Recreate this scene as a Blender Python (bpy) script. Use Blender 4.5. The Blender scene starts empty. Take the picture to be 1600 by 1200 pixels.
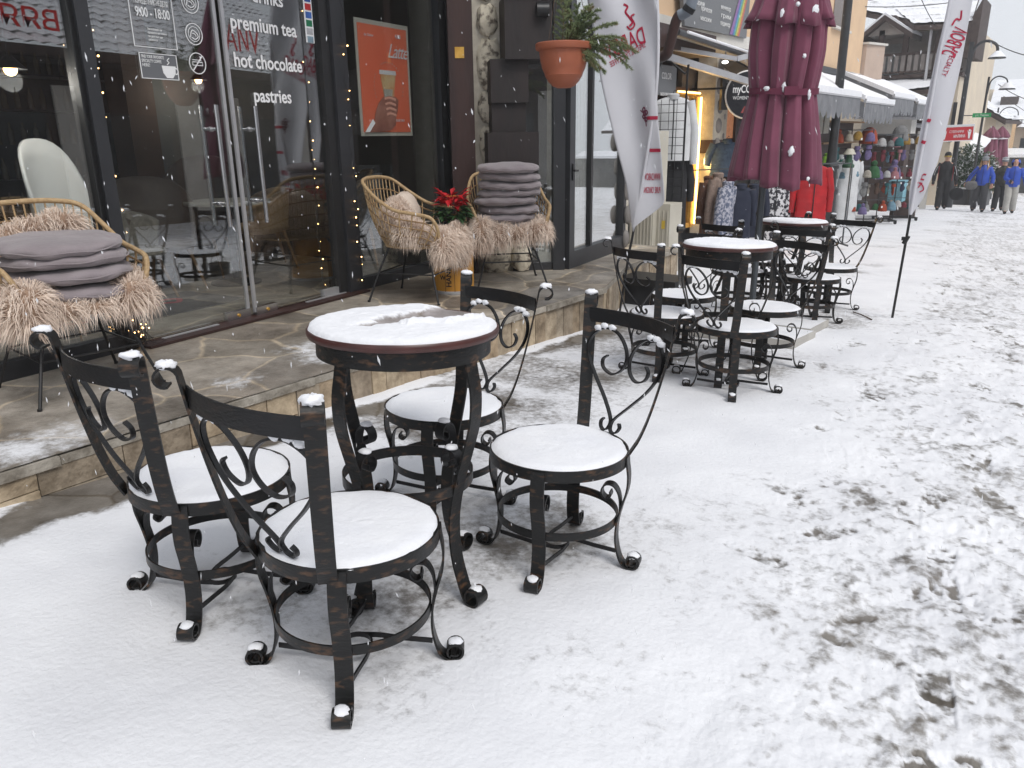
import bpy, math, random
import numpy as np
from mathutils import Vector, Matrix
from math import sin, cos, pi, radians, sqrt, atan2
random.seed(7)
rng = np.random.default_rng(5)
S = bpy.context.scene
COL = S.collection

# ------------------------------------------------------------------ camera
H = 1.32          # eye height above the street where the camera stands
G = .037          # the street falls away along +Y
YAW, PITCH, ROLL, FPX = radians(35.74), radians(17.5), radians(.8), 1220.
_f = Vector((-sin(YAW)*cos(PITCH), cos(YAW)*cos(PITCH), -sin(PITCH)))
_r0 = Vector((cos(YAW), sin(YAW), 0)); _u0 = _r0.cross(_f)
_r = _r0*cos(ROLL) - _u0*sin(ROLL); _u = _r.cross(_f)
cam = bpy.data.cameras.new('camera'); camo = bpy.data.objects.new('camera', cam); COL.objects.link(camo)
camo.matrix_world = Matrix(((_r.x,_u.x,-_f.x,0),(_r.y,_u.y,-_f.y,0),(_r.z,_u.z,-_f.z,H),(0,0,0,1)))
cam.sensor_width = 36; cam.lens = FPX/1600*36; cam.clip_start = .05; cam.clip_end = 500
S.camera = camo
EYE = Vector((0,0,H))
# measuring helpers: where the sight line through a photo pixel meets a real plane of the place
def ray(x, y): return (_f*FPX + _r*(x-800) - _u*(y-600)).normalized()
def Pz(x, y, z): d = ray(x,y); return EYE + d*((z-H)/d.z)
def Px(x, y, c): d = ray(x,y); return EYE + d*(c/d.x)
def Py(x, y, c): d = ray(x,y); return EYE + d*(c/d.y)
def Pg(x, y, h=0): d = ray(x,y); return EYE + d*(-(H-h)/(d.z+G*d.y))
def gz(y): return -G*min(max(y,-12),70)

# ------------------------------------------------------------------ light
w = bpy.data.worlds.new('World'); S.world = w; w.use_nodes = True
nt = w.node_tree; nt.nodes.clear()
sky = nt.nodes.new('ShaderNodeTexSky'); sky.sky_type = 'NISHITA'; sky.sun_disc = False
sky.sun_elevation = radians(50); sky.sun_rotation = radians(114); sky.dust_density = 4; sky.air_density = 1.5; sky.altitude = 900
bgs = nt.nodes.new('ShaderNodeBackground'); bgs.inputs[1].default_value = .05
nt.links.new(sky.outputs[0], bgs.inputs[0])
cl = nt.nodes.new('ShaderNodeBackground')           # the closed snow cloud over the village
tc = nt.nodes.new('ShaderNodeTexCoord'); nz = nt.nodes.new('ShaderNodeTexNoise'); nz.inputs['Scale'].default_value = 1.6; nz.inputs['Detail'].default_value = 3
rp = nt.nodes.new('ShaderNodeValToRGB'); rp.color_ramp.elements[0].color = (.76,.80,.87,1); rp.color_ramp.elements[1].color = (.86,.885,.93,1)
rp.color_ramp.elements[0].position = .3; rp.color_ramp.elements[1].position = .7
nt.links.new(tc.outputs['Generated'], nz.inputs['Vector']); nt.links.new(nz.outputs[0], rp.inputs[0]); nt.links.new(rp.outputs[0], cl.inputs[0])
cl.inputs[1].default_value = .84
ad = nt.nodes.new('ShaderNodeMixShader'); ad.inputs[0].default_value = .93
nt.links.new(bgs.outputs[0], ad.inputs[1]); nt.links.new(cl.outputs[0], ad.inputs[2])
wo = nt.nodes.new('ShaderNodeOutputWorld'); nt.links.new(ad.outputs[0], wo.inputs[0])
sun = bpy.data.lights.new('sun', 'SUN'); sun.energy = 1.5; sun.angle = radians(25); sun.color = (1,.97,.93)
suno = bpy.data.objects.new('sun', sun); COL.objects.link(suno); suno.rotation_euler = (radians(40), 0, radians(65.6))
S.view_settings.view_transform = 'Standard'; S.view_settings.look = 'None'
S.view_settings.exposure = .39; S.view_settings.gamma = 1

# ------------------------------------------------------------------ materials
def nodes(m):
    m.use_nodes = True; t = m.node_tree; return t, t.nodes['Principled BSDF']
def setp(b, **k):
    for n, v in k.items():
        n = n.replace('_',' ')
        if n in b.inputs: b.inputs[n].default_value = v
def rgb(c): return (c[0],c[1],c[2],1)
def mat(name, c1, c2=None, rough=.7, scale=8, metal=0, bump=0, bscale=None, stretch=None, pos=(.35,.65), detail=4, coat=0, sheen=0, spec=None, emit=None, est=0, coord='Object'):
    m = bpy.data.materials.new(name); t, b = nodes(m)
    setp(b, Roughness=rough, Metallic=metal); b.inputs['Base Color'].default_value = rgb(c1)
    if coat: b.inputs['Coat Weight'].default_value = coat
    if sheen: b.inputs['Sheen Weight'].default_value = sheen
    if spec is not None: b.inputs['Specular IOR Level'].default_value = spec
    if emit: b.inputs['Emission Color'].default_value = rgb(emit); b.inputs['Emission Strength'].default_value = est
    if c2 or bump:
        tc = t.nodes.new('ShaderNodeTexCoord'); mp = t.nodes.new('ShaderNodeMapping'); t.links.new(tc.outputs[coord], mp.inputs[0])
        if stretch: mp.inputs['Scale'].default_value = stretch
    if c2:
        n = t.nodes.new('ShaderNodeTexNoise'); n.inputs['Scale'].default_value = scale; n.inputs['Detail'].default_value = detail
        r = t.nodes.new('ShaderNodeValToRGB'); r.color_ramp.elements[0].color = rgb(c1); r.color_ramp.elements[1].color = rgb(c2)
        r.color_ramp.elements[0].position = pos[0]; r.color_ramp.elements[1].position = pos[1]
        t.links.new(mp.outputs[0], n.inputs['Vector']); t.links.new(n.outputs[0], r.inputs[0]); t.links.new(r.outputs[0], b.inputs['Base Color'])
    if bump:
        n = t.nodes.new('ShaderNodeTexNoise'); n.inputs['Scale'].default_value = bscale or scale*3; n.inputs['Detail'].default_value = 5
        bp = t.nodes.new('ShaderNodeBump'); bp.inputs['Strength'].default_value = min(1,bump); bp.inputs['Distance'].default_value = .01*max(1,bump)
        t.links.new(mp.outputs[0], n.inputs['Vector']); t.links.new(n.outputs[0], bp.inputs['Height']); t.links.new(bp.outputs[0], b.inputs['Normal'])
    return m
def flat(name, c, rough=.6, metal=0, **k): return mat(name, c, None, rough, metal=metal, **k)

M = {}
M['iron'] = mat('black iron with brushed bronze wear', (.007,.007,.008), (.022,.015,.012), rough=.40, spec=.4, scale=20, metal=0, stretch=(1,1,3), pos=(.55,.8), detail=6, bump=.15, bscale=60)
M['iron2'] = mat('black iron with brown streaks', (.007,.007,.007), (.115,.060,.031), rough=.42, spec=.4, scale=24, metal=0, stretch=(1,1,2.6), pos=(.545,.77), detail=6, bump=.15, bscale=60)
M['snow'] = mat('settled snow', (.80,.81,.85), (.86,.865,.89), rough=.9, scale=5, bump=.3, bscale=70, detail=8, spec=.2)
M['snow_soft'] = mat('thin snow', (.76,.77,.80), (.84,.845,.87), rough=.9, scale=7, bump=.4, bscale=45, spec=.2)
M['wood_red'] = mat('red brown lacquered table edge', (.085,.03,.026), (.05,.02,.018), rough=.35, scale=10, stretch=(1,1,.3))
M['frame'] = mat('dark grey metal frame', (.022,.023,.027), (.03,.031,.035), rough=.45, scale=3, bump=.05, bscale=30)
M['frame_black'] = mat('black painted timber', (.012,.012,.013), (.02,.02,.021), rough=.5, scale=6, stretch=(1,1,.2), bump=.2)
M['brown_wood'] = mat('dark red brown stained wood', (.045,.018,.014), (.025,.010,.009), rough=.55, scale=8, stretch=(1,1,.12), bump=.35, bscale=25, detail=8)
M['corbel'] = mat('old dark carved timber', (.022,.013,.012), (.010,.007,.007), rough=.6, scale=5, stretch=(1,1,.3), bump=.4, bscale=20)
M['steel'] = mat('brushed stainless steel', (.62,.62,.63), rough=.25, metal=1)
M['alu'] = mat('light aluminium', (.55,.55,.56), (.48,.48,.5), rough=.4, metal=.6, scale=5)
M['white'] = flat('white lettering', (.82,.82,.82), .6)
M['rattan'] = mat('woven natural rattan', (.50,.35,.19), (.36,.24,.12), rough=.6, scale=60, stretch=(1,1,1), bump=.3, bscale=120)
M['rattan_dark'] = mat('rattan binding', (.30,.19,.09), (.22,.13,.06), rough=.65, scale=60, bump=.3, bscale=120)
M['blackmetal'] = flat('thin black powder coated metal', (.012,.012,.013), .4)
M['cushion'] = mat('grey mauve cotton', (.29,.25,.26), (.24,.205,.215), rough=.95, scale=7, bump=.5, bscale=26, sheen=.3)
M['terracotta'] = mat('terracotta plastic', (.36,.105,.05), (.30,.085,.04), rough=.55, scale=6)
M['burgundy'] = mat('burgundy canvas', (.19,.048,.088), (.14,.034,.064), rough=.85, scale=4, bump=.3, bscale=18, sheen=.2)
M['burgundy_dark'] = mat('dark burgundy canvas band', (.13,.022,.05), rough=.85)
M['awning'] = mat('grey awning canvas', (.21,.215,.23), (.16,.165,.18), rough=.9, scale=4, bump=.2)
M['lamp_black'] = mat('black cast iron', (.014,.015,.017), (.03,.032,.036), rough=.45, scale=6, bump=.2)
M['cream'] = mat('cream painted metal', (.56,.53,.45), (.48,.45,.38), rough=.6, scale=3)
M['yellow_wall'] = mat('sand yellow render', (.70,.50,.32), (.64,.45,.29), rough=.9, scale=2, bump=.3, bscale=80)
M['pink_wall'] = mat('beige pink render', (.50,.39,.32), (.44,.34,.28), rough=.9, scale=2, bump=.3, bscale=80)
M['cream_wall'] = mat('cream render', (.66,.57,.44), (.58,.50,.40), rough=.9, scale=1.2, bump=.3, bscale=50)
M['white_wall'] = mat('white render', (.66,.64,.60), (.56,.54,.5), rough=.9, scale=2, bump=.5, bscale=30)
M['darkwood_far'] = mat('weathered dark brown timber', (.045,.028,.025), (.085,.06,.052), rough=.8, scale=5, stretch=(1,1,.3))
M['roofdark'] = mat('dark clay tiles', (.045,.030,.027), (.08,.058,.052), rough=.8, scale=6)
M['redcloth'] = mat('bright red puffer nylon', (.46,.006,.012), (.32,.004,.009), rough=.6, scale=5, bump=.3, bscale=12)
M['whitecloth'] = mat('white puffer nylon', (.68,.69,.70), (.58,.59,.6), rough=.6, scale=5, bump=.3, bscale=14)
M['blackcloth'] = mat('black fabric', (.012,.012,.014), (.025,.025,.028), rough=.85, scale=6)
M['navy'] = mat('navy fabric', (.012,.016,.035), (.022,.028,.05), rough=.85, scale=6)
M['denim'] = mat('blue denim', (.05,.085,.14), (.025,.045,.08), rough=.9, scale=18)
M['bluejacket'] = mat('royal blue ski jacket', (.025,.085,.48), (.015,.055,.36), rough=.6, scale=4, bump=.3, bscale=10)
M['greytrouser'] = mat('light grey trousers', (.42,.41,.38), (.35,.34,.32), rough=.9, scale=5)
M['skin'] = flat('skin', (.50,.28,.20), .6)
M['hair'] = flat('fair hair', (.30,.18,.08), .8)
M['darkhair'] = flat('dark hair', (.02,.014,.01), .8)
M['gold'] = mat('gilded moulding', (.75,.45,.10), (.60,.33,.06), rough=.35, metal=.5, scale=12)
M['glow'] = flat('warm light strip', (1,.8,.45), emit=(1,.60,.18), est=5)
M['bulb'] = flat('warm fairy bulb', (1,.8,.5), emit=(1,.55,.2), est=9)
M['rock'] = mat('rubble stone', (.17,.14,.11), (.68,.62,.50), rough=.9, scale=16, bump=1, bscale=24, detail=9, pos=(.36,.50))
M['pebble'] = mat('grey river pebble', (.16,.15,.145), (.27,.25,.235), rough=.7, scale=3)
M['mortar'] = mat('pale mortar', (.58,.54,.46), (.48,.44,.37), rough=.95, scale=12, bump=.6, bscale=40)
M['green'] = mat('dark green leaf', (.022,.06,.02), (.04,.10,.03), rough=.6, scale=10)
M['fir'] = mat('fir needles', (.085,.125,.048), (.20,.24,.10), rough=.7, scale=9)
M['firdry'] = mat('dry fir needles', (.22,.17,.08), (.14,.14,.06), rough=.7, scale=9)
M['bark'] = mat('bark', (.10,.06,.035), (.05,.03,.02), rough=.9, scale=20)
M['poinsettia'] = mat('red poinsettia bracts', (.55,.006,.012), (.36,.004,.01), rough=.6, scale=8)
M['drum'] = mat('yellow printed drum', (.60,.30,.045), (.50,.23,.03), rough=.5, scale=4, bump=.1)
M['ink'] = flat('black print', (.02,.015,.012), .6)
M['red'] = flat('red print', (.55,.02,.03), .6)
M['flagred'] = flat('crimson print', (.42,.012,.05), .7)
M['flag'] = mat('white flag polyester', (.62,.62,.655), (.58,.58,.62), rough=.8, scale=2, bump=.15, bscale=10)
M['pole'] = flat('grey steel pole', (.09,.10,.11), .4, .6)
M['signgrey'] = flat('grey sign board', (.14,.145,.155), .4)
M['bag'] = mat('crumpled black plastic', (.010,.010,.011), rough=.35, bump=1.5, bscale=14)
M['greyhat'] = mat('grey knit', (.25,.26,.28), (.18,.19,.2), rough=.95, scale=30)
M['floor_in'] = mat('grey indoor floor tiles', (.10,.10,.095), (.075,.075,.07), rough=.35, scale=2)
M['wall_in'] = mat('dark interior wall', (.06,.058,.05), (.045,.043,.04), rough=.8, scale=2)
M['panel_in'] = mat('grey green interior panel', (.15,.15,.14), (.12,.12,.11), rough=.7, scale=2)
M['brown_in'] = mat('brown interior pillar', (.12,.065,.04), (.09,.05,.03), rough=.6, scale=3)
M['leather'] = mat('taupe leather', (.20,.155,.12), (.16,.12,.095), rough=.5, scale=4)
M['shellwhite'] = mat('white plastic shell', (.88,.88,.86), rough=.35)
M['oak'] = mat('oak legs', (.32,.19,.09), (.25,.14,.06), rough=.6, scale=10, stretch=(1,1,.2))

def colmat(name, c, rough=.85):
    k = 'c_'+name
    if k not in M: M[k] = mat(name, c, tuple(v*.72 for v in c), rough=rough, scale=25)
    return M[k]

# glass: part mirror, part see-through
def glass(name, tint, boost):
    m = bpy.data.materials.new(name); m.use_nodes = True; t = m.node_tree; t.nodes.clear()
    tr = t.nodes.new('ShaderNodeBsdfTransparent'); tr.inputs[0].default_value = rgb(tint)
    gl = t.nodes.new('ShaderNodeBsdfGlossy'); gl.inputs['Roughness'].default_value = 0.0; gl.inputs[0].default_value = (.95,.96,.97,1)
    ge = t.nodes.new('ShaderNodeNewGeometry'); dp = t.nodes.new('ShaderNodeVectorMath'); dp.operation = 'DOT_PRODUCT'
    t.links.new(ge.outputs['Normal'], dp.inputs[0]); t.links.new(ge.outputs['Incoming'], dp.inputs[1])
    def mth(op, x, y):
        q = t.nodes.new('ShaderNodeMath'); q.operation = op; q.use_clamp = True
        for i, v in enumerate((x, y)):
            if isinstance(v, float): q.inputs[i].default_value = v
            elif v is not None: t.links.new(v, q.inputs[i])
        return q.outputs[0]
    ab = t.nodes.new('ShaderNodeMath'); ab.operation = 'ABSOLUTE'; t.links.new(dp.outputs['Value'], ab.inputs[0])
    p5 = mth('POWER', mth('SUBTRACT', 1., ab.outputs[0]), 5.)      # Schlick, the same from both sides of the pane
    f_ = mth('ADD', mth('MULTIPLY', p5, .96*boost), .04*boost)
    mt = t.nodes.new('ShaderNodeMath'); mt.operation = 'MULTIPLY'; mt.inputs[1].default_value = 1.; mt.use_clamp = True; t.links.new(f_, mt.inputs[0])
    mx = t.nodes.new('ShaderNodeMixShader'); o = t.nodes.new('ShaderNodeOutputMaterial')
    t.links.new(mt.outputs[0], mx.inputs[0])
    t.links.new(tr.outputs[0], mx.inputs[1]); t.links.new(gl.outputs[0], mx.inputs[2]); t.links.new(mx.outputs[0], o.inputs[0])
    return m
M['glass'] = glass('shop window glass', (.92,.94,.94), 3.7)

# ground: paving that shows where the snow is thin ('cover' says how much snow lies there)
def snowmix(name, stones,  snow=((.74,.745,.775),(.83,.835,.86)), fine=26, bump=.5, vs=1.9, joint=(.55,.5,.42), wet=0):
    m = bpy.data.materials.new(name); t, b = nodes(m); L = t.links
    tc = t.nodes.new('ShaderNodeTexCoord'); N = t.nodes.new
    wv = N('ShaderNodeTexNoise'); wv.inputs['Scale'].default_value = 1.7; wv.inputs['Detail'].default_value = 3; L.new(tc.outputs['Object'], wv.inputs['Vector'])
    wm = N('ShaderNodeMix'); wm.data_type='RGBA'; wm.blend_type='ADD'; wm.inputs[0].default_value = .30; L.new(tc.outputs['Object'], wm.inputs[6]); L.new(wv.outputs['Color'], wm.inputs[7])
    vo = N('ShaderNodeTexVoronoi'); vo.inputs['Scale'].default_value = vs; L.new(wm.outputs[2], vo.inputs['Vector'])
    ve = N('ShaderNodeTexVoronoi'); ve.feature='DISTANCE_TO_EDGE'; ve.inputs['Scale'].default_value = vs; L.new(wm.outputs[2], ve.inputs['Vector'])
    sp = N('ShaderNodeSeparateColor'); L.new(vo.outputs['Color'], sp.inputs[0])
    cr = N('ShaderNodeValToRGB'); el = cr.color_ramp.elements
    for i, c in enumerate(stones):
        e = el[i] if i < 2 else el.new(i/(len(stones)-1)); e.position = i/(len(stones)-1); e.color = rgb(c)
    L.new(sp.outputs[0], cr.inputs[0])
    n2 = N('ShaderNodeTexNoise'); n2.inputs['Scale'].default_value = 5; n2.inputs['Detail'].default_value = 9; n2.inputs['Roughness'].default_value=.65; L.new(tc.outputs['Object'], n2.inputs['Vector'])
    r2 = N('ShaderNodeValToRGB'); r2.color_ramp.elements[0].position=.3; r2.color_ramp.elements[1].position=.7; r2.color_ramp.elements[0].color=(.45,.42,.38,1); r2.color_ramp.elements[1].color=(1.25,1.2,1.15,1)
    L.new(n2.outputs[0], r2.inputs[0])
    mu = N('ShaderNodeMix'); mu.data_type='RGBA'; mu.blend_type='MULTIPLY'; mu.inputs[0].default_value=1; L.new(cr.outputs[0], mu.inputs[6]); L.new(r2.outputs[0], mu.inputs[7])
    je = N('ShaderNodeValToRGB'); je.color_ramp.elements[0].position=.0; je.color_ramp.elements[1].position=.03; je.color_ramp.elements[0].color=rgb(joint); je.color_ramp.elements[1].color=(1,1,1,1)
    L.new(ve.outputs['Distance'], je.inputs[0])
    m2 = N('ShaderNodeMix'); m2.data_type='RGBA'; m2.blend_type='MULTIPLY'; m2.inputs[0].default_value=1; L.new(mu.outputs[2], m2.inputs[6]); L.new(je.outputs[0], m2.inputs[7])
    if wet:
        nw = N('ShaderNodeTexNoise'); nw.inputs['Scale'].default_value = 1.4; nw.inputs['Detail'].default_value = 7; L.new(tc.outputs['Object'], nw.inputs['Vector'])
        rw = N('ShaderNodeValToRGB'); rw.color_ramp.elements[0].position=.44; rw.color_ramp.elements[1].position=.60; rw.color_ramp.elements[0].color=(1,1,1,1); rw.color_ramp.elements[1].color=(.42,.36,.30,1); L.new(nw.outputs[0], rw.inputs[0])
        m3 = N('ShaderNodeMix'); m3.data_type='RGBA'; m3.blend_type='MULTIPLY'; m3.inputs[0].default_value=wet; L.new(m2.outputs[2], m3.inputs[6]); L.new(rw.outputs[0], m3.inputs[7]); m2 = m3
    at = N('ShaderNodeAttribute'); at.attribute_name='cover'
    n3 = N('ShaderNodeTexNoise'); n3.inputs['Scale'].default_value = fine; n3.inputs['Detail'].default_value = 8; n3.inputs['Roughness'].default_value=.7; L.new(tc.outputs['Object'], n3.inputs['Vector'])
    a1 = N('ShaderNodeMath'); a1.operation='MULTIPLY_ADD'; a1.inputs[1].default_value=.8; a1.inputs[2].default_value=-.40; L.new(n3.outputs[0], a1.inputs[0])
    a2 = N('ShaderNodeMath'); a2.operation='ADD'; L.new(at.outputs['Fac'], a2.inputs[0]); L.new(a1.outputs[0], a2.inputs[1])
    rm = N('ShaderNodeMapRange'); rm.interpolation_type='SMOOTHSTEP'; rm.inputs['From Min'].default_value=.26; rm.inputs['From Max'].default_value=.66; L.new(a2.outputs[0], rm.inputs['Value'])
    sn = N('ShaderNodeValToRGB'); sn.color_ramp.elements[0].color=rgb(snow[0]); sn.color_ramp.elements[1].color=rgb(snow[1]); sn.color_ramp.elements[0].position=.3; sn.color_ramp.elements[1].position=.65
    n4 = N('ShaderNodeTexNoise'); n4.inputs['Scale'].default_value = 2.2; n4.inputs['Detail'].default_value = 9; L.new(tc.outputs['Object'], n4.inputs['Vector']); L.new(n4.outputs[0], sn.inputs[0])
    mx = N('ShaderNodeMix'); mx.data_type='RGBA'; L.new(rm.outputs[0], mx.inputs[0]); L.new(m2.outputs[2], mx.inputs[6]); L.new(sn.outputs[0], mx.inputs[7]); L.new(mx.outputs[2], b.inputs['Base Color'])
    rr = N('ShaderNodeMapRange'); rr.inputs['To Min'].default_value=.42; rr.inputs['To Max'].default_value=.92; L.new(rm.outputs[0], rr.inputs['Value']); L.new(rr.outputs[0], b.inputs['Roughness'])
    n5 = N('ShaderNodeTexNoise'); n5.inputs['Scale'].default_value = 55; n5.inputs['Detail'].default_value = 6; L.new(tc.outputs['Object'], n5.inputs['Vector'])
    a3 = N('ShaderNodeMath'); a3.operation='MULTIPLY_ADD'; a3.inputs[1].default_value=.6; L.new(rm.outputs[0], a3.inputs[0]); L.new(n5.outputs[0], a3.inputs[2])
    bp = N('ShaderNodeBump'); bp.inputs['Strength'].default_value=bump; bp.inputs['Distance'].default_value=.008; L.new(a3.outputs[0], bp.inputs['Height']); L.new(bp.outputs[0], b.inputs['Normal'])
    return m
M['street'] = snowmix('street paving under snow', [(.19,.18,.165),(.22,.21,.195),(.15,.14,.13),(.24,.23,.215)])
M['terrace'] = snowmix('flagstone terrace', [(.25,.23,.20),(.55,.52,.47),(.14,.128,.11),(.47,.44,.40),(.21,.205,.20),(.38,.345,.295),(.18,.16,.135)], fine=22, bump=.9, vs=1.75, joint=(1.8,1.7,1.5), wet=.5)
M['tablesnow'] = snowmix('thin snow on the wet table', [(.33,.31,.32),(.38,.36,.36)], fine=40, bump=.4)

def brick(name, c1, c2, mortar, sx, sy, rough=.85, msize=.03, off=.5):
    m = bpy.data.materials.new(name); t, b = nodes(m); N = t.nodes.new
    tc = N('ShaderNodeTexCoord'); mp = N('ShaderNodeMapping'); br = N('ShaderNodeTexBrick'); br.offset = off
    mp.inputs['Rotation'].default_value = (pi/2, 0, pi/2)
    br.inputs['Color1'].default_value = rgb(c1); br.inputs['Color2'].default_value = rgb(c2); br.inputs['Mortar'].default_value = rgb(mortar)
    br.inputs['Scale'].default_value = 1; br.inputs['Brick Width'].default_value = sx; br.inputs['Row Height'].default_value = sy; br.inputs['Mortar Size'].default_value = msize*.1
    t.links.new(tc.outputs['UV'], br.inputs['Vector'])
    n = N('ShaderNodeTexNoise'); n.inputs['Scale'].default_value = 14; n.inputs['Detail'].default_value = 8; t.links.new(tc.outputs['Object'], n.inputs['Vector'])
    r = N('ShaderNodeValToRGB'); r.color_ramp.elements[0].position=.3; r.color_ramp.elements[0].color=(.55,.52,.48,1); r.color_ramp.elements[1].position=.7; r.color_ramp.elements[1].color=(1.1,1.08,1.05,1)
    t.links.new(n.outputs[0], r.inputs[0])
    mu = N('ShaderNodeMix'); mu.data_type='RGBA'; mu.blend_type='MULTIPLY'; mu.inputs[0].default_value=1
    t.links.new(br.outputs['Color'], mu.inputs[6]); t.links.new(r.outputs[0], mu.inputs[7]); t.links.new(mu.outputs[2], b.inputs['Base Color'])
    b.inputs['Roughness'].default_value = rough
    ma = N('ShaderNodeMath'); ma.operation='MULTIPLY_ADD'; ma.inputs[1].default_value=-.7; t.links.new(br.outputs['Fac'], ma.inputs[0]); t.links.new(n.outputs[0], ma.inputs[2])
    bp = N('ShaderNodeBump'); bp.inputs['Strength'].default_value=.5; bp.inputs['Distance'].default_value=.006; t.links.new(ma.outputs[0], bp.inputs['Height']); t.links.new(bp.outputs[0], b.inputs['Normal'])
    return m
M['riser'] = brick('sawn sandstone riser tiles', (.42,.34,.245), (.31,.255,.19), (.19,.165,.14), .10, .60)

def islandmat(name, cols):
    m = bpy.data.materials.new(name); t, b = nodes(m); N = t.nodes.new; L = t.links
    g = N('ShaderNodeNewGeometry'); r = N('ShaderNodeValToRGB'); el = r.color_ramp.elements
    for i, c in enumerate(cols):
        e = el[i] if i < 2 else el.new(i/(len(cols)-1)); e.position = i/(len(cols)-1); e.color = rgb(c)
    L.new(g.outputs['Random Per Island'], r.inputs[0]); tc = N('ShaderNodeTexCoord')
    n = N('ShaderNodeTexNoise'); n.inputs['Scale'].default_value = 9; n.inputs['Detail'].default_value = 9; n.inputs['Roughness'].default_value = .65; L.new(tc.outputs['Object'], n.inputs['Vector'])
    r2 = N('ShaderNodeValToRGB'); r2.color_ramp.elements[0].position=.3; r2.color_ramp.elements[0].color=(.42,.38,.33,1); r2.color_ramp.elements[1].position=.66; r2.color_ramp.elements[1].color=(1.15,1.12,1.08,1); L.new(n.outputs[0], r2.inputs[0])
    mu = N('ShaderNodeMix'); mu.data_type='RGBA'; mu.blend_type='MULTIPLY'; mu.inputs[0].default_value=1; L.new(r.outputs[0], mu.inputs[6]); L.new(r2.outputs[0], mu.inputs[7]); L.new(mu.outputs[2], b.inputs['Base Color'])
    b.inputs['Roughness'].default_value = .85; n3 = N('ShaderNodeTexNoise'); n3.inputs['Scale'].default_value = 30; n3.inputs['Detail'].default_value = 7; L.new(tc.outputs['Object'], n3.inputs['Vector'])
    bp = N('ShaderNodeBump'); bp.inputs['Strength'].default_value=.8; bp.inputs['Distance'].default_value=.012; L.new(n3.outputs[0], bp.inputs['Height']); L.new(bp.outputs[0], b.inputs['Normal']); return m
M['riser'] = islandmat('sawn sandstone riser blocks', [(.46,.36,.25),(.36,.29,.21),(.52,.43,.31),(.40,.34,.27),(.30,.25,.19),(.47,.41,.33)])
M['edge_stone'] = islandmat('rough grey nosing stone', [(.42,.40,.36),(.33,.31,.275),(.48,.45,.40),(.37,.34,.29)])
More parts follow.
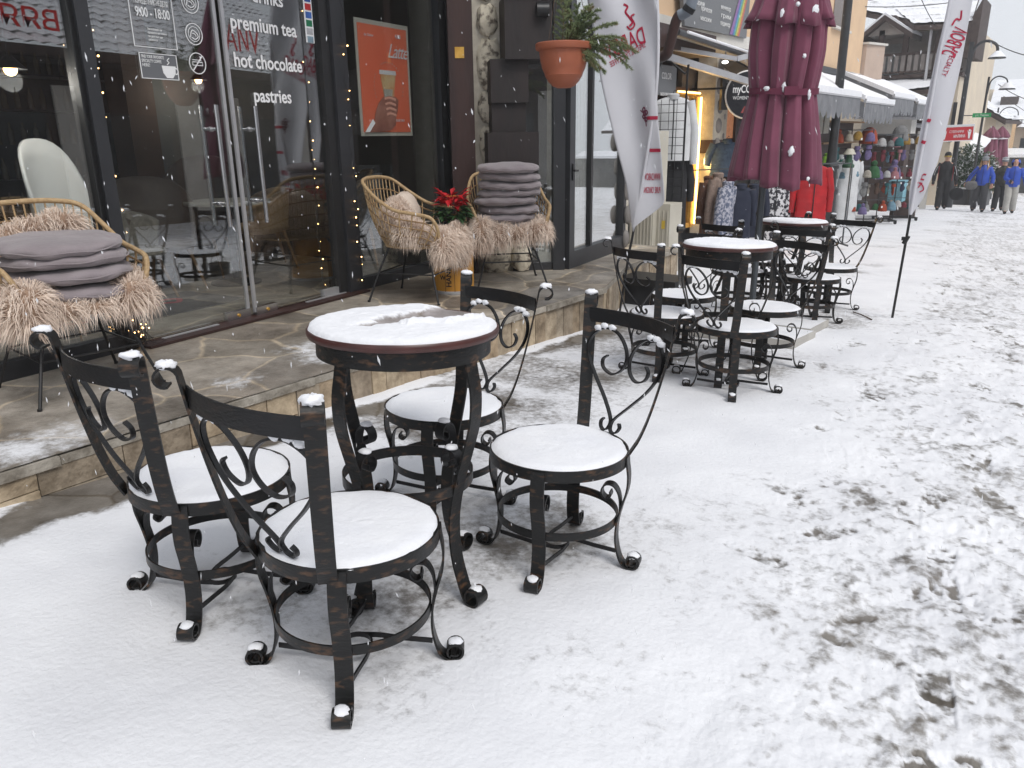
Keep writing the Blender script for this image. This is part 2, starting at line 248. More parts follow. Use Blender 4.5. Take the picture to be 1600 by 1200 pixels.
# ------------------------------------------------------------------ mesh building
class MB:
    def __init__(s): s.v = []; s.f = []; s.uv = None
    def add(s, vs, fs):
        o = len(s.v); s.v += [tuple(v) for v in vs]; s.f += [tuple(i+o for i in f) for f in fs]; return s
    def box(s, a, b):
        (x0,y0,z0),(x1,y1,z1) = a, b
        x0,x1 = min(x0,x1),max(x0,x1); y0,y1=min(y0,y1),max(y0,y1); z0,z1=min(z0,z1),max(z0,z1)
        return s.add([(x0,y0,z0),(x1,y0,z0),(x1,y1,z0),(x0,y1,z0),(x0,y0,z1),(x1,y0,z1),(x1,y1,z1),(x0,y1,z1)],
                     [(0,3,2,1),(4,5,6,7),(0,1,5,4),(1,2,6,5),(2,3,7,6),(3,0,4,7)])
    def bar(s, p, q, w, h, up=(0,0,1)):
        p, q = Vector(p), Vector(q); d = (q-p).normalized(); u = Vector(up)
        if abs(d.dot(u)) > .98: u = Vector((1,0,0))
        a = d.cross(u).normalized(); b = a.cross(d)
        vs = [pt + a*sx*w/2 + b*sy*h/2 for pt in (p,q) for sx,sy in ((-1,-1),(1,-1),(1,1),(-1,1))]
        return s.add(vs, [(0,1,2,3),(7,6,5,4),(0,4,5,1),(1,5,6,2),(2,6,7,3),(3,7,4,0)])
    def tube(s, pts, r, n=8, closed=False):
        pts = [Vector(p) for p in pts]; k = len(pts); o = len(s.v)
        rs = r if isinstance(r,(list,tuple)) else [r]*k
        pa = None
        for i, p in enumerate(pts):
            if closed: d = pts[(i+1)%k]-pts[i-1]
            else: d = pts[min(i+1,k-1)]-pts[max(i-1,0)]
            if d.length < 1e-9: d = Vector((0,0,1))
            d.normalize()
            if pa is None: pa = d.orthogonal().normalized()
            pa = (pa - d*pa.dot(d)); pa = pa.normalized() if pa.length > 1e-6 else d.orthogonal().normalized()
            b = d.cross(pa)
            for j in range(n):
                t = 2*pi*j/n; s.v.append(tuple(p + (pa*cos(t)+b*sin(t))*rs[i]))
        for i in range(k if closed else k-1):
            for j in range(n):
                a, b2 = o+i*n, o+((i+1)%k)*n; s.f.append((a+j, a+(j+1)%n, b2+(j+1)%n, b2+j))
        if not closed:
            s.f.append(tuple(o+j for j in reversed(range(n)))); s.f.append(tuple(o+(k-1)*n+j for j in range(n)))
        return s
    def strap(s, pts, wdir, w, th, closed=False):
        pts = [Vector(p) for p in pts]; k = len(pts); o = len(s.v)
        for i, p in enumerate(pts):
            if closed: d = pts[(i+1)%k]-pts[i-1]
            else: d = pts[min(i+1,k-1)]-pts[max(i-1,0)]
            d.normalize()
            wd = Vector(wdir[i] if isinstance(wdir, list) else wdir); wd = (wd - d*wd.dot(d)).normalized(); nn = d.cross(wd)
            ww = w[i] if isinstance(w, list) else w
            for sx, sy in ((-1,-1),(1,-1),(1,1),(-1,1)): s.v.append(tuple(p + wd*sx*ww/2 + nn*sy*th/2))
        for i in range(k if closed else k-1):
            a, b = o+i*4, o+((i+1)%k)*4
            for j in range(4): s.f.append((a+j, a+(j+1)%4, b+(j+1)%4, b+j))
        if not closed: s.f.append((o+3,o+2,o+1,o)); s.f.append((o+(k-1)*4,o+(k-1)*4+1,o+(k-1)*4+2,o+(k-1)*4+3))
        return s
    def lathe(s, prof, n=32, c=(0,0,0), arc=2*pi, rfun=None):
        o = len(s.v); k = len(prof); c = Vector(c)
        for i in range(n):
            t = arc*i/n
            for r, z in prof:
                rr = r*(rfun(t,z) if rfun else 1)
                s.v.append((c.x+rr*cos(t), c.y+rr*sin(t), c.z+z))
        for i in range(n):
            for j in range(k-1):
                a, b = o+i*k, o+((i+1)%n)*k; s.f.append((a+j, b+j, b+j+1, a+j+1))
        return s
    def blob(s, c, r, n=10, m=7, jit=0, seed=0, sq=1):
        rr = random.Random(seed); o = len(s.v); c = Vector(c); r = r if isinstance(r,(tuple,list)) else (r,r,r)
        for i in range(m+1):
            ph = pi*i/m
            for j in range(n):
                t = 2*pi*j/n; k = 1+rr.uniform(-jit,jit)
                sp = math.copysign(abs(sin(ph))**sq, sin(ph))
                s.v.append((c.x+r[0]*k*sp*cos(t), c.y+r[1]*k*sp*sin(t), c.z+r[2]*k*cos(ph)))
        for i in range(m):
            for j in range(n): s.f.append((o+i*n+j, o+(i+1)*n+j, o+(i+1)*n+(j+1)%n, o+i*n+(j+1)%n))
        return s
    def prism(s, poly, z0, z1):
        n = len(poly); return s.add([(x,y,z0) for x,y in poly]+[(x,y,z1) for x,y in poly],
            [tuple(reversed(range(n))), tuple(range(n,2*n))]+[(i,(i+1)%n,(i+1)%n+n,i+n) for i in range(n)])
    def slab(s, poly, off):      # polygon of 3-D points given thickness along off
        n = len(poly); off = Vector(off); P = [Vector(p) for p in poly]
        return s.add(P+[p+off for p in P], [tuple(range(n)), tuple(reversed(range(n,2*n)))]+[(i,i+n,(i+1)%n+n,(i+1)%n) for i in range(n)])
    def xf(s, mtx, start=0):
        s.v[start:] = [tuple(mtx @ Vector(v)) for v in s.v[start:]]; return s
    def build(s, name, m, parent=None, smooth=35, M4=None, uvbox=False):
        me = bpy.data.meshes.new(name); me.from_pydata(s.v, [], s.f); me.validate(); me.update()
        ml = m if isinstance(m, list) else [m]
        for q in ml: me.materials.append(M[q] if isinstance(q, str) else q)
        if smooth:
            me.polygons.foreach_set('use_smooth', [True]*len(me.polygons)); me.set_sharp_from_angle(angle=radians(smooth))
        o = bpy.data.objects.new(name, me); COL.objects.link(o)
        if parent: o.parent = parent
        if M4 is not None: o.matrix_local = M4
        return o
def recalc(o):
    import bmesh
    b = bmesh.new(); b.from_mesh(o.data); bmesh.ops.recalc_face_normals(b, faces=b.faces); b.to_mesh(o.data); b.free(); return o
def cr(pts, n=6, closed=False):       # Catmull-Rom
    P = [Vector(p) for p in pts]; k = len(P); out = []
    rngi = range(k if closed else k-1)
    for i in rngi:
        a, b, c, d = (P[(i-1)%k],P[i],P[(i+1)%k],P[(i+2)%k]) if closed else (P[max(i-1,0)],P[i],P[i+1],P[min(i+2,k-1)])
        for j in range(n):
            t = j/n; out.append(.5*((2*b)+(c-a)*t+(2*a-5*b+4*c-d)*t*t+(3*b-a-3*c+d)*t**3))
    if not closed: out.append(P[-1])
    return out
def tag(o, label=None, cat=None, group=None, kind=None):
    if label: o['label'] = label
    if cat: o['category'] = cat
    if group: o['group'] = group
    if kind: o['kind'] = kind
    return o
def empty(name, loc=(0,0,0), label=None, cat=None, group=None, rot=None, M4=None):
    o = bpy.data.objects.new(name, None); COL.objects.link(o); o.empty_display_size = .1
    if M4 is not None: o.matrix_world = M4
    else:
        o.location = loc
        if rot is not None: o.rotation_euler = rot
    return tag(o, label, cat, group)
def copy_tree(o, parent=None):
    c = o.copy(); COL.objects.link(c); c.parent = parent
    if parent is not None: c.matrix_parent_inverse = o.matrix_parent_inverse.copy()
    for ch in [x for x in list(bpy.data.objects) if x.parent == o]: copy_tree(ch, c)
    return c
def textmesh(s, size, th=.002, align='LEFT', font_shear=0, space=1, bold=0):
    c = bpy.data.curves.new('t', 'FONT'); c.body = s; c.size = size; c.extrude = th/2; c.align_x = align; c.shear = font_shear; c.space_character = space; c.resolution_u = 3; c.offset = bold
    o = bpy.data.objects.new('t', c); COL.objects.link(o)
    dg = bpy.context.evaluated_depsgraph_get(); dg.update()
    me = bpy.data.meshes.new_from_object(o.evaluated_get(dg)); bpy.data.objects.remove(o); bpy.data.curves.remove(c)
    return me
def text(name, s, size, m, M4, parent=None, mapf=None, **k):
    me = textmesh(s, size, **k); me.name = name
    if mapf:
        for v in me.vertices: v.co = mapf(v.co)
    me.materials.clear(); me.materials.append(M[m])
    o = bpy.data.objects.new(name, me); COL.objects.link(o)
    if parent: o.parent = parent
    if M4 is not None: o.matrix_local = M4
    return o
def frameM(o, x, z=(0,0,1)):         # matrix with local X along x, local Z along z
    X = Vector(x).normalized(); Z = Vector(z); Z = (Z - X*Z.dot(X)).normalized(); Y = Z.cross(X)
    return Matrix(((X.x,Y.x,Z.x,o[0]),(X.y,Y.y,Z.y,o[1]),(X.z,Y.z,Z.z,o[2]),(0,0,0,1)))
TXT = Matrix.Rotation(pi/2, 4, 'X')   # lays text in the local XZ plane, facing local -Y

# value noise for height fields
def vnoise(x, y, seed=0):
    xi = np.floor(x).astype(np.int64); yi = np.floor(y).astype(np.int64); xf = x-xi; yf = y-yi
    def h(a, b):
        n = (a*374761393 + b*668265263 + seed*982451653) & 0x7fffffff
        n = ((n ^ (n >> 13))*1274126177) & 0x7fffffff
        return ((n ^ (n >> 16)) & 0xffff)/65535.
    u = xf*xf*(3-2*xf); v = yf*yf*(3-2*yf)
    return (h(xi,yi)*(1-u)+h(xi+1,yi)*u)*(1-v)+(h(xi,yi+1)*(1-u)+h(xi+1,yi+1)*u)*v
def fbm(x, y, o=4, seed=0):
    s = 0; a = .5; t = 0
    for i in range(o): s = s+a*vnoise(x*2**i, y*2**i, seed+i*17); t += a; a *= .5
    return s/t
# ------------------------------------------------------------------ street
ZP = .10          # level of the cafe terrace
SETS = [(-1.66,1.70),(-1.84,4.93),(-2.15,7.35)]
def smooth(a, b, x): t = np.clip((x-a)/(b-a), 0, 1); return t*t*(3-2*t)
def ground_field(x, y):
    z = -G*np.clip(y,-12,70)
    n = fbm(x*1.3, y*1.3, 4, 1); f = fbm(x*6, y*6, 4, 9)
    cover = .80 + (n-.5)*.55 + (f-.5)*.25
    wall = x + 3.19
    # wet strip along the terrace riser, wandering
    cover -= 1.0*(1-smooth(.07, .27+.35*(fbm(y*1.5, x*0+3, 3, 4)-.4), wall))*(y < 6)*np.clip(fbm(x*3.2, y*2.2, 4, 22)*3.2-.85,0,1.35)*.95*(1-.55*smooth(1.6,2.6,y))
    cover += .85*(1-smooth(.02,.13,wall+.06*fbm(y*5,x*0+1,3,91)))*smooth(.42,.60,fbm(y*2.2,x*0+7,4,92))*(y < 6)
    # thin snow sheltered under the furniture
    for cx, cy, r, k in ((-1.66,1.75,.75,.13),(-1.55,2.15,.40,.20),(-1.38,1.25,.24,.22),(-2.04,1.3,.3,.12),(-1.84,4.93,.75,.25),(-2.1,7.4,.9,.25),(-2.45,2.7,.5,.22)):
        cover -= k*np.exp(-((x-cx)**2+(y-cy)**2)/r**2)*(.5+fbm(x*5,y*5,3,40))
    # trodden, streaky lane further down
    st = fbm(x*1.1+3, y*3.5, 4, 33)
    cover -= .15*smooth(6, 12, y)*(1-smooth(-1.5, 1.5, x-.0*y))*np.clip(st-.28,0,1)*2*(1-smooth(22,34,y))
    cover -= .34*smooth(2.2, 3.2, y)*(1-smooth(7, 9, y))*np.exp(-((x+2.75)/.7)**2)*(st*1.5)
    # the walked lane, to the right
    lane = smooth(-1.15, .3, x + (y-2)*.10)
    tr = fbm(x*4.5, y*2.6, 4, 55)
    cover -= lane*np.clip(tr-.5,0,1)*.35
    t2 = fbm(x*11+.7*y, y*8, 4, 61); t3 = fbm(x*26, y*19, 3, 62)
    cover -= lane*(np.clip(t2-.53,0,1)*1.35+np.clip(t3-.50,0,1)*1.35+np.clip(fbm(x*48,y*34,2,64)-.52,0,1)*1.0)
    lo_ = np.minimum(cover-.56, 0); cover = np.where(lane > 0, cover-lo_*lane*(.66+.16*smooth(2.5,7,y)), cover)
    bump = (n-.5)*.020 + (f-.5)*.006*(.4+lane) + (fbm(x*22,y*22,3,7)-.5)*.004*(.4+1.3*lane) + lane*((t2-.5)*.032+(t3-.5)*.024) + (fbm(x*2.6,y*2.6,3,77)-.5)*.012
    bump = bump*(1-.75*smooth(5, 13, y))
    return z, cover, bump
def prints(X, Y, cover, dz):
    r = np.random.default_rng(11); L = []
    for (x0, y0, hd_) in ((.9,.6,1.75),(1.6,.4,1.62),(.35,.9,1.9),(2.4,.8,1.7),(.1,14,-1.35),(1.2,15,-1.48),(-.3,1.0,1.55),(2.0,13,-1.52)):      # walkers' trails
        for q in range(22):
            s_ = q*.60; L.append((x0+cos(hd_)*s_+.09*(1 if q%2 else -1)+r.normal(0,.03), y0+sin(hd_)*s_+r.normal(0,.04), hd_+r.normal(0,.15), r.uniform(.5,1.1)))
    for i in range(320):                                   # the strollers on the lane
        y = r.uniform(.8, 14)**1.0; x = r.uniform(-.9, 3.8) - .10*(y-2)
        L.append((x, y, r.normal(pi/2, .45)+(pi if r.random()<.5 else 0), r.uniform(.4,1)))
    L = [(a,b,c,d*.55) for a,b,c,d in L]
    L += [(-.62,1.30,.4,.6),(-.30,1.20,.5,.8),(-.02,1.75,.35,.9),(.02,1.42,.3,.8),(-.45,.98,.9,.8),(-.75,2.5,2.9,.4),(.0,1.0,.5,.8),(-.8,3.1,2.6,.35)]
    for px, py, a, k in L:
        m = (np.abs(X-px)<.17)&(np.abs(Y-py)<.17)
        if not m.any() or (px*px+py*py < 2.7): continue
        dx = X[m]-px; dy = Y[m]-py; u = dx*cos(a)+dy*sin(a); v = -dx*sin(a)+dy*cos(a)
        hw = .042+.005*np.cos((u-.03)*20)                  # waisted sole
        d = np.maximum(np.abs(u)/.125, np.abs(v)/hw); ins = 1-smooth(.86,1.04,d); rim = np.exp(-((d-1.13)/.10)**2)
        tread = (np.sin(u*260+np.abs(v)*90)>.1)*.0035
        wear = fbm(X[m]*30, Y[m]*30, 3, int(px*50)%50)
        dz[m] += ins*(-.010*k+tread*k)+rim*.0022*k
        cover[m] -= ins*k*np.clip(wear-.45,0,1)*2.4
    return cover, dz
def sheet(name, X, Y, wrap, ground=True):
    z, cover, bump = ground_field(X, Y); dz = bump.copy()
    cover, dz = prints(X, Y, cover, dz)
    dz += (np.clip(cover,0,1)-.8)*.012
    a, b = X.shape
    co = np.stack([X, Y, z+dz], -1).reshape(-1,3)
    return co, cover.reshape(-1)
def grid_mesh(name, co, cover, a, b, m, wrap=False, up=True):
    idx = np.arange(a*b).reshape(a,b)
    if wrap: i2 = np.concatenate([idx, idx[:, :1]], 1)
    else: i2 = idx
    q = np.stack([i2[:-1,:-1], i2[1:,:-1], i2[1:,1:], i2[:-1,1:]], -1).reshape(-1,4)
    if not up: q = q[:, ::-1]
    me = bpy.data.meshes.new(name); me.vertices.add(a*b); me.vertices.foreach_set('co', co.astype(np.float32).ravel())
    me.loops.add(q.size); me.loops.foreach_set('vertex_index', q.astype(np.int32).ravel())
    me.polygons.add(len(q)); me.polygons.foreach_set('loop_start', np.arange(0,q.size,4,dtype=np.int32)); me.polygons.foreach_set('loop_total', np.full(len(q),4,np.int32))
    me.update(calc_edges=True); me.polygons.foreach_set('use_smooth', [True]*len(q))
    if cover is not None:
        at = me.attributes.new('cover', 'FLOAT', 'POINT'); at.data.foreach_set('value', cover.astype(np.float32))
    me.materials.append(M[m]); o = bpy.data.objects.new(name, me); COL.objects.link(o); return o
# rings around the viewer: fine where the photo looks, coarse behind
rad = np.concatenate([[0.02,.3,.6], np.geomspace(.8, 9, 560), np.geomspace(9.2, 45, 150), np.geomspace(48, 78, 8)])
ang = np.concatenate([np.linspace(40, 140, 760), np.linspace(141, 399, 110)])   # degrees, 90 = down the street... view spans 90..160
ang = np.concatenate([np.linspace(30, 82.6, 230), np.linspace(82.8, 168, 780), np.linspace(169, 389, 90)])
A, Rr = np.meshgrid(np.radians(ang), rad)
co, cv = sheet('street', Rr*np.cos(A), Rr*np.sin(A), True)
o = grid_mesh('street', co, cv, len(rad), len(ang), 'street', wrap=True); tag(o, 'snow covered pedestrian street with footprints', kind='structure')

# ------------------------------------------------------------------ terrace
def edge_x(y): return -3.272 + (y-1.11)*.017
poly_front = [(edge_x(-4),-4),(edge_x(5.8),5.8)]
nx, ny = 260, 560
yy = np.linspace(-4, 8.4, ny); tt = np.linspace(0, 1, nx)**1.2
xe = np.where(yy < 5.8, edge_x(yy), np.interp(yy, [5.8,6.95,8.4], [edge_x(5.8),-3.57,-3.68]))
X = xe[:,None] + tt[None,:]*(-9-xe[:,None])*1.0; Y = np.repeat(yy[:,None], nx, 1)
de = xe[:,None]-X
cv = -.15 + (fbm(X*1.6,Y*1.6,4,71)-.5)*.9
cv += .90*np.exp(-((de-.28)/.42)**2)*(fbm(X*3.0,Y*3.0,4,72)*1.35-.12)*(1-smooth(3.4,4.4,Y))*smooth(-.1,.15,de+.1)
cv += .30*np.exp(-((Y-3.1)/.5)**2-((X+3.75)/.35)**2)*(fbm(X*7,Y*7,3,74)*1.6)
cv[X < -4.2] = -1
Zt = ZP + (fbm(X*2,Y*2,3,75)-.5)*.006 + np.clip(cv,0,1)*.006
o = grid_mesh('terrace', np.stack([X,Y,Zt],-1).reshape(-1,3), cv.reshape(-1), ny, nx, 'terrace', up=True); tag(o, 'raised flagstone terrace in front of the cafe', kind='structure')
# nosing stones and tiled riser
mb = MB(); rs = MB()
pts = [(edge_x(y), y) for y in (-4, 0, 2, 4, 5.8)] + [(-3.57,6.95),(-3.68,8.4)]
cuts = []
for i in range(len(pts)-1):
    (x0,y0),(x1,y1) = pts[i], pts[i+1]; n = max(1, int(abs(y1-y0)/.62))
    for j in range(n):
        a = (x0+(x1-x0)*j/n, y0+(y1-y0)*j/n); b = (x0+(x1-x0)*(j+1)/n, y0+(y1-y0)*(j+1)/n)
        g = .004; e = random.uniform(-.016,.014)
        mb.prism([(a[0]+.018+e,a[1]+g),(b[0]+.018+e,b[1]-g),(b[0]-.05,b[1]-g),(a[0]-.05,a[1]+g)], ZP-.045, ZP-.004+e*.3)
o = mb.build('terrace_edge', 'edge_stone', smooth=0); tag(o, 'rough stone nosing along the terrace edge', kind='structure')
bk = MB(); r5 = random.Random(5)
for i in range(len(pts)-1):
    (x0,y0),(x1,y1) = pts[i], pts[i+1]
    bk.add([(x0-.02,y0,ZP-.6),(x1-.02,y1,ZP-.6),(x1-.02,y1,ZP-.045),(x0-.02,y0,ZP-.045),(x0-.3,y0,ZP-.6),(x1-.3,y1,ZP-.6),(x1-.3,y1,ZP-.045),(x0-.3,y0,ZP-.045)],
           [(0,1,2,3),(5,4,7,6),(1,5,6,2),(4,0,3,7)])
    Ls = sqrt((x1-x0)**2+(y1-y0)**2); s0 = 0
    while s0 < Ls-.01:
        yy_ = y0+(y1-y0)*s0/Ls; wd = r5.uniform(.16,.36) if yy_ < 2.4 else r5.uniform(.09,.17); wd = min(wd, Ls-s0); t0, t1 = (s0+.003)/Ls, (s0+wd-.003)/Ls; o_ = r5.uniform(-.006,.006)
        A_ = (x0+(x1-x0)*t0+o_, y0+(y1-y0)*t0); B_ = (x0+(x1-x0)*t1+o_, y0+(y1-y0)*t1); j1, j2 = r5.uniform(-.005,.005), r5.uniform(-.005,.005)
        rows = [(ZP-.047, ZP-.58)] if yy_ > 2.4 else [(ZP-.047, ZP-.047-r5.uniform(.07,.13))]
        if yy_ <= 2.4: rows.append((rows[0][1]-.005, ZP-.5))
        for zt, zb in rows: rs.add([(A_[0]+j1,A_[1],zb),(B_[0]+j2,B_[1],zb),(B_[0]+j1,B_[1],zt),(A_[0]+j2,A_[1],zt),(A_[0]-.018,A_[1],zb),(B_[0]-.018,B_[1],zb),(B_[0]-.018,B_[1],zt),(A_[0]-.018,A_[1],zt)],[(0,1,2,3),(5,4,7,6),(0,4,5,1),(3,2,6,7),(1,5,6,2),(4,0,3,7)])
        s0 += wd
o = rs.build('terrace_riser', 'riser', smooth=0); tag(o, 'sandstone blocks facing the terrace step', kind='structure')
o = bk.build('terrace_riser_backing', 'mortar', smooth=0); tag(o, 'mortar bed behind the riser blocks', kind='structure')

# ------------------------------------------------------------------ wrought iron chair
def arcpts(c, r, a0, a1, n): return [(c[0]+r*cos(a0+(a1-a0)*i/n), c[1]+r*sin(a0+(a1-a0)*i/n)) for i in range(n+1)]
def radial(pts, al): return [Vector((r*cos(al), r*sin(al), z)) for r, z in pts]
def snow_disc(mb, R, h, seed, n=72, m=16, c=(0,0,0), edge=.028, swept=None):
    mb.cover = []
    r = random.Random(seed); ph = [r.uniform(0,6.28) for _ in range(6)]
    o = len(mb.v)
    x0 = r.uniform(0,50)
    for j in range(m+1):
        k = (j/m)
        for i in range(n):
            t = 2*pi*i/n; wob = 1+edge*(.35*sin(3*t+ph[0])+.3*sin(7*t+ph[1])+.3*sin(13*t+ph[2])+.25*sin(23*t+ph[3]))
            rr = R*wob*min(1, k*1.0); x, y = rr*cos(t), rr*sin(t)
            prof = (1-max(0,(k-.84)/.16)**2.2)**.5 if k < 1 else 0
            hh = h*prof*(.66+.62*float(fbm(np.array(x*9+x0), np.array(y*9+x0), 3, seed)))+ (float(vnoise(np.array(x*75+x0),np.array(y*75),seed))-.5)*.0034*(k<.99)
            if swept:
                sw_ = swept(x, y); mb.cover.append(1.0 if sw_ > .97 else .12+.75*(sw_-.12)); hh *= max(sw_,.10)
            else: mb.cover.append(1)
            mb.v.append((c[0]+x, c[1]+y, c[2]+hh))
    for j in range(m):
        for i in range(n): mb.f.append((o+j*n+i, o+(j+1)*n+i, o+(j+1)*n+(i+1)%n, o+j*n+(i+1)%n))
    return mb
SEATZ = .405; RS = .232
def dpost(z): return .137*max(0,(z-.385)/.455)**.62
def back_pt(u, v, bow=.032):
    hw = .123+.707*dpost(v); y = .198+.707*dpost(v); k = min(1,abs(u)/hw)
    return Vector((u, y + bow*(1-k*k)*min(1,max(0,(v-.40)/.25)), v))
def chair_proto(seed, caps=True):
    t = empty('iron_chair')
    s = MB(); n = 64
    s.strap([(RS*cos(2*pi*i/n), RS*sin(2*pi*i/n), SEATZ-.019) for i in range(n)], (0,0,1), .038, .005, closed=True)
    s.lathe([(0,SEATZ-.004),(RS-.004,SEATZ-.004),(RS-.004,SEATZ-.012),(0,SEATZ-.012)], 48)
    s.build('seat', 'iron2', t)
    snow_disc(MB(), RS-.003, .0125, seed, c=(0,0,SEATZ-.003)).build('snow_cover', 'snow', t, smooth=180)
    prof = cr([(RS+.003,SEATZ-.005),(RS+.005,.375),(.243,.33),(.240,.28),(.224,.22),(.211,.155),(.211,.09),(.226,.03),(.246,.006),(.266,.004)], 5)
    curl = arcpts((.272,.026), .022, -pi*.45, pi*1.25, 14)+arcpts((.270,.027), .013, pi*1.25, pi*1.8, 5)
    pl = [(p.x, p.y) for p in prof] + curl
    scr = cr([(.214,.172),(.219,.215),(.214,.262),(.196,.292),(.172,.296),(.156,.280),(.156,.258),(.171,.245),(.186,.255),(.183,.270)], 5)
    scr = [(p.x,p.y) for p in scr]
    for q in range(4):
        al = pi/2 + pi/4 + q*pi/2 - radians(8)
        lg = MB().strap(radial(pl, al), (-sin(al),cos(al),0), .046, .006).build('leg', 'iron2', t)
        MB().strap(radial(scr, al), (-sin(al),cos(al),0), .036, .005).build('scroll', 'iron', lg)
        sm = MB().blob((.272*cos(al), .272*sin(al), .047), (.022,.020,.009), 10, 6, .12, seed+q)
        sm.build('snow_cover', 'snow', lg, smooth=180)
    MB().strap([(.206*cos(2*pi*i/n), .206*sin(2*pi*i/n), .168) for i in range(n)], (0,0,1), .028, .005, closed=True).build('foot_ring', 'iron2', t)
    st = MB(); st.strap([(.043*cos(2*pi*i/24), .043*sin(2*pi*i/24), .050) for i in range(24)], (0,0,1), .014, .005, closed=True)
    for q in range(4):
        al = pi/2 + pi/4 + q*pi/2 - radians(8); a = Vector((.209*cos(al), .209*sin(al), .052)); be = al+1.25
        b = Vector((.043*cos(be), .043*sin(be), .050)); mid = Vector((.125*cos(al+.16), .125*sin(al+.16), .050)); m2 = Vector((.070*cos(al+.55), .070*sin(al+.55), .050))
        st.strap(cr([a, mid, m2, b], 6), (0,0,1), .014, .005)
    st.build('stretcher', 'iron', t)
    # back posts: straps bent in the planes of the rear legs, rolled over at the top
    for sg in (-1, 1):
        e = Vector((sg*.707,.707,0)); b0 = Vector((sg*.123,.198,0))
        zs = [.372+.468*i/18 for i in range(19)]
        P = [b0+e*(dpost(z)+.003)+Vector((0,0,z)) for z in zs]
        c0 = dpost(.840)+.003+.027
        for i in range(1,15):
            a = pi-(pi*1.55)*i/14; rr = .027 if i < 10 else .027-(i-9)*.0016
            P.append(b0+e*(c0+rr*cos(a))+Vector((0,0,.840+rr*sin(a))))
        pp = MB().strap(P, (-e.y, e.x, 0), .046, .006).build('back_post', 'iron2', t)
        if caps:
            top = b0+e*c0
            sc = MB().blob((0,0,0), (.024,.024,.011), 16, 8, .20, seed*3+sg+9, .75)
            sc.xf(Matrix.Translation(top+Vector((0,0,.870))) @ Matrix.Rotation(atan2(e.y,e.x),4,'Z'))
            sc.build('snow_cover', 'snow', pp, smooth=180)
    # top rail, bowed backwards
    R_ = []
    for i in range(17):
        u = -1+2*i/16; hw = .123+.707*dpost(.795); R_.append(back_pt(u*hw, .795, .045))
    MB().strap(R_, (0,0,1), .052, .005).build('back_rail', 'iron', t)
    # heart of two scrolls
    right = [(.036,.452),(.046,.440),(.040,.424),(.022,.418),(.005,.430),(.008,.458),(.050,.512),(.104,.580),(.138,.645),(.136,.700),(.100,.735),(.055,.728),(.020,.692),(.006,.648),(.018,.610),(.048,.592),(.080,.606),(.088,.632),(.074,.648)]
    for sg in (-1,1):
        P = cr([back_pt(sg*u*(1+.34*min(1,(v-.42)/.1 if v>.42 else 0)), v+.02*max(0,(v-.42)/.3), .030) for u, v in right], 6)
        P = [p+Vector((0,-.006,0)) for p in P]
        h = MB().strap(P, (0,1,0), .013, .006).build('heart_scroll', 'iron', t)
        if caps:
            a = MB()
            for k,(u,v) in enumerate(((.075,.737),(.10,.738),(.12,.728))):
                p = back_pt(sg*u*1.34, v+.02, .030); a.blob((p.x,p.y-.006,p.z+.005), (.020,.010,.011), 10, 6, .15, seed+k)
            a.build('snow_cover', 'snow', h, smooth=180)
    return t
def table_proto(seed):
    t = empty('iron_table'); n = 72
    MB().lathe([(0,.806),(.285,.806),(.294,.809),(.297,.816),(.297,.824),(.293,.830),(0,.830)], 80).build('tabletop', 'wood_red', t)
    MB().strap([(.268*cos(2*pi*i/n), .268*sin(2*pi*i/n), .780) for i in range(n)], (0,0,1), .052, .005, closed=True).build('apron', 'iron2', t)
    def swept(x, y):            # what a sleeve wiped away: a wedge open to the right-hand edge, a ridge of pushed snow in front
        u = x*.69+y*.72; v = -x*.72+y*.69          # u to the right as seen from the street, v away from it
        u += .012*sin(v*60)+.008*sin(v*143); v += .012*sin(u*47)+.006*sin(u*120)
        top = .10+1.0*u; bot = -.065+.22*max(u,0)
        k = 1/(1+math.exp(-max(-60,min(60,(min(top-v, v-bot, u+.15))/.006))))
        ridge = 1.6*math.exp(-((v-bot+.03-.03*sin(u*40))/.032)**2) if .0 < u < .24 else 0
        return max(1-.9*k, ridge)
    sd = snow_disc(MB(), .290, .020, seed, c=(0,0,.829), n=190, m=60, edge=.008, swept=swept if seed == 1 else None); so = sd.build('snow_cover', 'tablesnow' if seed == 1 else 'snow', t, smooth=180)
    if seed == 1: so.data.attributes.new('cover','FLOAT','POINT').data.foreach_set('value', np.array(sd.cover,dtype=np.float32))
    prof = cr([(.262,.765),(.272,.72),(.283,.66),(.278,.58),(.252,.49),(.222,.40),(.200,.31),(.193,.23),(.203,.14),(.230,.06),(.252,.014),(.272,.006)], 5)
    pl = [(p.x,p.y) for p in prof]+arcpts((.280,.032), .026, -pi*.45, pi*1.2, 14)
    sc1 = [(p.x,p.y) for p in cr([(.222,.385),(.226,.43),(.214,.468),(.190,.482),(.166,.472),(.158,.448),(.171,.430),(.188,.435),(.188,.450)], 5)]
    sc2 = [(p.x,p.y) for p in cr([(.204,.25),(.196,.29),(.170,.325),(.140,.322),(.124,.296),(.136,.270),(.158,.270)], 5)]
    for q in range(4):
        al = q*pi/2+.0
        lg = MB().strap(radial(pl, al), (-sin(al),cos(al),0), .050, .007).build('leg', 'iron2', t)
        MB().strap(radial(sc1, al), (-sin(al),cos(al),0), .036, .005).build('scroll', 'iron', lg)
        MB().blob((.186*cos(al), .186*sin(al), .489), (.022,.020,.008), 10, 6, .12, seed+q).build('snow_cover', 'snow', lg, smooth=180)
        MB().blob((.280*cos(al), .280*sin(al), .056), (.022,.022,.008), 10, 6, .12, seed+q).build('snow_cover', 'snow', lg, smooth=180)
    MB().strap([(.210*cos(2*pi*i/n), .210*sin(2*pi*i/n), .365) for i in range(n)], (0,0,1), .034, .005, closed=True).build('foot_ring', 'iron2', t)
    return t
TILT = Matrix.Rotation(-math.atan(G), 4, 'X')
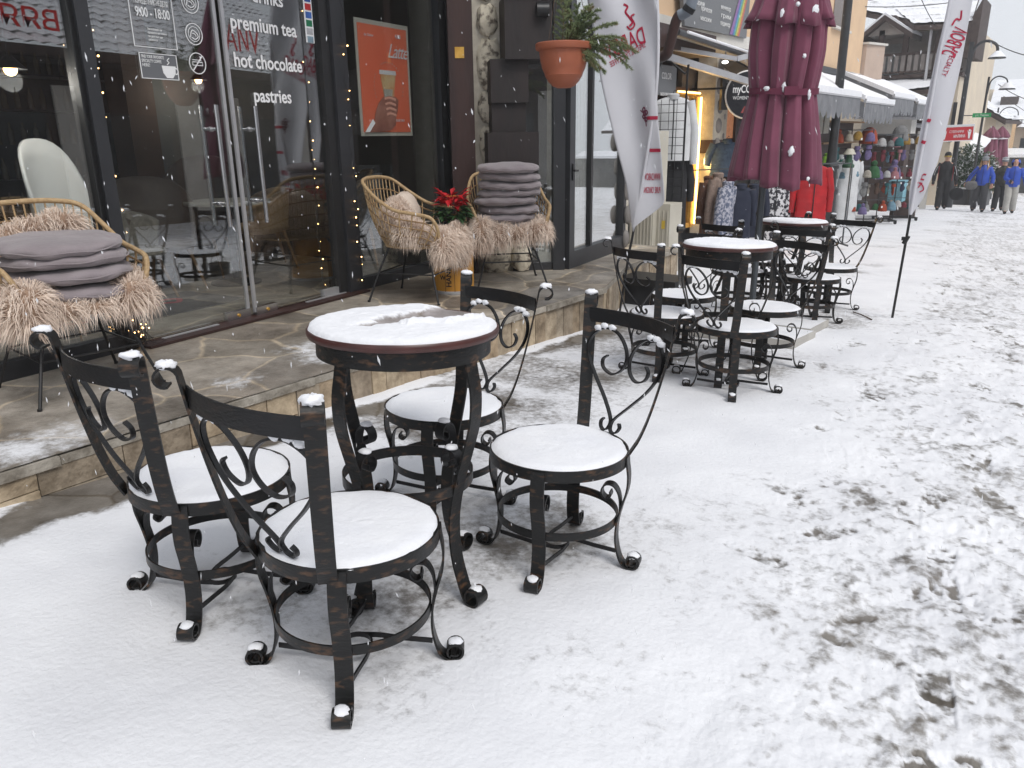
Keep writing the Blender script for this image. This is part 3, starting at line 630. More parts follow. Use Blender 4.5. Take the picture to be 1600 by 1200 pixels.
def stand(o, x, y, ang, z=None):
    o.matrix_world = Matrix.Translation((x, y, (gz(y) if z is None else z)-.004)) @ TILT @ Matrix.Rotation(ang, 4, 'Z') @ (Matrix.Diagonal((.965,.965,1.03,1)) if 'table' in o.name else Matrix.Identity(4)); return o
tp = table_proto(1); stand(tp, -1.60, 1.64, radians(0))
tag(tp, 'nearest round cafe table on curled iron legs, its snow partly swept off', 'table', 'round iron cafe tables on the street')
tp2 = table_proto(2); stand(tp2, -1.735, 4.70, radians(20))
tag(tp2, 'middle round cafe table, evenly snow covered, behind the heart backed chairs', 'table', 'round iron cafe tables on the street')
t3 = copy_tree(tp2); stand(t3, -2.03, 7.05, radians(35))
tag(t3, 'farthest round cafe table, just behind the closed umbrella pole', 'table', 'round iron cafe tables on the street')
protos = [chair_proto(3), chair_proto(8), chair_proto(21)]
CH = [ # x, y, direction its back points (deg), label
 (-1.428,1.232,-88,'nearest snow covered iron chair, front centre, its back turned to the viewer'),
 (-2.040,1.234,-92,'snow covered iron chair at far left, its back towards the raised terrace'),
 (-1.307,2.069,69,'snow covered iron chair right of the nearest table, heart back on its far side'),
 (-1.933,2.208,78,'snow covered iron chair tucked behind the nearest table, beside the terrace'),
 (-2.080,4.602,-111,'left one of the two front chairs at the middle table, by the terrace corner'),
 (-1.566,4.474,-106,'right one of the two front chairs at the middle table, heart back facing the viewer'),
 (-1.640,5.221,66,'iron chair right of the middle table, next to the white paving slabs'),
 (-2.300,5.376,84,'iron chair behind the middle table, on its terrace side'),
 (-1.80,6.95,-97,'front right chair at the farthest table, in front of the red jackets'),
 (-1.86,7.80,70,'iron chair at the right side of the farthest table, nearest to the clothes stall'),
 (-2.45,6.95,-110,'front left chair at the farthest table, beside the umbrella pole'),
 (-2.42,7.90,100,'rearmost iron chair, behind the farthest table on its shop side')]
for i, (x, y, a, lab) in enumerate(CH):
    p = protos[i] if i < 3 else copy_tree(protos[i%3])
    stand(p, x, y, radians(a-90)); tag(p, lab, 'chair', 'wrought iron cafe chairs around the round tables')
# ------------------------------------------------------------------ cafe front: local X runs along the glass, local Y into the building
FO = Vector((-4.44,0,0)); FN = Vector((.99504,.0995,0)); FA = Vector((-.0995,.99504,0))
FM = frameM(FO, FA)
def Pf(x, y, d=0):               # (s, z) on the plane d metres in front of the glass
    r = ray(x,y); t = ((FO+FN*d-EYE).dot(FN))/r.dot(FN); p = EYE+r*t; return ((p-FO).dot(FA), p.z)
cafe = empty('cafe_building', M4=FM, label='dark framed cafe with big windows, glass double door and white lettering', cat='cafe')
def fpart(name, boxes, m, parent=cafe, **k):
    b = MB()
    for q in boxes: b.box(*q)
    return b.build(name, m, parent, **k)
ZT = 3.0
def pane(s0, s1, z0=ZP+.02, z1=ZT, y=0, parent=cafe): return fpart('window_pane', [((s0,y-.004,z0),(s1,y+.004,z1))], 'glass', parent, smooth=0)
for s0, s1 in ((-4,-1.6),(-1.5,.45),(.55,2.40)):
    w_ = fpart('window', [((s0-.05,-.03,ZP+.02),(s0,.05,ZT)), ((s1,-.03,ZP+.02),(s1+.02,.05,ZT)), ((s0,-.035,ZP),(s1,.05,ZP+.10))], 'frame')
    pane(s0, s1, ZP+.10, parent=w_)
fpart('mullion', [((2.425,-.05,ZP),(2.505,.07,ZT))], 'frame'); fpart('mullion', [((2.39,-.03,ZP),(2.422,.06,ZT))], 'frame_black')
# double door
def door(s0, s1, hinge, ang):
    d = empty('door', M4=None); d.parent = cafe; d.matrix_local = Matrix.Translation((hinge,0,0)) @ Matrix.Rotation(ang,4,'Z')
    a, b = s0-hinge, s1-hinge
    fpart('window_pane', [((a,-.005,ZP+.03),(b,.005,ZT))], 'glass', d, smooth=0)
    return d, a, b
dl, a, b = door(2.52, 3.415, 2.52, 0)
fpart('door_edge', [((b-.018,-.010,ZP+.04),(b+.006,.010,ZT))], 'alu', dl)
fpart('door_shoe', [((b-.21,-.022,ZP+.015),(b-.002,.022,ZP+.075))], 'steel', dl)
for q in (b-.11,): MB().tube([(q,-.030,ZP+.045),(q,-.02,ZP+.045)], .011, 12).build('lock', 'gold', dl)
dr, a2, b2 = door(3.445, 4.19, 4.19, radians(2.0))
fpart('door_edge', [((a2-.006,-.010,ZP+.04),(a2+.018,.010,ZT))], 'alu', dr)
fpart('door_shoe', [((a2+.002,-.022,ZP+.015),(a2+.21,.022,ZP+.075))], 'steel', dr)
for q in (a2+.11,): MB().tube([(q,-.030,ZP+.045),(q,-.02,ZP+.045)], .011, 12).build('lock', 'gold', dr)
for d, q in ((dl,b-.14),(dr,a2+.14)):
    for side in (-1,1):
        h = MB().tube([(q,side*.075,.77),(q,side*.075,1.55)], .015, 14).build('handle', 'steel', d)
        h2 = MB()
        for z in (.92,1.40): h2.tube([(q,side*.004,z),(q,side*.07,z)], .010, 10); h2.tube([(q,side*.004,z),(q,side*.012,z)], .018, 12)
        o = h2.build('handle_mount', 'steel', h)
fpart('door_shoe', [((4.18,-.022,ZP+.015),(4.36,.022,ZP+.075))], 'alu')
fpart('threshold', [((2.5,-.14,ZP+.001),(4.6,.02,ZP+.018))], 'brown_wood'); fpart('threshold_strip', [((2.66,-.055,ZP+.019),(3.1,-.03,ZP+.026))], 'alu'); fpart('threshold_strip', [((3.95,-.055,ZP+.019),(4.4,-.03,ZP+.026))], 'alu')
pane(4.20, 4.345); fpart('mullion', [((4.35,-.04,ZP),(4.44,.08,ZT))], 'frame_black'); fpart('mullion', [((4.443,-.07,ZP),(4.60,.05,ZT))], 'frame')
w3 = fpart('window', [((4.603,-.03,ZP),(5.90,.05,ZP+.10)),((5.90,-.04,ZP),(6.0,.06,ZT))], 'frame'); pane(4.603, 5.90, ZP+.10, parent=w3)
fpart('window_frame', [((6.003,-.07,ZP),(6.09,.06,ZT))], 'frame_black')
fpart('lintel', [((-4,-.08,ZT+.002),(6.1,.1,ZT+.35))], 'frame_black')
# lettering on the glass
def ftext(name, s, x, z, size, parent, m='white', s0=0, y=-.012, **k): return text(name, s, size, m, Matrix.Translation((x-s0,y,z)) @ TXT, parent, **k)
for s, px, z in (('premium tea',3.505,2.035),('hot chocolate',3.50,1.80),('pastries',3.645,1.582)):
    o = ftext('lettering', s, px-.0, z, .128 if s!='pastries' else .126, dr, s0=4.19, space=1.0, bold=.0022)
    w0 = max(v.co.x for v in o.data.vertices); tw = {'premium tea':.625,'hot chocolate':.655,'pastries':.368}[s]
    for v in o.data.vertices: v.co.x *= tw/w0
o = ftext('lettering', 'drinks', 3.72, 2.22, .12, dr, s0=4.19, bold=.002)
sign = MB()
for (x0,x1,z0,z1) in ((2.79,3.09,1.866,2.25),):
    t_=.004
    for q in (((x0,z0),(x1,z0+t_)),((x0,z1),(x1,z1+t_)),((x0,z0),(x0+t_,z1)),((x1-t_,z0),(x1,z1))): sign.box((q[0][0]-2.52,-.010,q[0][1]),(q[1][0]-2.52,-.007,q[1][1]))
hs_ = sign.build('opening_hours_sign', 'white', dl, smooth=0)
def fit(o, w_):
    w0 = max(v.co.x for v in o.data.vertices)-min(v.co.x for v in o.data.vertices)
    for v in o.data.vertices: v.co.x *= w_/w0
    return o
fit(ftext('lettering','ПОНЕДЕЛНИК-НЕДЕЛЯ',2.825,2.105,.04,hs_,s0=2.52),.23); fit(ftext('lettering','9:00 - 18:00',2.825,2.035,.075,hs_,s0=2.52,bold=.001),.235)
for i,(s_,w_) in enumerate((('Запазваме си',.10),('правото на отказ',.13),('за достъп до',.10),('обекта',.06))): fit(ftext('lettering',s_,2.89,1.965-i*.02,.016,hs_,s0=2.52),w_)
cs = MB().box((2.808-2.52,-.010,1.69),(3.07-2.52,-.007,1.835)).build('cup_sign', 'signgrey', dl, smooth=0)
fr = MB()
for q in (((2.808,1.69),(3.07,1.694)),((2.808,1.831),(3.07,1.835)),((2.808,1.69),(2.812,1.835)),((3.066,1.69),(3.07,1.835))): fr.box((q[0][0]-2.52,-.014,q[0][1]),(q[1][0]-2.52,-.0105,q[1][1]))
fr.build('border', 'white', cs, smooth=0)
for i, s_ in enumerate(('FIND YOUR FAVOURITE','SPECIALTY COFFEE','HERE!')): fit(ftext('lettering', s_, 2.822, 1.806-i*.024, .026, cs, s0=2.52), (.155,.135,.05)[i])
cup = MB(); X0 = 3.005-2.52
cup.add([(X0+dx,-.0125,1.70+dz) for dx,dz in ((-.022,0),(.022,0),(.044,.028),(.050,.070),(-.050,.070),(-.044,.028))], [(0,1,2,3,4,5)])
cup.strap([(X0+.046+.018*cos(t),-.0125,1.742+.018*sin(t)) for t in np.linspace(-1.7,1.7,10)], (0,1,0), .002, .007)
cup.strap(cr([(X0-.01,-.0125,1.776),(X0+.006,-.0125,1.79),(X0-.006,-.0125,1.80),(X0+.010,-.0125,1.815)],4), (0,1,0), .002, .005)
cup.build('cup_drawing', 'white', cs, smooth=0)
for k, z in enumerate((2.155,1.972,1.80)):     # three round notices
    r_ = MB(); cx = 3.228-2.52
    r_.strap([(cx+.062*cos(t),-.010,z+.062*sin(t)) for t in np.linspace(0,2*pi,36,endpoint=False)], (0,1,0), .003, .005, closed=True)
    if k == 2:
        r_.strap([(cx-.04,-.010,z-.045),(cx+.04,-.010,z+.045)], (0,1,0), .003, .006)
        r_.strap([(cx-.038,-.010,z-.012),(cx+.038,-.010,z-.012),(cx+.038,-.010,z+.008),(cx-.038,-.010,z+.008),(cx-.038,-.010,z-.012)], (0,1,0), .003, .004)
        r_.strap([(cx-.038,-.010,z+.02),(cx+.03,-.010,z+.02)], (0,1,0), .003, .004)
    else:
        r_.strap([(cx+.043*cos(t),-.010,z+.043*sin(t)) for t in np.linspace(0,2*pi,30,endpoint=False)], (0,1,0), .003, .003, closed=True)
        r_.strap(cr([(cx-.03,-.010,z-.02),(cx-.015,-.010,z+.02),(cx+.01,-.010,z+.015),(cx+.03,-.010,z-.01),(cx+.005,-.010,z-.03),(cx-.02,-.010,z-.02)],4), (0,1,0), .003, .005)
        r_.strap(cr([(cx-.012,-.010,z+.005),(cx+.005,-.010,z+.0),(cx+.015,-.010,z-.012)],4), (0,1,0), .003, .005)
    r_.build('round_notice', 'white', dl, smooth=0)
cards = MB().box((4.228,-.012,2.01),(4.312,-.008,2.5)).build('card_sticker', 'white', cafe, smooth=0)
for k,(c_,z) in enumerate(((('cb'),(.03,.09,.35)),(('cr'),(.55,.03,.03)),(('cb2'),(.05,.12,.5)),(('cg'),(.02,.25,.12)),(('co'),(.6,.25,.05)))):
    pass
for k,(nm,c_) in enumerate((('card blue',(.03,.09,.35)),('card red',(.50,.03,.03)),('card sky',(.05,.14,.45)),('card green',(.02,.22,.10)),('card grey',(.45,.45,.47)),('card teal',(.25,.35,.42)))):
    z = 2.33-k*.055; MB().box((4.24,-.015,z-.043),(4.30,-.0125,z)).build('card_print', colmat(nm,c_), cards, smooth=0)
# latte poster (hangs inside the glass)
ps = empty('poster'); ps.matrix_world = FM @ Matrix.Translation((4.812,.02,1.35)); tag(ps, 'orange red latte poster with a hand holding a cup, in the cafe window', 'poster')
PW, PH = .70, .90
MB().box((0,0,0),(PW,.006,PH)).build('poster_border', mat('poster paper',(.62,.60,.52)), ps, smooth=0)
MB().box((.03,-.004,.03),(PW-.03,-.001,PH-.035)).build('poster_print', mat('orange red print',(.97,.25,.13),(.90,.20,.10),rough=.5,scale=2), ps, smooth=0)
def pp(name, poly, m, y=-.008): return MB().slab([(x*PW,y,z*PH) for x,z in poly], (0,.003,0)).build(name, m, ps, smooth=0)
pp('cup_picture', [(.46,.335),(.64,.335),(.70,.555),(.40,.555)], mat('coffee orange',(.70,.30,.10),(.75,.55,.30),scale=6))
pp('cup_lid', [(.385,.548),(.705,.548),(.700,.585),(.390,.585)], 'white', -.010)
pp('cup_sleeve', [(.455,.345),(.60,.345),(.62,.42),(.445,.42)], 'cream', -.012)
hand = [(.12,.035),(.22,.10),(.26,.20),(.33,.29),(.42,.345),(.55,.36),(.66,.355),(.72,.33),(.70,.24),(.66,.17),(.64,.10),(.55,.055),(.36,.035)]
pp('hand_picture', hand, mat('printed hand',(.55,.26,.19),(.36,.14,.10),scale=7), -.0135)
for k in range(4):
    z = .33-.047*k
    MB().tube(cr([((.44+.01*k)*PW,-.016,z*PH),(.54*PW,-.018,(z+.012)*PH),((.66)*PW,-.016,(z-.005)*PH)],4), .011, 6).xf(Matrix.Translation((0,-.0155*.8,0))@Matrix.Scale(.2,4,(0,1,0))).build('printed_finger', mat('printed finger',(.60,.31,.23)), ps)
pp('cuff_picture', [(.05,.035),(.13,.035),(.24,.115),(.20,.15)], 'white', -.016)
ring = MB()
for k in range(26):
    if k in (7,8,9,19,20): continue
    t0 = pi*1.15-k*pi*1.3/26; ring.slab([((.55+.27*cos(t))*PW, -.012, (.44+.21*sin(t))*PH) for t in (t0,t0-.03)]+[((.55+.285*cos(t))*PW,-.012,(.44+.222*sin(t))*PH) for t in (t0-.03,t0)], (0,.003,0))
ring.build('dotted_ring', 'cream', ps, smooth=0)
PT = lambda x,z: Matrix.Translation((x*PW,-.010,z*PH)) @ TXT
text('lettering','Latte',.16,'white',PT(.55,.70),ps,font_shear=.45,space=.85); text('lettering','by Dabov',.03,'white',PT(.14,.86),ps,font_shear=.4)
text('lettering','4.60',.045,'white',PT(.72,.875),ps,bold=.001); fit(text('lettering','COFFEE TO PLEASE ONLY',.03,'white',PT(.50,.13),ps),.23)

# interior
room = MB(); D = 5.0
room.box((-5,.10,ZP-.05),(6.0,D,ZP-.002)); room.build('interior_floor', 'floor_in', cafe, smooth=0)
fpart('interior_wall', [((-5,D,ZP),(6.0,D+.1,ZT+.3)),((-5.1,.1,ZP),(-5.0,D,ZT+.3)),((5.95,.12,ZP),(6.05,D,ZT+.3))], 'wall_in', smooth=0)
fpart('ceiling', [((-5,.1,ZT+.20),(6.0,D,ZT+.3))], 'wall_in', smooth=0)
def inpanel(name, x0, y0, x1, y1, d, m, th=.1):
    ym_ = (y0+y1)/2; s0 = Pf(x0,ym_,-d)[0]; s1 = Pf(x1,ym_,-d)[0]; z1 = Pf(x0,y0,-d)[1]; z0 = Pf(x1,y1,-d)[1]; return fpart(name, [((min(s0,s1),d,z0),(max(s0,s1),d+th,z1))], m, smooth=0)
inpanel('interior_panel', 240, -60, 312, 385, 3.0, 'panel_in'); inpanel('interior_pillar', 196, -60, 240, 350, 2.9, 'brown_in', .3)
inpanel('interior_panel', 580, 235, 690, 425, 1.4, 'panel_in')
FMi = FM; M['bright_red'] = flat('bright red letters', (.85,.03,.03), .5)
def inside(x, y, d, z=None):        # world point inside at depth d seen at pixel, or standing on the floor
    s, zz = Pf(x, y, -d); return FM @ Vector((s, d, zz if z is None else z))
# shelves with bottles behind the counter
sh = empty('bottle_shelf'); sh.matrix_world = FM @ Matrix.Translation((2.0+Pf(170,200,-4)[0]*0+0.2,0,0)); tag(sh, 'dark shelf of bottles deep inside the cafe', 'shelf')
sx, _ = Pf(150,200,-4.2); sx2, _ = Pf(205,200,-4.2)
sh.matrix_world = FM @ Matrix.Translation((sx-1.6,4.2,ZP))
b = MB(); b.box((0,.35,0),(3.0,.38,2.4))
for z in (.5,.85,1.2,1.55,1.9): b.box((0,0,z),(3.0,.35,z+.02))
b.build('shelf_board', 'blackmetal', sh, smooth=0); b = MB(); r_ = random.Random(4)
for z in (.52,.87,1.22,1.57,1.92):
    for k in range(22): x = .07+k*.134; b.lathe([(0,0),(.03,0),(.03,.14),(.012,.18),(.012,.22),(0,.22)], 10, (x,.15,z))
o = b.build('bottle', colmat('bottle glass',(.10,.08,.05),.2), sh); tag(o, kind='stuff')

# ---- indoor furniture
def lounge(name, loc, ang, m, label, h=.85, cat='armchair'):
    t = empty(name, loc, rot=(0,0,ang)); tag(t, label, cat)
    b = MB(); n = 20; P = []                      # wrap-around back
    for j in range(9):
        v = j/8
        for i in range(n+1):
            a = radians(200-220*i/n)+radians(0); u = abs(i/n-.5)*2
            top = h-(h-.62)*u**2.6; z = .38+(top-.38)*v; r = .25+.05*v
            P.append((r*1.08*cos(a), -r*sin(a)*1.0+.02, z))
    fs = [(j*(n+1)+i, j*(n+1)+i+1, (j+1)*(n+1)+i+1, (j+1)*(n+1)+i) for j in range(8) for i in range(n)]
    b.add(P, fs); o = b.build('backrest', m, t, smooth=60)
    md = o.modifiers.new('s','SOLIDIFY'); md.thickness = .035
    MB().blob((0,.03,.40), (.27,.27,.06), 24, 8, 0, 0, .6).build('seat', m, t)
    for sx in (-1,1):
        for sy in (-1,1): MB().tube([(sx*.15,sy*.15,.38),(sx*.24,sy*.24,0)], [.018,.010], 10).build('leg', 'oak', t)
    return t
fa = atan2(FA.y, FA.x)
def infloor(x, y): p = Pz(x, y, ZP); return p
lounge('armchair', infloor(330,462)-FN*.55, fa+radians(170), 'leather', 'taupe leather armchair inside behind the glass door', .95)
lounge('armchair', infloor(430,440)-FN*.9, fa+radians(120), 'leather', 'high backed taupe armchair inside, right of the round table', 1.1)
lounge('armchair', infloor(255,480)-FN*.35, fa+radians(200), colmat('cream leather',(.42,.38,.32)), 'low cream armchair inside, left of the door', .72)
lounge('armchair', infloor(500,425)-FN*.7, fa+radians(60), 'rattan', 'woven tub armchair inside by the door jamb', .78)
lounge('armchair', infloor(640,415)-FN*.6, fa+radians(20), 'greyhat', 'dark grey rounded armchair inside behind the poster window', .9)
wc = lounge('shell_chair', inside(118,430,.50,ZP), fa+radians(185), 'shellwhite', 'white plastic shell chair inside the left cafe window', 1.28, 'chair'); wc.scale = (.62,.62,.98)
tb = empty('indoor_table', inside(370,440,1.25,ZP)); tag(tb, 'round pale topped table inside behind the glass doors', 'table')
MB().lathe([(0,.70),(.36,.70),(.365,.715),(.36,.73),(0,.73)], 48).build('tabletop', 'cream', tb); MB().tube([(0,0,.02),(0,0,.70)], .03, 12).build('leg', 'blackmetal', tb)
MB().lathe([(0,0),(.22,0),(.22,.015),(.03,.04),(0,.04)], 32).build('base', 'blackmetal', tb)
# potted palm in the dark
pl = empty('indoor_plant', inside(470,290,2.4,.95)); tag(pl, 'dark bushy plant in a pot inside, under the pastries lettering', 'plant')
b = MB(); r_ = random.Random(3)
for k in range(140):
    a = r_.uniform(0,6.28); l = r_.uniform(.15,.38); e = r_.uniform(.1,1.2); p0 = Vector((0,0,.05)); p1 = p0+Vector((cos(a)*cos(e),sin(a)*cos(e),sin(e)))*l; p2 = p1+Vector((cos(a),sin(a),-.5))*l*.4
    b.strap([p0,p1,p2], (-sin(a),cos(a),0), [.012,.018,.002], .001)
b.build('foliage', 'green', pl); MB().lathe([(0,-.25),(.10,-.25),(.13,.04),(.12,.05),(0,.05)], 24).build('pot', 'brown_wood', pl)
MB().box((-.3,-.2,-.85),(.3,.2,-.25)).build('stand', 'blackmetal', pl)
# door mat with red swirls
mt = empty('door_mat', infloor(285,500)-FN*.55, rot=(0,0,fa)); tag(mt, 'dark door mat with red swirl pattern inside the door', 'mat')
MB().box((-.75,-.35,0),(.75,.35,.012)).build('mat', mat('dark grey mat',(.03,.035,.045),(.045,.05,.06),scale=20), mt)
for k,(x,y) in enumerate(((-.45,.05),(-.1,-.05),(.35,.08))):
    MB().strap(cr([(x-.16,y-.10,.014),(x-.02,y+.08,.014),(x+.12,y+.03,.014),(x+.04,y-.09,.014),(x-.05,y-.03,.014)],6), (0,0,1), .003, .045).build('swirl', 'flagred', mt)

# fairy lights
def fairy(name, s, z0, z1, y, label, n=26, spread=.03):
    t = empty(name); t.matrix_world = FM.copy(); tag(t, label, 'string lights', 'fairy light strings hanging at the cafe windows'); r_ = random.Random(int(s*100))
    P = [(s+r_.uniform(-spread,spread), y+r_.uniform(-.01,.01), z1-(z1-z0)*i/n) for i in range(n+1)]
    MB().tube(cr(P,3), .0016, 5).build('wire', 'blackmetal', t)
    b = MB()
    for p in P:
        if r_.random() < .55: b.blob((p[0]+.01,p[1]-.006,p[2]), .0052*r_.uniform(.5,1.25), 6, 4)
    b.build('bulb', 'bulb', t)['kind'] = 'stuff'
fairy('string_lights', 2.55, .2, 2.2, .04, 'fairy lights just inside the glass door leaf on its left edge', 30)
fairy('string_lights', 2.36, 1.2, 2.3, .05, 'fairy lights at the right edge of the left window', 12, .05)
fairy('string_lights', 4.24, .2, 2.3, .05, 'fairy lights down the right hand door edge, inside', 30)
fairy('string_lights', 4.55, .2, 2.4, -.085, 'fairy lights down the dark post left of the poster window', 34)
t = empty('string_lights'); t.matrix_world = FM.copy(); tag(t, 'tangled heap of fairy lights on the sill left of the door', 'string lights', 'fairy light strings hanging at the cafe windows'); r_ = random.Random(9); b = MB(); c_ = MB(); P = []
for k in range(60):
    p = (2.46+r_.gauss(0,.06), -.10+r_.gauss(0,.03), ZP+.02+abs(r_.gauss(0,.09))); P.append(p)
    if k%4 == 0: b.blob(p, .0042, 6, 4)
c_.tube(cr(P,3), .0016, 5).build('wire', 'blackmetal', t); b.build('bulb', 'bulb', t)['kind'] = 'stuff'
# pendant lamps that mirror in the glass
for k,(x,y,d) in enumerate(((16,108,.34),(310,125,2.6))):
    p = inside(x,y,d); lp = empty('pendant_lamp', p); tag(lp, ('warm pendant lamp inside the left window','warm pendant lamp inside above the door handles')[k], 'lamp')
    MB().blob((0,0,0), .035, 12, 8).build('bulb', 'bulb', lp)
    L_ = bpy.data.lights.new('lamp_light','POINT'); L_.energy = (6,5)[k]; L_.color = (1,.95,.88); L_.shadow_soft_size = .06; lo = bpy.data.objects.new('lamp_light', L_); COL.objects.link(lo); lo.parent = lp; lo.location = (0,0,-.06)
    MB().tube([(0,0,.04),(0,0,3.1-p.z)], .004, 6).build('cord', 'blackmetal', lp); MB().lathe([(.02,.06),(.08,.0),(.085,.0),(.02,.07)], 20).build('shade', 'blackmetal', lp)

# roof overhang that keeps the terrace dry
b = MB(); b.box((-5,-.75,ZT+.36),(6.2,5.2,ZT+.44)); b.build('eaves_soffit', 'brown_wood', cafe, smooth=0)
b = MB(); b.slab([(-5,-.9,ZT+.42),(6.3,-.9,ZT+.42),(6.3,4,ZT+1.9),(-5,4,ZT+1.9)], (0,0,.12)); b.build('roof', 'snow', cafe, smooth=0)

# ---- corner bay: timber post, rubble pier, corbels, glazing
W0 = Vector((-4.93,5.60,0)); W1 = Vector((-4.0,6.44,0)); WD = (W1-W0).normalized(); WM = frameM(W0, WD); WN = Vector((WD.y,-WD.x,0))
def Pw(x, y, d=0):
    r = ray(x,y); t = ((W0+WN*d-EYE).dot(WN))/r.dot(WN); p = EYE+r*t; return ((p-W0).dot(WD), p.z)
bay = empty('corner_bay', M4=WM, label='corner bay with rubble pier, brown timber post and dark glazed door', cat='building')
def wbox(name, x0, x1, ya, yb, d, m, th=.1, parent=bay, z0=None, z1=None, **k):
    s0, za = Pw(x0, ya, d); s1, zb = Pw(x1, yb, d); b = MB().box((s0,-d,zb if z0 is None else z0),(s1,-d+th,za if z1 is None else z1)); return b.build(name, m, parent, **k)
s0,_ = Pw(705,200,.12); s1,_ = Pw(742,200,.12)
o = MB().box((s0,-.12,ZP),(s1,.05,3.4)).build('timber_post', 'brown_wood', bay)
s2,zz = Pw(718,82,.13); MB().box((s2-.04,-.128,zz-.045),(s2+.04,-.1205,zz+.045)).build('brass_plate', 'gold', o)
# rubble pier: irregular stones in mortar
s3,_ = Pw(746,200,.04); s4,_ = Pw(800,200,.04)
MB().box((s3-.03,.0,ZP),(s4+.05,.35,3.4)).build('pier', 'mortar', bay)
r_ = random.Random(12); z = ZP; k = 0
while z < 2.9:
    h = r_.uniform(.26,.46); x = s3+r_.uniform(.0,.02); wd = (s4-s3)*r_.uniform(.5,.85)
    b = MB().blob((x+wd/2,.02,z+h/2), (wd/2,.10,h/2-.008), 14, 9, .10, k, .55); b.build('stone', 'rock', bay); k += 1
    if wd < (s4-s3)*.8: MB().blob((x+wd+.06,.03,z+h*.5), (.06,.07,h*.42), 10, 7, .12, k+40, .6).build('stone', 'rock', bay)
    z += h
for x0,x1,ya,yb in ((752,800,372,425),(800,832,385,420)):
    a_, zt = Pw(x0,ya,.10); c_, zb = Pw(x1,yb,.10); MB().blob(((a_+c_)/2,-.06,(zt+zb)/2), ((c_-a_)/2,.08,(zt-zb)/2+.02), 12, 8, .08, int(x0), .5).build('stone', 'rock', bay)
# stepped timber corbels carrying the beam
cb = empty('timber_corbel', M4=None); cb.parent = bay
for x0,x1,ya,yb,d in ((792,872,-60,-10,.50),(788,862,-10,92,.46),(766,826,92,160,.38),(768,822,158,206,.34),(762,842,207,258,.42)):
    a_, zt = Pw(x0,ya,d); c_, zb = Pw(x1,yb,d); MB().box((a_,-d,zb),(c_,-.02,zt)).build('corbel_block', 'corbel', cb)
a_, zt = Pw(838,15,.5); MB().tube([(a_,-.50,zt),(a_+.10,-.50,zt)], .055, 20).build('pulley', 'blackmetal', cb)
# bay glazing facing the viewer
gs0,_ = Pw(800,300,0); gs1 = (W1-W0).length
MB().box((gs0,-.004,ZP+.05),(gs1-.10,.004,3.2)).build('window_pane', 'glass', bay, smooth=0)
MB().box((gs1-.11,-.06,ZP),(gs1+.0,.06,3.3)).build('window_frame', 'frame', bay)
MB().box((gs0,-.03,ZP),(gs1-.112,.03,ZP+.07)).build('window_frame', 'frame', bay)
MB().box((gs0+.25,.02,ZP+.07),(gs1-.12,.04,.62)).build('white_panel', 'white_wall', bay, smooth=0)  # painted reflection: pale box stands for the snowy awning mirrored in the pane
# side glazing along the street
B0 = Vector((-3.985,6.45,0)); B1 = Vector((-4.19,7.95,0)); BD = (B1-B0).normalized(); BM = frameM(B0, BD)
sb = empty('glazed_door', M4=BM, label='tall dark framed glass door at the bay, beside the white flag', cat='door')
L = (B1-B0).length
MB().box((0.02,-.004,ZP+.16),(L,.004,3.2)).build('window_pane', 'glass', sb, smooth=0)
MB().box((-.02,-.05,ZP-.02),(.10,.03,3.3)).box((L-.05,-.05,ZP-.1),(L+.03,.03,3.3)).box((.10,-.05,ZP-.05),(L-.05,.03,ZP+.16)).build('frame', 'frame', sb)
MB().box((.55,-.03,ZP+.16),(.60,.03,3.2)).build('frame', 'frame_black', sb)
h_ = MB(); h_.tube([(.05,-.05,1.02),(.05,-.10,1.02),(-.03,-.10,1.02)], .010, 8); h_.box((.03,-.062,.93),(.07,-.05,1.08)); h_.build('handle', 'blackmetal', sb)
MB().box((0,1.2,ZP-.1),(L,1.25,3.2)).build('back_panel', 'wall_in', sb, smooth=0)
for k in range(9): MB().box((.62+k*.085,.30,ZP),(.69+k*.085,.32,2.9)).build('slat', 'cream', sb, smooth=0)
# bag on the terrace
bg = MB().blob((0,0,.075), (.17,.10,.085), 20, 12, .07, 5, .7); o = bg.build('black_bag', 'bag', None, smooth=60); o.location = Pz(845,412,ZP)-Vector((.0,.05,0)); tag(o, 'crumpled black bag lying at the foot of the corner glazing', 'bag')

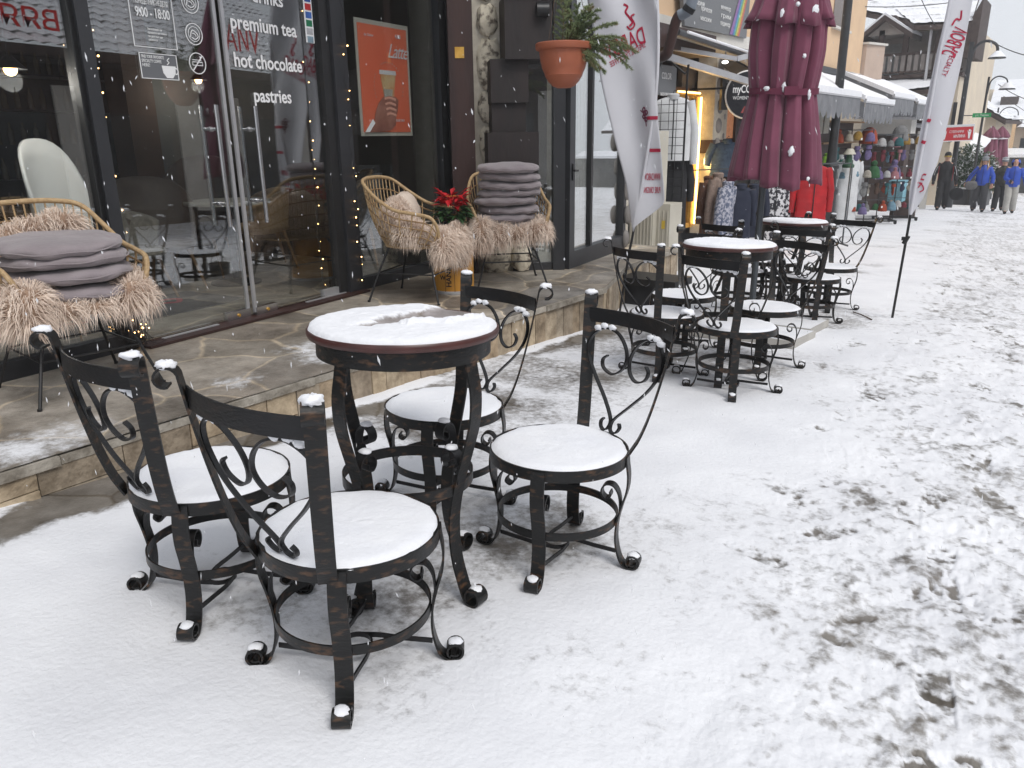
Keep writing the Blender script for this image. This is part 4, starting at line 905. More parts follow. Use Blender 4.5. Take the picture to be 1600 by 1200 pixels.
# ------------------------------------------------------------------ rattan armchairs
def fur(pads, n, seed, L0=.078, down=.85):
    r_ = np.random.default_rng(seed); base = MB(); hb = MB(); V = []; F = []
    vol = [p[1][0]*p[1][1]+p[1][1]*p[1][2]+p[1][0]*p[1][2] for p in pads]; tot = sum(vol)
    for (c, R), v in zip(pads, vol):
        base.blob(c, tuple(q*.93 for q in R), 14, 9, .06, int(seed*7+v*1e4))
        for k in range(int(n*v/tot)):
            d = r_.normal(size=3); d /= np.linalg.norm(d)
            p = np.array(c)+d*np.array(R)*.92; nn = d/np.array(R); nn /= np.linalg.norm(nn)
            if nn[2] < -.75: continue
            inside_ = any(sum(((p[i]-q[0][i])/q[1][i])**2 for i in range(3)) < .72 for q in pads if q[0] != c)
            if inside_: continue
            l = L0*r_.uniform(.6,1.3); cl_ = r_.normal(size=3)*.13+np.array([.28*sin(p[0]*46+p[2]*17), .28*cos(p[1]*41+p[2]*9), 0])
            d1 = nn*.9+cl_+np.array([0,0,-.15]); d1 /= np.linalg.norm(d1); d2 = nn*.35+cl_*1.1+np.array([0,0,-down]); d2 /= np.linalg.norm(d2)
            p1 = p+d1*l*.4; p2 = p1+(d1*.4+d2*.6)*l*.35; p3 = p2+d2*l*.4; s = np.cross(d1, r_.normal(size=3)); s /= np.linalg.norm(s)+1e-9; w_ = .0015*r_.uniform(.6,1.3)
            o = len(V); V += [p-s*w_, p+s*w_, p1-s*w_, p1+s*w_, p2-s*w_*.7, p2+s*w_*.7, p3]; F += [(o,o+1,o+3,o+2),(o+2,o+3,o+5,o+4),(o+4,o+5,o+6)]
    hb.v = [tuple(v) for v in V]; hb.f = F
    return base, hb
M['fur'] = mat('long beige sheepskin', (.92,.785,.67), (.66,.525,.43), rough=.8, scale=16, stretch=(1,1,.6), sheen=.2)
M['furbase'] = mat('sheepskin underwool', (.40,.28,.20), (.30,.20,.145), rough=.95, scale=20, bump=1.2, bscale=40)
M['furcream'] = mat('pale cream cushion', (.66,.56,.47), (.55,.45,.37), rough=.95, scale=9, bump=.5)
RIM = [(.235,.285,.40),(.275,.29,.50),(.305,.25,.575),(.315,.12,.60),(.315,-.03,.625),(.295,-.17,.70),(.245,-.285,.785),(.14,-.325,.81),(0,-.335,.815)]
RIM = RIM+[(-x,y,z) for x,y,z in reversed(RIM[:-1])]
BAS = [(.205,.24,.385),(.225,.19,.375),(.235,.12,.37),(.235,.05,.37),(.225,-.03,.37),(.20,-.11,.37),(.155,-.17,.37),(.08,-.205,.37),(0,-.215,.37)]
BAS = BAS+[(-x,y,z) for x,y,z in reversed(BAS[:-1])]
def samp(P, t):
    k = t*(len(P)-1); i = min(int(k), len(P)-2); return Vector(P[i]).lerp(Vector(P[i+1]), k-i)
def rattan_chair(loc, ang, label, pads, nf, seed, extra=None):
    t = empty('rattan_chair', loc, rot=(0,0,ang)); tag(t, label, 'armchair', 'rattan armchairs on the terrace')
    rc = cr(RIM, 6); bc = cr(BAS, 6)
    rim = MB().tube(rc, .012, 10).build('rim', 'rattan', t)
    b = MB().tube(bc, .009, 8); b.tube([bc[0],(0,.275,.385),bc[-1]], .010, 8); b.build('seat_frame', 'rattan', t)
    def rib(tt, q):        # point on the shell at rim parameter tt and height q
        a = samp(bc, tt); c = samp(rc, tt); m_ = a.lerp(c,.5)+Vector((a.x,a.y,0)).normalized()*.045-Vector((0,0,.04))
        return a*(1-q)**2+m_*2*q*(1-q)+c*q*q
    rb = MB(); N = 46
    for i in range(N+1):
        tt = .02+.96*i/N; back = abs(tt-.5) < .24
        if not back and i%2: continue
        rb.tube([rib(tt, q/8) for q in range(9)], .0045 if back else .0055, 6)
    rb.build('ribs', 'rattan', t)
    hz_ = MB()
    for q in (.22,.44,.66,.84):
        hz_.tube([rib(.02+.96*i/40, q) for i in range(41) if q < .7 or True], .005, 6)
    hz_.build('cross_bands', 'rattan_dark', t)
    sw = MB()
    for k in range(13):
        x = -.20+k*.033; y1 = .25; y0 = -.20*sqrt(max(0,1-(x/.24)**2)); sw.tube([(x,y0,.372),(x,y1,.384)], .006, 6)
    sw.build('seat', 'rattan', t)
    for sx in (-1,1):
        for sy in (-1,1): MB().tube([(sx*.15,sy*.15,.372),(sx*.22,sy*.215,.20),(sx*.285,sy*.28,0)], [.008,.008,.008], 8).tube([(sx*.285,sy*.28,0),(sx*.285,sy*.28,.012)], .011, 8).build('leg', 'blackmetal', t)
    st = MB(); q = .225; z = .19
    for a_, b_ in (((q,q),(q,-q)),((q,-q),(-q,-q)),((-q,-q),(-q,q)),((-q,q),(q,q)),((.15,.15),(-.15,-.15)),((.15,-.15),(-.15,.15))):
        zz = z if abs(a_[0]) > .2 else .36; st.tube([(a_[0],a_[1],zz),(b_[0],b_[1],zz)], .0055, 6)
    st.build('stretcher', 'blackmetal', t)
    base, hair = fur(pads, nf, seed)
    f_ = base.build('sheepskin', 'furbase', t, smooth=180); o = hair.build('hair', 'fur', f_, smooth=0); o['kind'] = 'stuff'
    if extra: extra(t)
    t.scale = (1.06,1.06,1.15)
    return t
frontL = [((.25,.27,.42),(.11,.09,.11)),((.12,.285,.40),(.12,.05,.045)),((-.04,.29,.40),(.12,.045,.035)),((-.21,.28,.42),(.09,.07,.075)),((0,.12,.43),(.24,.20,.035)),((.25,.10,.45),(.06,.15,.06)),((-.25,.12,.45),(.06,.14,.07))]
front = [((.24,.27,.40),(.10,.08,.12)),((.10,.29,.39),(.12,.06,.08)),((-.06,.30,.40),(.12,.05,.055)),((-.20,.29,.41),(.10,.07,.07)),((0,.12,.40),(.24,.20,.035)),((.24,.10,.42),(.07,.16,.05)),((-.25,.12,.43),(.06,.15,.06))]
backp = [((0,-.21,.66),(.20,.06,.08)),((-.10,-.20,.70),(.10,.05,.07))]
R1 = rattan_chair(Pz(128,602,ZP), radians(-96), 'large rattan armchair at the left picture edge, piled with four grey cushions', frontL+backp, 17000, 3)
def r2x(t):
    MB().blob((-.02,-.09,.56), (.17,.10,.16), 22, 12, .03, 4).build('cushion', 'furcream', t, smooth=180)
R2 = rattan_chair((-4.27,4.66,ZP), radians(-72), 'empty rattan armchair with a cream cushion and sheepskin hanging over its front',
    [((-.18,.25,.35),(.11,.09,.15)),((0,.29,.38),(.13,.07,.08)),((.15,.29,.37),(.12,.07,.11)),((0,.14,.42),(.25,.18,.05)),((.10,-.10,.56),(.14,.09,.12)),((.20,.05,.47),(.08,.12,.08))], 16500, 5, r2x)
R3 = rattan_chair((-4.02,5.55,ZP), radians(-136), 'rattan armchair in front of the rubble pier, loaded with a tall stack of cushions', front, 14000, 8)
def cushion(c, r, h, seed, tilt, label, group):
    b = MB(); n = 56; rr = random.Random(seed); ph = [rr.uniform(0,6.3) for _ in range(5)]; m = 12
    o = len(b.v)
    for j in range(m+1):
        a = -pi/2+pi*j/m
        for i in range(n):
            t = 2*pi*i/n; wob = 1+.018*sin(2*t+ph[0])+.014*sin(5*t+ph[1])+.008*sin(11*t+ph[2])
            ca = cos(a); R = r*wob*(abs(ca)**.42 if ca > 1e-6 else 0); z = h/2*math.copysign(abs(sin(a))**.8, sin(a))*(1+.12*sin(3*t+ph[3])*(R/r))
            z += .007*sin(9*t+ph[4])*(R/r)**3*cos(a)
            b.v.append((R*cos(t), R*sin(t), z))
    for j in range(m):
        for i in range(n): b.f.append((o+j*n+i, o+j*n+(i+1)%n, o+(j+1)*n+(i+1)%n, o+(j+1)*n+i))
    t_ = empty('seat_cushion', c); t_.rotation_euler = tilt; tag(t_, label, 'cushion', group)
    b.build('cover', 'cushion', t_, smooth=180)
    pm = MB().tube([((r*1.002)*cos(2*pi*i/56)*(1+.018*sin(2*(2*pi*i/56)+ph[0])), (r*1.002)*sin(2*pi*i/56)*(1+.018*sin(2*(2*pi*i/56)+ph[0])), -.004+.004*sin(7*2*pi*i/56+ph[1])) for i in range(56)], .0035, 5, closed=True)
    pm.build('seam', 'cushion', t_)
ORD = ['lowest','second','third','fourth','fifth','sixth','seventh','topmost']
c1 = R1.location; r_ = random.Random(2)
for k in range(4):
    cushion((c1.x+.06+r_.uniform(-.02,.02), c1.y-.01+r_.uniform(-.035,.035), ZP+.535+k*.072), .290, .080, k, (r_.uniform(-.05,.05), r_.uniform(-.05,.05)+(.10 if k==0 else 0), 0), ('lowest of the four','second from the bottom of the four','third from the bottom of the four','topmost of the four')[k]+' grey cushions on the left rattan armchair', 'grey cushions stacked on the left armchair')
c3 = R3.location
for k in range(8):
    cushion((c3.x+r_.uniform(-.022,.022)+.02, c3.y+r_.uniform(-.022,.022)-.02, ZP+.505+k*.068), .265, .077, k+10, (r_.uniform(-.05,.05), r_.uniform(-.05,.05), 0), ORD[k]+' of the eight grey cushions stacked in front of the rubble pier', 'grey cushions stacked on the right armchair')

# yellow drum with poinsettia
dr_ = empty('printed_drum', Pz(708,455,ZP)-Vector((.0,-.02,0))); tag(dr_, 'yellow drum with black stencilled print between two rattan armchairs', 'drum')
RD = .165
MB().lathe([(0,.01),(RD-.004,.01),(RD,.03),(RD,.42),(RD-.004,.43),(RD-.012,.43),(RD-.012,.40),(0,.40)], 40).build('body', 'drum', dr_)
MB().lathe([(RD+.002,0),(RD+.004,.012),(RD+.002,.024),(RD-.01,.024),(RD-.01,0)], 40).build('bottom_hoop', 'alu', dr_)
def dtext(s, a0, z, size, vert=False):
    def f(c):
        u, v = (c.x, c.y) if not vert else (-c.y, c.x); a = a0+u/RD; return Vector(((RD+.003+c.z)*cos(a), (RD+.003+c.z)*sin(a), z+v))
    text('lettering', s, size, 'ink', None, dr_, mapf=f, th=.001, bold=.0012)
ac = atan2(-dr_.location.y, -dr_.location.x)
dtext('HANDLE', ac-.15, .06, .06, True); dtext('M 3', ac+.25, .30, .06); dtext('N  IS', ac+.15, .22, .05); dtext('K 5', ac+.30, .05, .05); dtext('W', ac-.75, .12, .05); dtext('1', ac-.62, .22, .04)
for a_ in (-.45,.02): MB().strap([((RD+.002)*cos(ac+a_), (RD+.002)*sin(ac+a_), z) for z in (.02,.4)], (-sin(ac+a_),cos(ac+a_),0), .003, .001).build('seam', 'ink', dr_)
poi = empty('poinsettia', dr_.location+Vector((0,0,.40))); tag(poi, 'red poinsettia in a dark pot standing on the yellow drum', 'plant')
MB().lathe([(0,0),(.08,0),(.105,.16),(.095,.16),(0,.14)], 24).build('pot', 'blackcloth', poi)
def leafs(n, z0, R, L_, m, name, seed, w_=.03, up=.3):
    b = MB(); r_ = random.Random(seed)
    for k in range(n):
        a = r_.uniform(0,6.28); c = Vector((cos(a)*R*r_.uniform(.1,1), sin(a)*R*r_.uniform(.1,1), z0+r_.uniform(-.05,.05))); e = r_.uniform(-.4,up); l = L_*r_.uniform(.6,1.1)
        d = Vector((cos(a)*cos(e), sin(a)*cos(e), sin(e))); s = Vector((-sin(a),cos(a),0)); q = c+d*l*.5+Vector((0,0,.008)); tip = c+d*l-Vector((0,0,.015)); ww = w_*r_.uniform(.7,1.1)
        b.add([c, q+s*ww, q-s*ww, tip, c+d*l*.5-Vector((0,0,.004))], [(0,1,4),(0,4,2),(1,3,4),(4,3,2)])
    return b.build(name, m, poi, smooth=0)
leafs(90, .24, .10, .11, 'green', 'foliage', 1); leafs(75, .34, .10, .12, 'poinsettia', 'flower', 2, .026, .7)
b = MB()
for k in range(12): a = k*2.4; b.blob((.035*sqrt(k)*.6*cos(a), .035*sqrt(k)*.6*sin(a), .375), .005, 6, 4)
b.build('flower_centre', 'drum', poi)
MB().lathe([(0,0),(.028,0),(.028,.003),(0,.003)], 20).xf(Matrix.Rotation(pi/2,4,'X')@Matrix.Translation((0,0,0))).build('tag', 'white', poi, M4=Matrix.Translation((.10,-.13,.14)) @ Matrix.Rotation(radians(30),4,'Z'))

# hanging terracotta pot with fir twigs
hp = Py(881,72,4.8); pot = empty('hanging_pot', hp); tag(pot, 'terracotta pot of fir twigs hanging from the eaves', 'plant pot')
kp = .192/.19
MB().lathe([(0,-.262),(.045,-.262),(.075,-.250),(.105,-.218),(.124,-.188),(.128,-.182),(.127,-.176),(.146,-.135),(.158,-.085),(.165,-.03),(.170,-.028),(.184,-.024),(.190,-.012),(.190,.012),(.184,.018),(.176,.010),(.168,-.02),(0,-.03)], 48).build('pot', 'terracotta', pot)
b = MB()
for a in (0.5,2.6,4.7): b.tube([(.186*cos(a),.186*sin(a),.01),(.02*cos(a),.02*sin(a),.62),(0,0,.75)], .0022, 5)
b.tube([(0,0,.75),(0,0,3.40-hp.z)], .0025, 5); b.build('hanger', 'bark', pot)
def fir(parent, seed, twigs):
    st = MB(); nd = MB(); dry = MB(); r_ = random.Random(seed)
    for (p0, d0, L_, dn) in twigs:
        P = [Vector(p0)]; d = Vector(d0).normalized()
        for k in range(7): d = (d+Vector((r_.uniform(-.08,.08),r_.uniform(-.08,.08),dn))).normalized(); P.append(P[-1]+d*L_/7)
        st.tube(P, [.005*(1-.1*k) for k in range(8)], 5)
        for k in range(1,8):
            for sg in (-1,1):
                dd = (P[k]-P[k-1]).normalized(); sd = dd.cross(Vector((r_.uniform(-.3,.3),r_.uniform(-.3,.3),1))).normalized()*sg
                l2 = L_*.42*(1-.09*k)*r_.uniform(.7,1.2); q = [P[k]+(dd*.75+sd*.65+Vector((0,0,-.05*j)))*l2*j/4 for j in range(5)]
                st.tube(q, .0018, 4)
                tgt = dry if r_.random() < .12 else nd
                for j in range(34):
                    t = j/34*4; i = min(3,int(t)); pt = q[i].lerp(q[i+1], t-i)
                    for _ in range(3):
                        v = Vector((r_.gauss(0,1),r_.gauss(0,1),r_.gauss(0,.8))); v = (v.normalized()*.8+dd*.5).normalized(); w_ = v.orthogonal().normalized()*.0017
                        e = pt+v*r_.uniform(.014,.024); tgt.add([pt-w_, pt+w_, e], [(0,1,2)])
        for j in range(120):
            t = j/120*7; i = min(6,int(t)); pt = P[i].lerp(P[i+1], t-i); v = Vector((r_.gauss(0,1),r_.gauss(0,1),r_.gauss(0,1))).normalized(); w_ = v.orthogonal().normalized()*.0011
            nd.add([pt-w_, pt+w_, pt+v*.02], [(0,1,2)])
    st.build('twig', 'bark', parent); nd.build('needles', 'fir', parent, smooth=0); dry.build('dry_needles', 'firdry', parent, smooth=0)
rt = Vector((_r.x,_r.y,0)).normalized(); bk = Vector((-rt.y,rt.x,0))
tw = []
for (a,u,l,dn) in ((.15,.75,.42,-.03),(.05,.95,.40,-.02),(.5,.75,.34,-.05),(.9,.45,.42,-.11),(1.0,.25,.46,-.13),(.95,.0,.36,-.14),(.3,.9,.30,0),(.75,.8,.36,-.09),(-.1,.7,.26,-.02),(.8,.1,.28,-.13),(.95,.55,.50,-.12),(.6,.35,.30,-.08)):
    d = rt*a+Vector((0,0,u))+bk*random.uniform(-.5,.5); tw.append(((rt*random.uniform(-.02,.10)+bk*random.uniform(-.08,.08)+Vector((0,0,-.01))), d, l, dn))
tw2 = [(p, (d+Vector((random.uniform(-.25,.25),random.uniform(-.25,.25),random.uniform(-.2,.25)))), l*random.uniform(.6,.85), dn) for p,d,l,dn in tw]; tw = [(p,d,l*.84,dn) for p,d,l,dn in tw]
fir(pot, 5, tw+tw2)

# ------------------------------------------------------------------ building across the street (seen mirrored in the glass)
op = empty('opposite_building', (5.8,0,0)); tag(op, 'long timber and plaster building across the street with snowy tiled roof, seen mirrored', 'building')
b = MB().box((0,-14,-1.2),(6,22,3.0)); b.build('wall', 'darkwood_far', op, smooth=0)
b = MB()
for y in range(-13,22,3): b.box((-.012,y,-.4),(.004,y+1.9,1.9))
b.build('window', mat('dark shop windows',(.05,.052,.055),rough=.2), op, smooth=0)
b = MB()
for y in range(-13,22,3): b.box((-.06,y+2.1,-.9),(-.01,y+2.8,2.4))
b.build('pillar', 'white_wall', op, smooth=0)
for y in (-8,-1,5.5,12): pass
# wavy clay tiles under snow
u = np.linspace(-15,23,760); v = np.linspace(0,1,150); U,V_ = np.meshgrid(u,v)
row = V_*17; fr_ = row-np.floor(row)
Zr = 2.95+V_*3.0+.045*np.abs(np.sin(U*pi/.30+0*row))+.035*(1-fr_); Xr = -1.1+V_*5.6
rc_ = np.stack([Xr,U,Zr],-1).reshape(-1,3)
M['tiles'] = snowmix('snowy wavy roof tiles', [(.06,.05,.05),(.09,.075,.07),(.05,.045,.045),(.08,.07,.065)], fine=5)
cvr = (.88+.30*(fbm(U*1.2,V_*9,3,3)-.5)-.45*(fr_<.16)-.15*(np.sin(U*pi/.30)**2<.12)).reshape(-1)
o = grid_mesh('roof', rc_, cvr, 150, 760, 'tiles'); o.parent = op
MB().box((-1.1,-15,2.80),(-.98,23,2.97)).box((-1.0,-15,2.78),(.0,23,2.82)).build('eaves', 'darkwood_far', op, smooth=0)
def optext(s, y, z, size): text('sign_lettering', s, size, 'red', Matrix.Translation((-1.16,y,z)) @ Matrix.Rotation(-pi/2,4,'Z') @ TXT, op, th=.03, bold=.01)

def mirrored(px, py, xq=4.62):       # where the street side reflected at this spot of the glass really is
    d = ray(px,py); t = ((FO-EYE).dot(FN))/d.dot(FN); h = EYE+d*t; e = d-FN*2*d.dot(FN); return h+e*((xq-h.x)/e.x)
for s_, a_, b_ in (('ВЯЯ',(4,38),(96,42)),('VИА',(424,78),(476,78))):
    A_, B_ = mirrored(*a_), mirrored(*b_); wd = abs(A_.y-B_.y); y1_ = max(A_.y,B_.y)
    o = text('sign_lettering', s_, 1, 'bright_red', None, op, th=.02, bold=.01); w0 = max(v.co.x for v in o.data.vertices)
    for v in o.data.vertices: v.co = Vector((4.62-5.8-v.co.z*.03, y1_-v.co.x*wd/w0, min(A_.z,B_.z)+v.co.y*wd*(.42 if s_[0]=='В' else .6)))
# ================================================================== the shop row down the street (plane x = c)
def ybox(name, c, x0, y0, x1, y1, m, th=.08, parent=None, build=True, **k):   # a panel on the plane X=c between two photo corners
    pts = [Px(x,y,c) for x,y in ((x0,y0),(x1,y0),(x0,y1),(x1,y1))]
    ya = (pts[0].y+pts[2].y)/2; yb = (pts[1].y+pts[3].y)/2; zt = (pts[0].z+pts[1].z)/2; zb = (pts[2].z+pts[3].z)/2
    b = MB().box((c-th,ya,zb),(c,yb,zt))
    return b.build(name, m, parent, **k) if build else (ya,yb,zb,zt)
SX = -5.6
# -- shop beside the cafe: pebble wall strip, meter cabinets, dark timber front, pebble pillar
shop = empty('boutique_building', (0,0,0)); tag(shop, 'small boutique with dark timber front, pebble pillar and grey sign board above', 'shop')
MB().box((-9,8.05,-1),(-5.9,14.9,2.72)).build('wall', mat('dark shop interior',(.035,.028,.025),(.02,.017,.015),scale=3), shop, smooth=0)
MB().box((-9,8.0,2.75),(-5.25,15.5,2.95)).build('canopy_slab', 'white_wall', shop, smooth=0)
MB().box((-9,8.0,2.96),(-5.35,15.4,6.5)).build('upper_wall', 'yellow_wall', shop, smooth=0)
MB().box((-5.5,8.0,2.45),(-4.9,12.2,2.74)).build('beam', 'brown_wood', shop, smooth=0)
pw = MB().box((-5.2,7.99,-.6),(-4.25,8.25,3.2)); pwo = pw.build('pebble_wall', 'mortar', shop, smooth=0)
r_ = random.Random(8)
pc_ = Py(982,200,7.98).x
for k in range(11):
    z = -.30+k*.26; MB().blob((pc_+r_.uniform(-.03,.03)+.02,7.97,z), (.05,.05,.10), 12, 8, .06, k, .85).xf(Matrix.Identity(4)).build('pebble', 'pebble', pwo)
# timber posts and lintel of the shop front
for px in (1040,1108,1136):
    p = Px(px,250,-5.7); MB().box((-5.78,p.y-.09,-.8),(-5.62,p.y+.09,2.7)).build('timber_post', 'brown_wood', shop)
ybox('timber_lintel', -5.6, 1045, 140, 1150, 152, 'brown_wood', parent=shop)
ybox('window_board', -5.68, 1066, 98, 1108, 142, mat('brown boarded transom',(.11,.085,.06),(.08,.06,.045),scale=4), parent=shop)
# pebble pillar
ya,yb,zb,zt = ybox('', -5.35, 1108, 100, 1128, 350, '', build=False)
pp_ = MB().box((-5.62,ya,-.7),(-5.30,ya+.62,2.7)).build('pebble_pillar', 'mortar', shop, smooth=0)
for k in range(10):
    z = -.45+k*.32; MB().blob((-5.31,ya+.22+r_.uniform(-.05,.05),z), (.05,.13,.11+r_.uniform(0,.03)), 14, 9, .05, k+60, .85).build('pebble', 'pebble', pp_)
    MB().blob((-5.33,ya+.50+r_.uniform(-.03,.03),z+.15), (.04,.08,.08), 12, 8, .05, k+90, .85).build('pebble', 'pebble', pp_)
MB().box((-5.60,ya-.02,1.02),(-5.285,ya+.64,1.24)).build('timber_band', 'brown_wood', pp_, smooth=0)
# small price board under the beam
pb = empty('price_board', (0,0,0)); tag(pb, 'small dark price board with rainbow corner above the clothes grid', 'sign')
ya,yb,zb,zt = ybox('', -5.0, 1027, 102, 1057, 135, '', build=False)
MB().box((-5.04,ya,zb-.12),(-5.0,yb,zt)).build('board', 'signgrey', pb, smooth=0)
def xtext(s, c, y, z, size, m, parent, w_=None, **k):    # faces +X
    o = text('lettering', s, size, m, Matrix.Translation((c,y,z)) @ Matrix.Rotation(pi/2,4,'Z') @ TXT, parent, **k)
    return fit(o, w_) if w_ else o
xtext('COLOR', -4.99, ya+.12, zt-.18, .12, 'white', pb, (yb-ya)*.5); xtext('маникюр', -4.99, ya+.1, zt-.40, .08, 'white', pb, (yb-ya)*.6); xtext('коса', -4.99, ya+.1, zt-.52, .08, 'white', pb, (yb-ya)*.4)
# big sign board with rainbow
sg = empty('beauty_sign', (0,0,0)); tag(sg, 'large grey sign board with white words and a rainbow edge above the boutique', 'sign')
c = -5.2; A_ = Px(1070,40,c); B_ = Px(1166,60,c); zt_ = 3.95
bd = MB().slab([(c,A_.y,A_.z),(c,B_.y,B_.z+.0),(c,B_.y+.10,zt_),(c,A_.y-.3,zt_)], (-.06,0,0)).build('board', 'signgrey', sg, smooth=0)
cols = [('rb1',(.55,.12,.12)),('rb2',(.60,.30,.08)),('rb3',(.62,.55,.12)),('rb4',(.16,.42,.16)),('rb5',(.10,.38,.50)),('rb6',(.10,.16,.42)),('rb7',(.30,.16,.40))]
L_ = B_.y-A_.y
for k,(nm,cc) in enumerate(cols):
    y0 = B_.y-.10-k*.085; MB().strap(cr([(c+.004+k*.0012, B_.y-.95+k*.02, A_.z+.03+k*.004),(c+.004+k*.0012, y0-.25, A_.z+.10+.03*k),(c+.004+k*.0012, y0-.05, A_.z+.42),(c+.004+k*.0012, B_.y-.02-k*.07, zt_-.05)],6), (1,0,0), .001, .001).build('rainbow_stripe', colmat(nm,cc,.5), sg, smooth=0) if False else \
    MB().add([(c+.003+k*.001,)+q for q in ((y0-.38+.03*k,A_.z+.04),(y0-.26+.03*k,A_.z+.04),(B_.y-.03-k*.05,A_.z+.75),(B_.y-.09-k*.05,A_.z+.75))],[(0,1,2,3)]).build('rainbow_stripe', colmat(nm,cc,.5), sg, smooth=0)
for i, (s_, px, py) in enumerate((('прически',1097,11),('масажи',1096,26),('маникюр',1128,9),('грим',1128,22),('педикюр',1127,34),('солариум',1085,0))):
    p = Px(px,py,c); xtext(s_, c+.006, p.y-.05, p.z-.05, .10, 'white', sg, .42)
# awning bar and folding arms
aw = empty('folding_awning_arms', (0,0,0)); tag(aw, 'rolled awning with white front bar and folding arms below the sign board', 'awning')
P = lambda x,y,c: tuple(Px(x,y,c))
MB().tube([P(1058,50,-4.6),P(1210,100,-4.6)], .045, 10).build('front_bar', 'frame', aw); MB().tube([P(1075,50,-4.55),P(1210,95,-4.55)], .020, 8).build('snow_cover', 'snow', aw)
MB().bar(P(1040,88,-4.9), P(1170,128,-4.4), .07, .09).build('arm', 'alu', aw); MB().bar(P(1045,74,-5.0), P(1150,92,-4.5), .05, .06).build('arm', 'alu', aw); MB().bar(P(1150,92,-4.5), P(1175,86,-4.45), .06, .07).build('arm_joint', 'alu', aw)
MB().slab([P(1035,60,-5.2),P(1215,112,-5.2),P(1210,100,-4.62),P(1055,52,-4.62)], (0,0,.02)).build('fabric', 'cream', aw, smooth=0)
lp = empty('spot_lamp', Px(1133,97,-4.7)); tag(lp, 'small white lit spot lamp under the awning arms', 'lamp'); MB().blob((0,0,0),(.05,.05,.025),14,8).build('bulb', mat('white lamp',(.9,.9,.9),emit=(1,1,.95),est=2), lp); MB().tube([(0,0,.02),(0,0,.15)],.012,8).build('stem','alu',lp)
# downpipe: grey elbow, dark brown pipe
dp = empty('downpipe', (0,0,0)); tag(dp, 'drain pipe with grey elbow turning into a brown pipe beside the white flag', 'pipe')
y_ = 7.6
MB().tube(cr([Py(1095,-40,y_),Py(1082,0,y_),Py(1076,16,y_),Py(1062,24,y_)],5), .052, 14).build('elbow', mat('grey plastic pipe',(.20,.23,.27)), dp)
MB().tube(cr([Py(1063,22,y_),Py(1056,34,y_),Py(1046,72,y_),Py(1040,86,y_),Py(1020,92,y_)],6), .050, 14).build('pipe', 'brown_wood', dp)
MB().tube([Py(1079,10,y_),Py(1074,18,y_)], .060, 14).build('collar', 'blackcloth', dp)
# meter cabinets
cbn = empty('meter_cabinet', (0,0,0)); tag(cbn, 'pair of cream ribbed meter cabinets with yellow warning stickers', 'cabinet')
for k,(x0,x1,yt,yb_,yp) in enumerate(((982,1018,205,398,9.0),(1018,1044,318,396,9.1))):
    a_ = Py(x0,yb_,yp); b_ = Py(x1,yb_,yp); t_ = Py(x0,yt,yp).z
    o = MB().box((a_.x,yp,gz(yp)-.02),(b_.x,yp+.35,t_)).build('cabinet', 'cream', cbn, smooth=0)
    rb = MB()
    for q in range(7 if k==0 else 4):
        x = a_.x+(b_.x-a_.x)*(q+.5)/(7 if k==0 else 4); rb.box((x-.006,yp-.012,gz(yp)+.08),(x+.006,yp-.001,t_-.08))
    rb.build('rib', 'cream', o, smooth=0)
    w_ = MB().box((b_.x-.10,yp-.016,t_-.62 if k==0 else t_-.30),(b_.x-.055,yp-.013,t_-.52 if k==0 else t_-.20)).build('warning_sticker', mat('yellow sticker',(.60,.42,.05)), o, smooth=0)
# black step box at the flag foot
MBx = MB(); p = Py(1010,392,7.0)
fb = empty('flag_base', (Py(985,388,6.9).x,6.9,gz(6.9))); tag(fb, 'low black box by the terrace end behind the first chairs', 'box')
MB().box((-.35,-.15,.20),(.55,.25,.27)).build('lid', 'blackmetal', fb, smooth=0); MB().box((-.30,-.10,-.02),(.50,.20,.20)).build('body', 'blackcloth', fb, smooth=0)

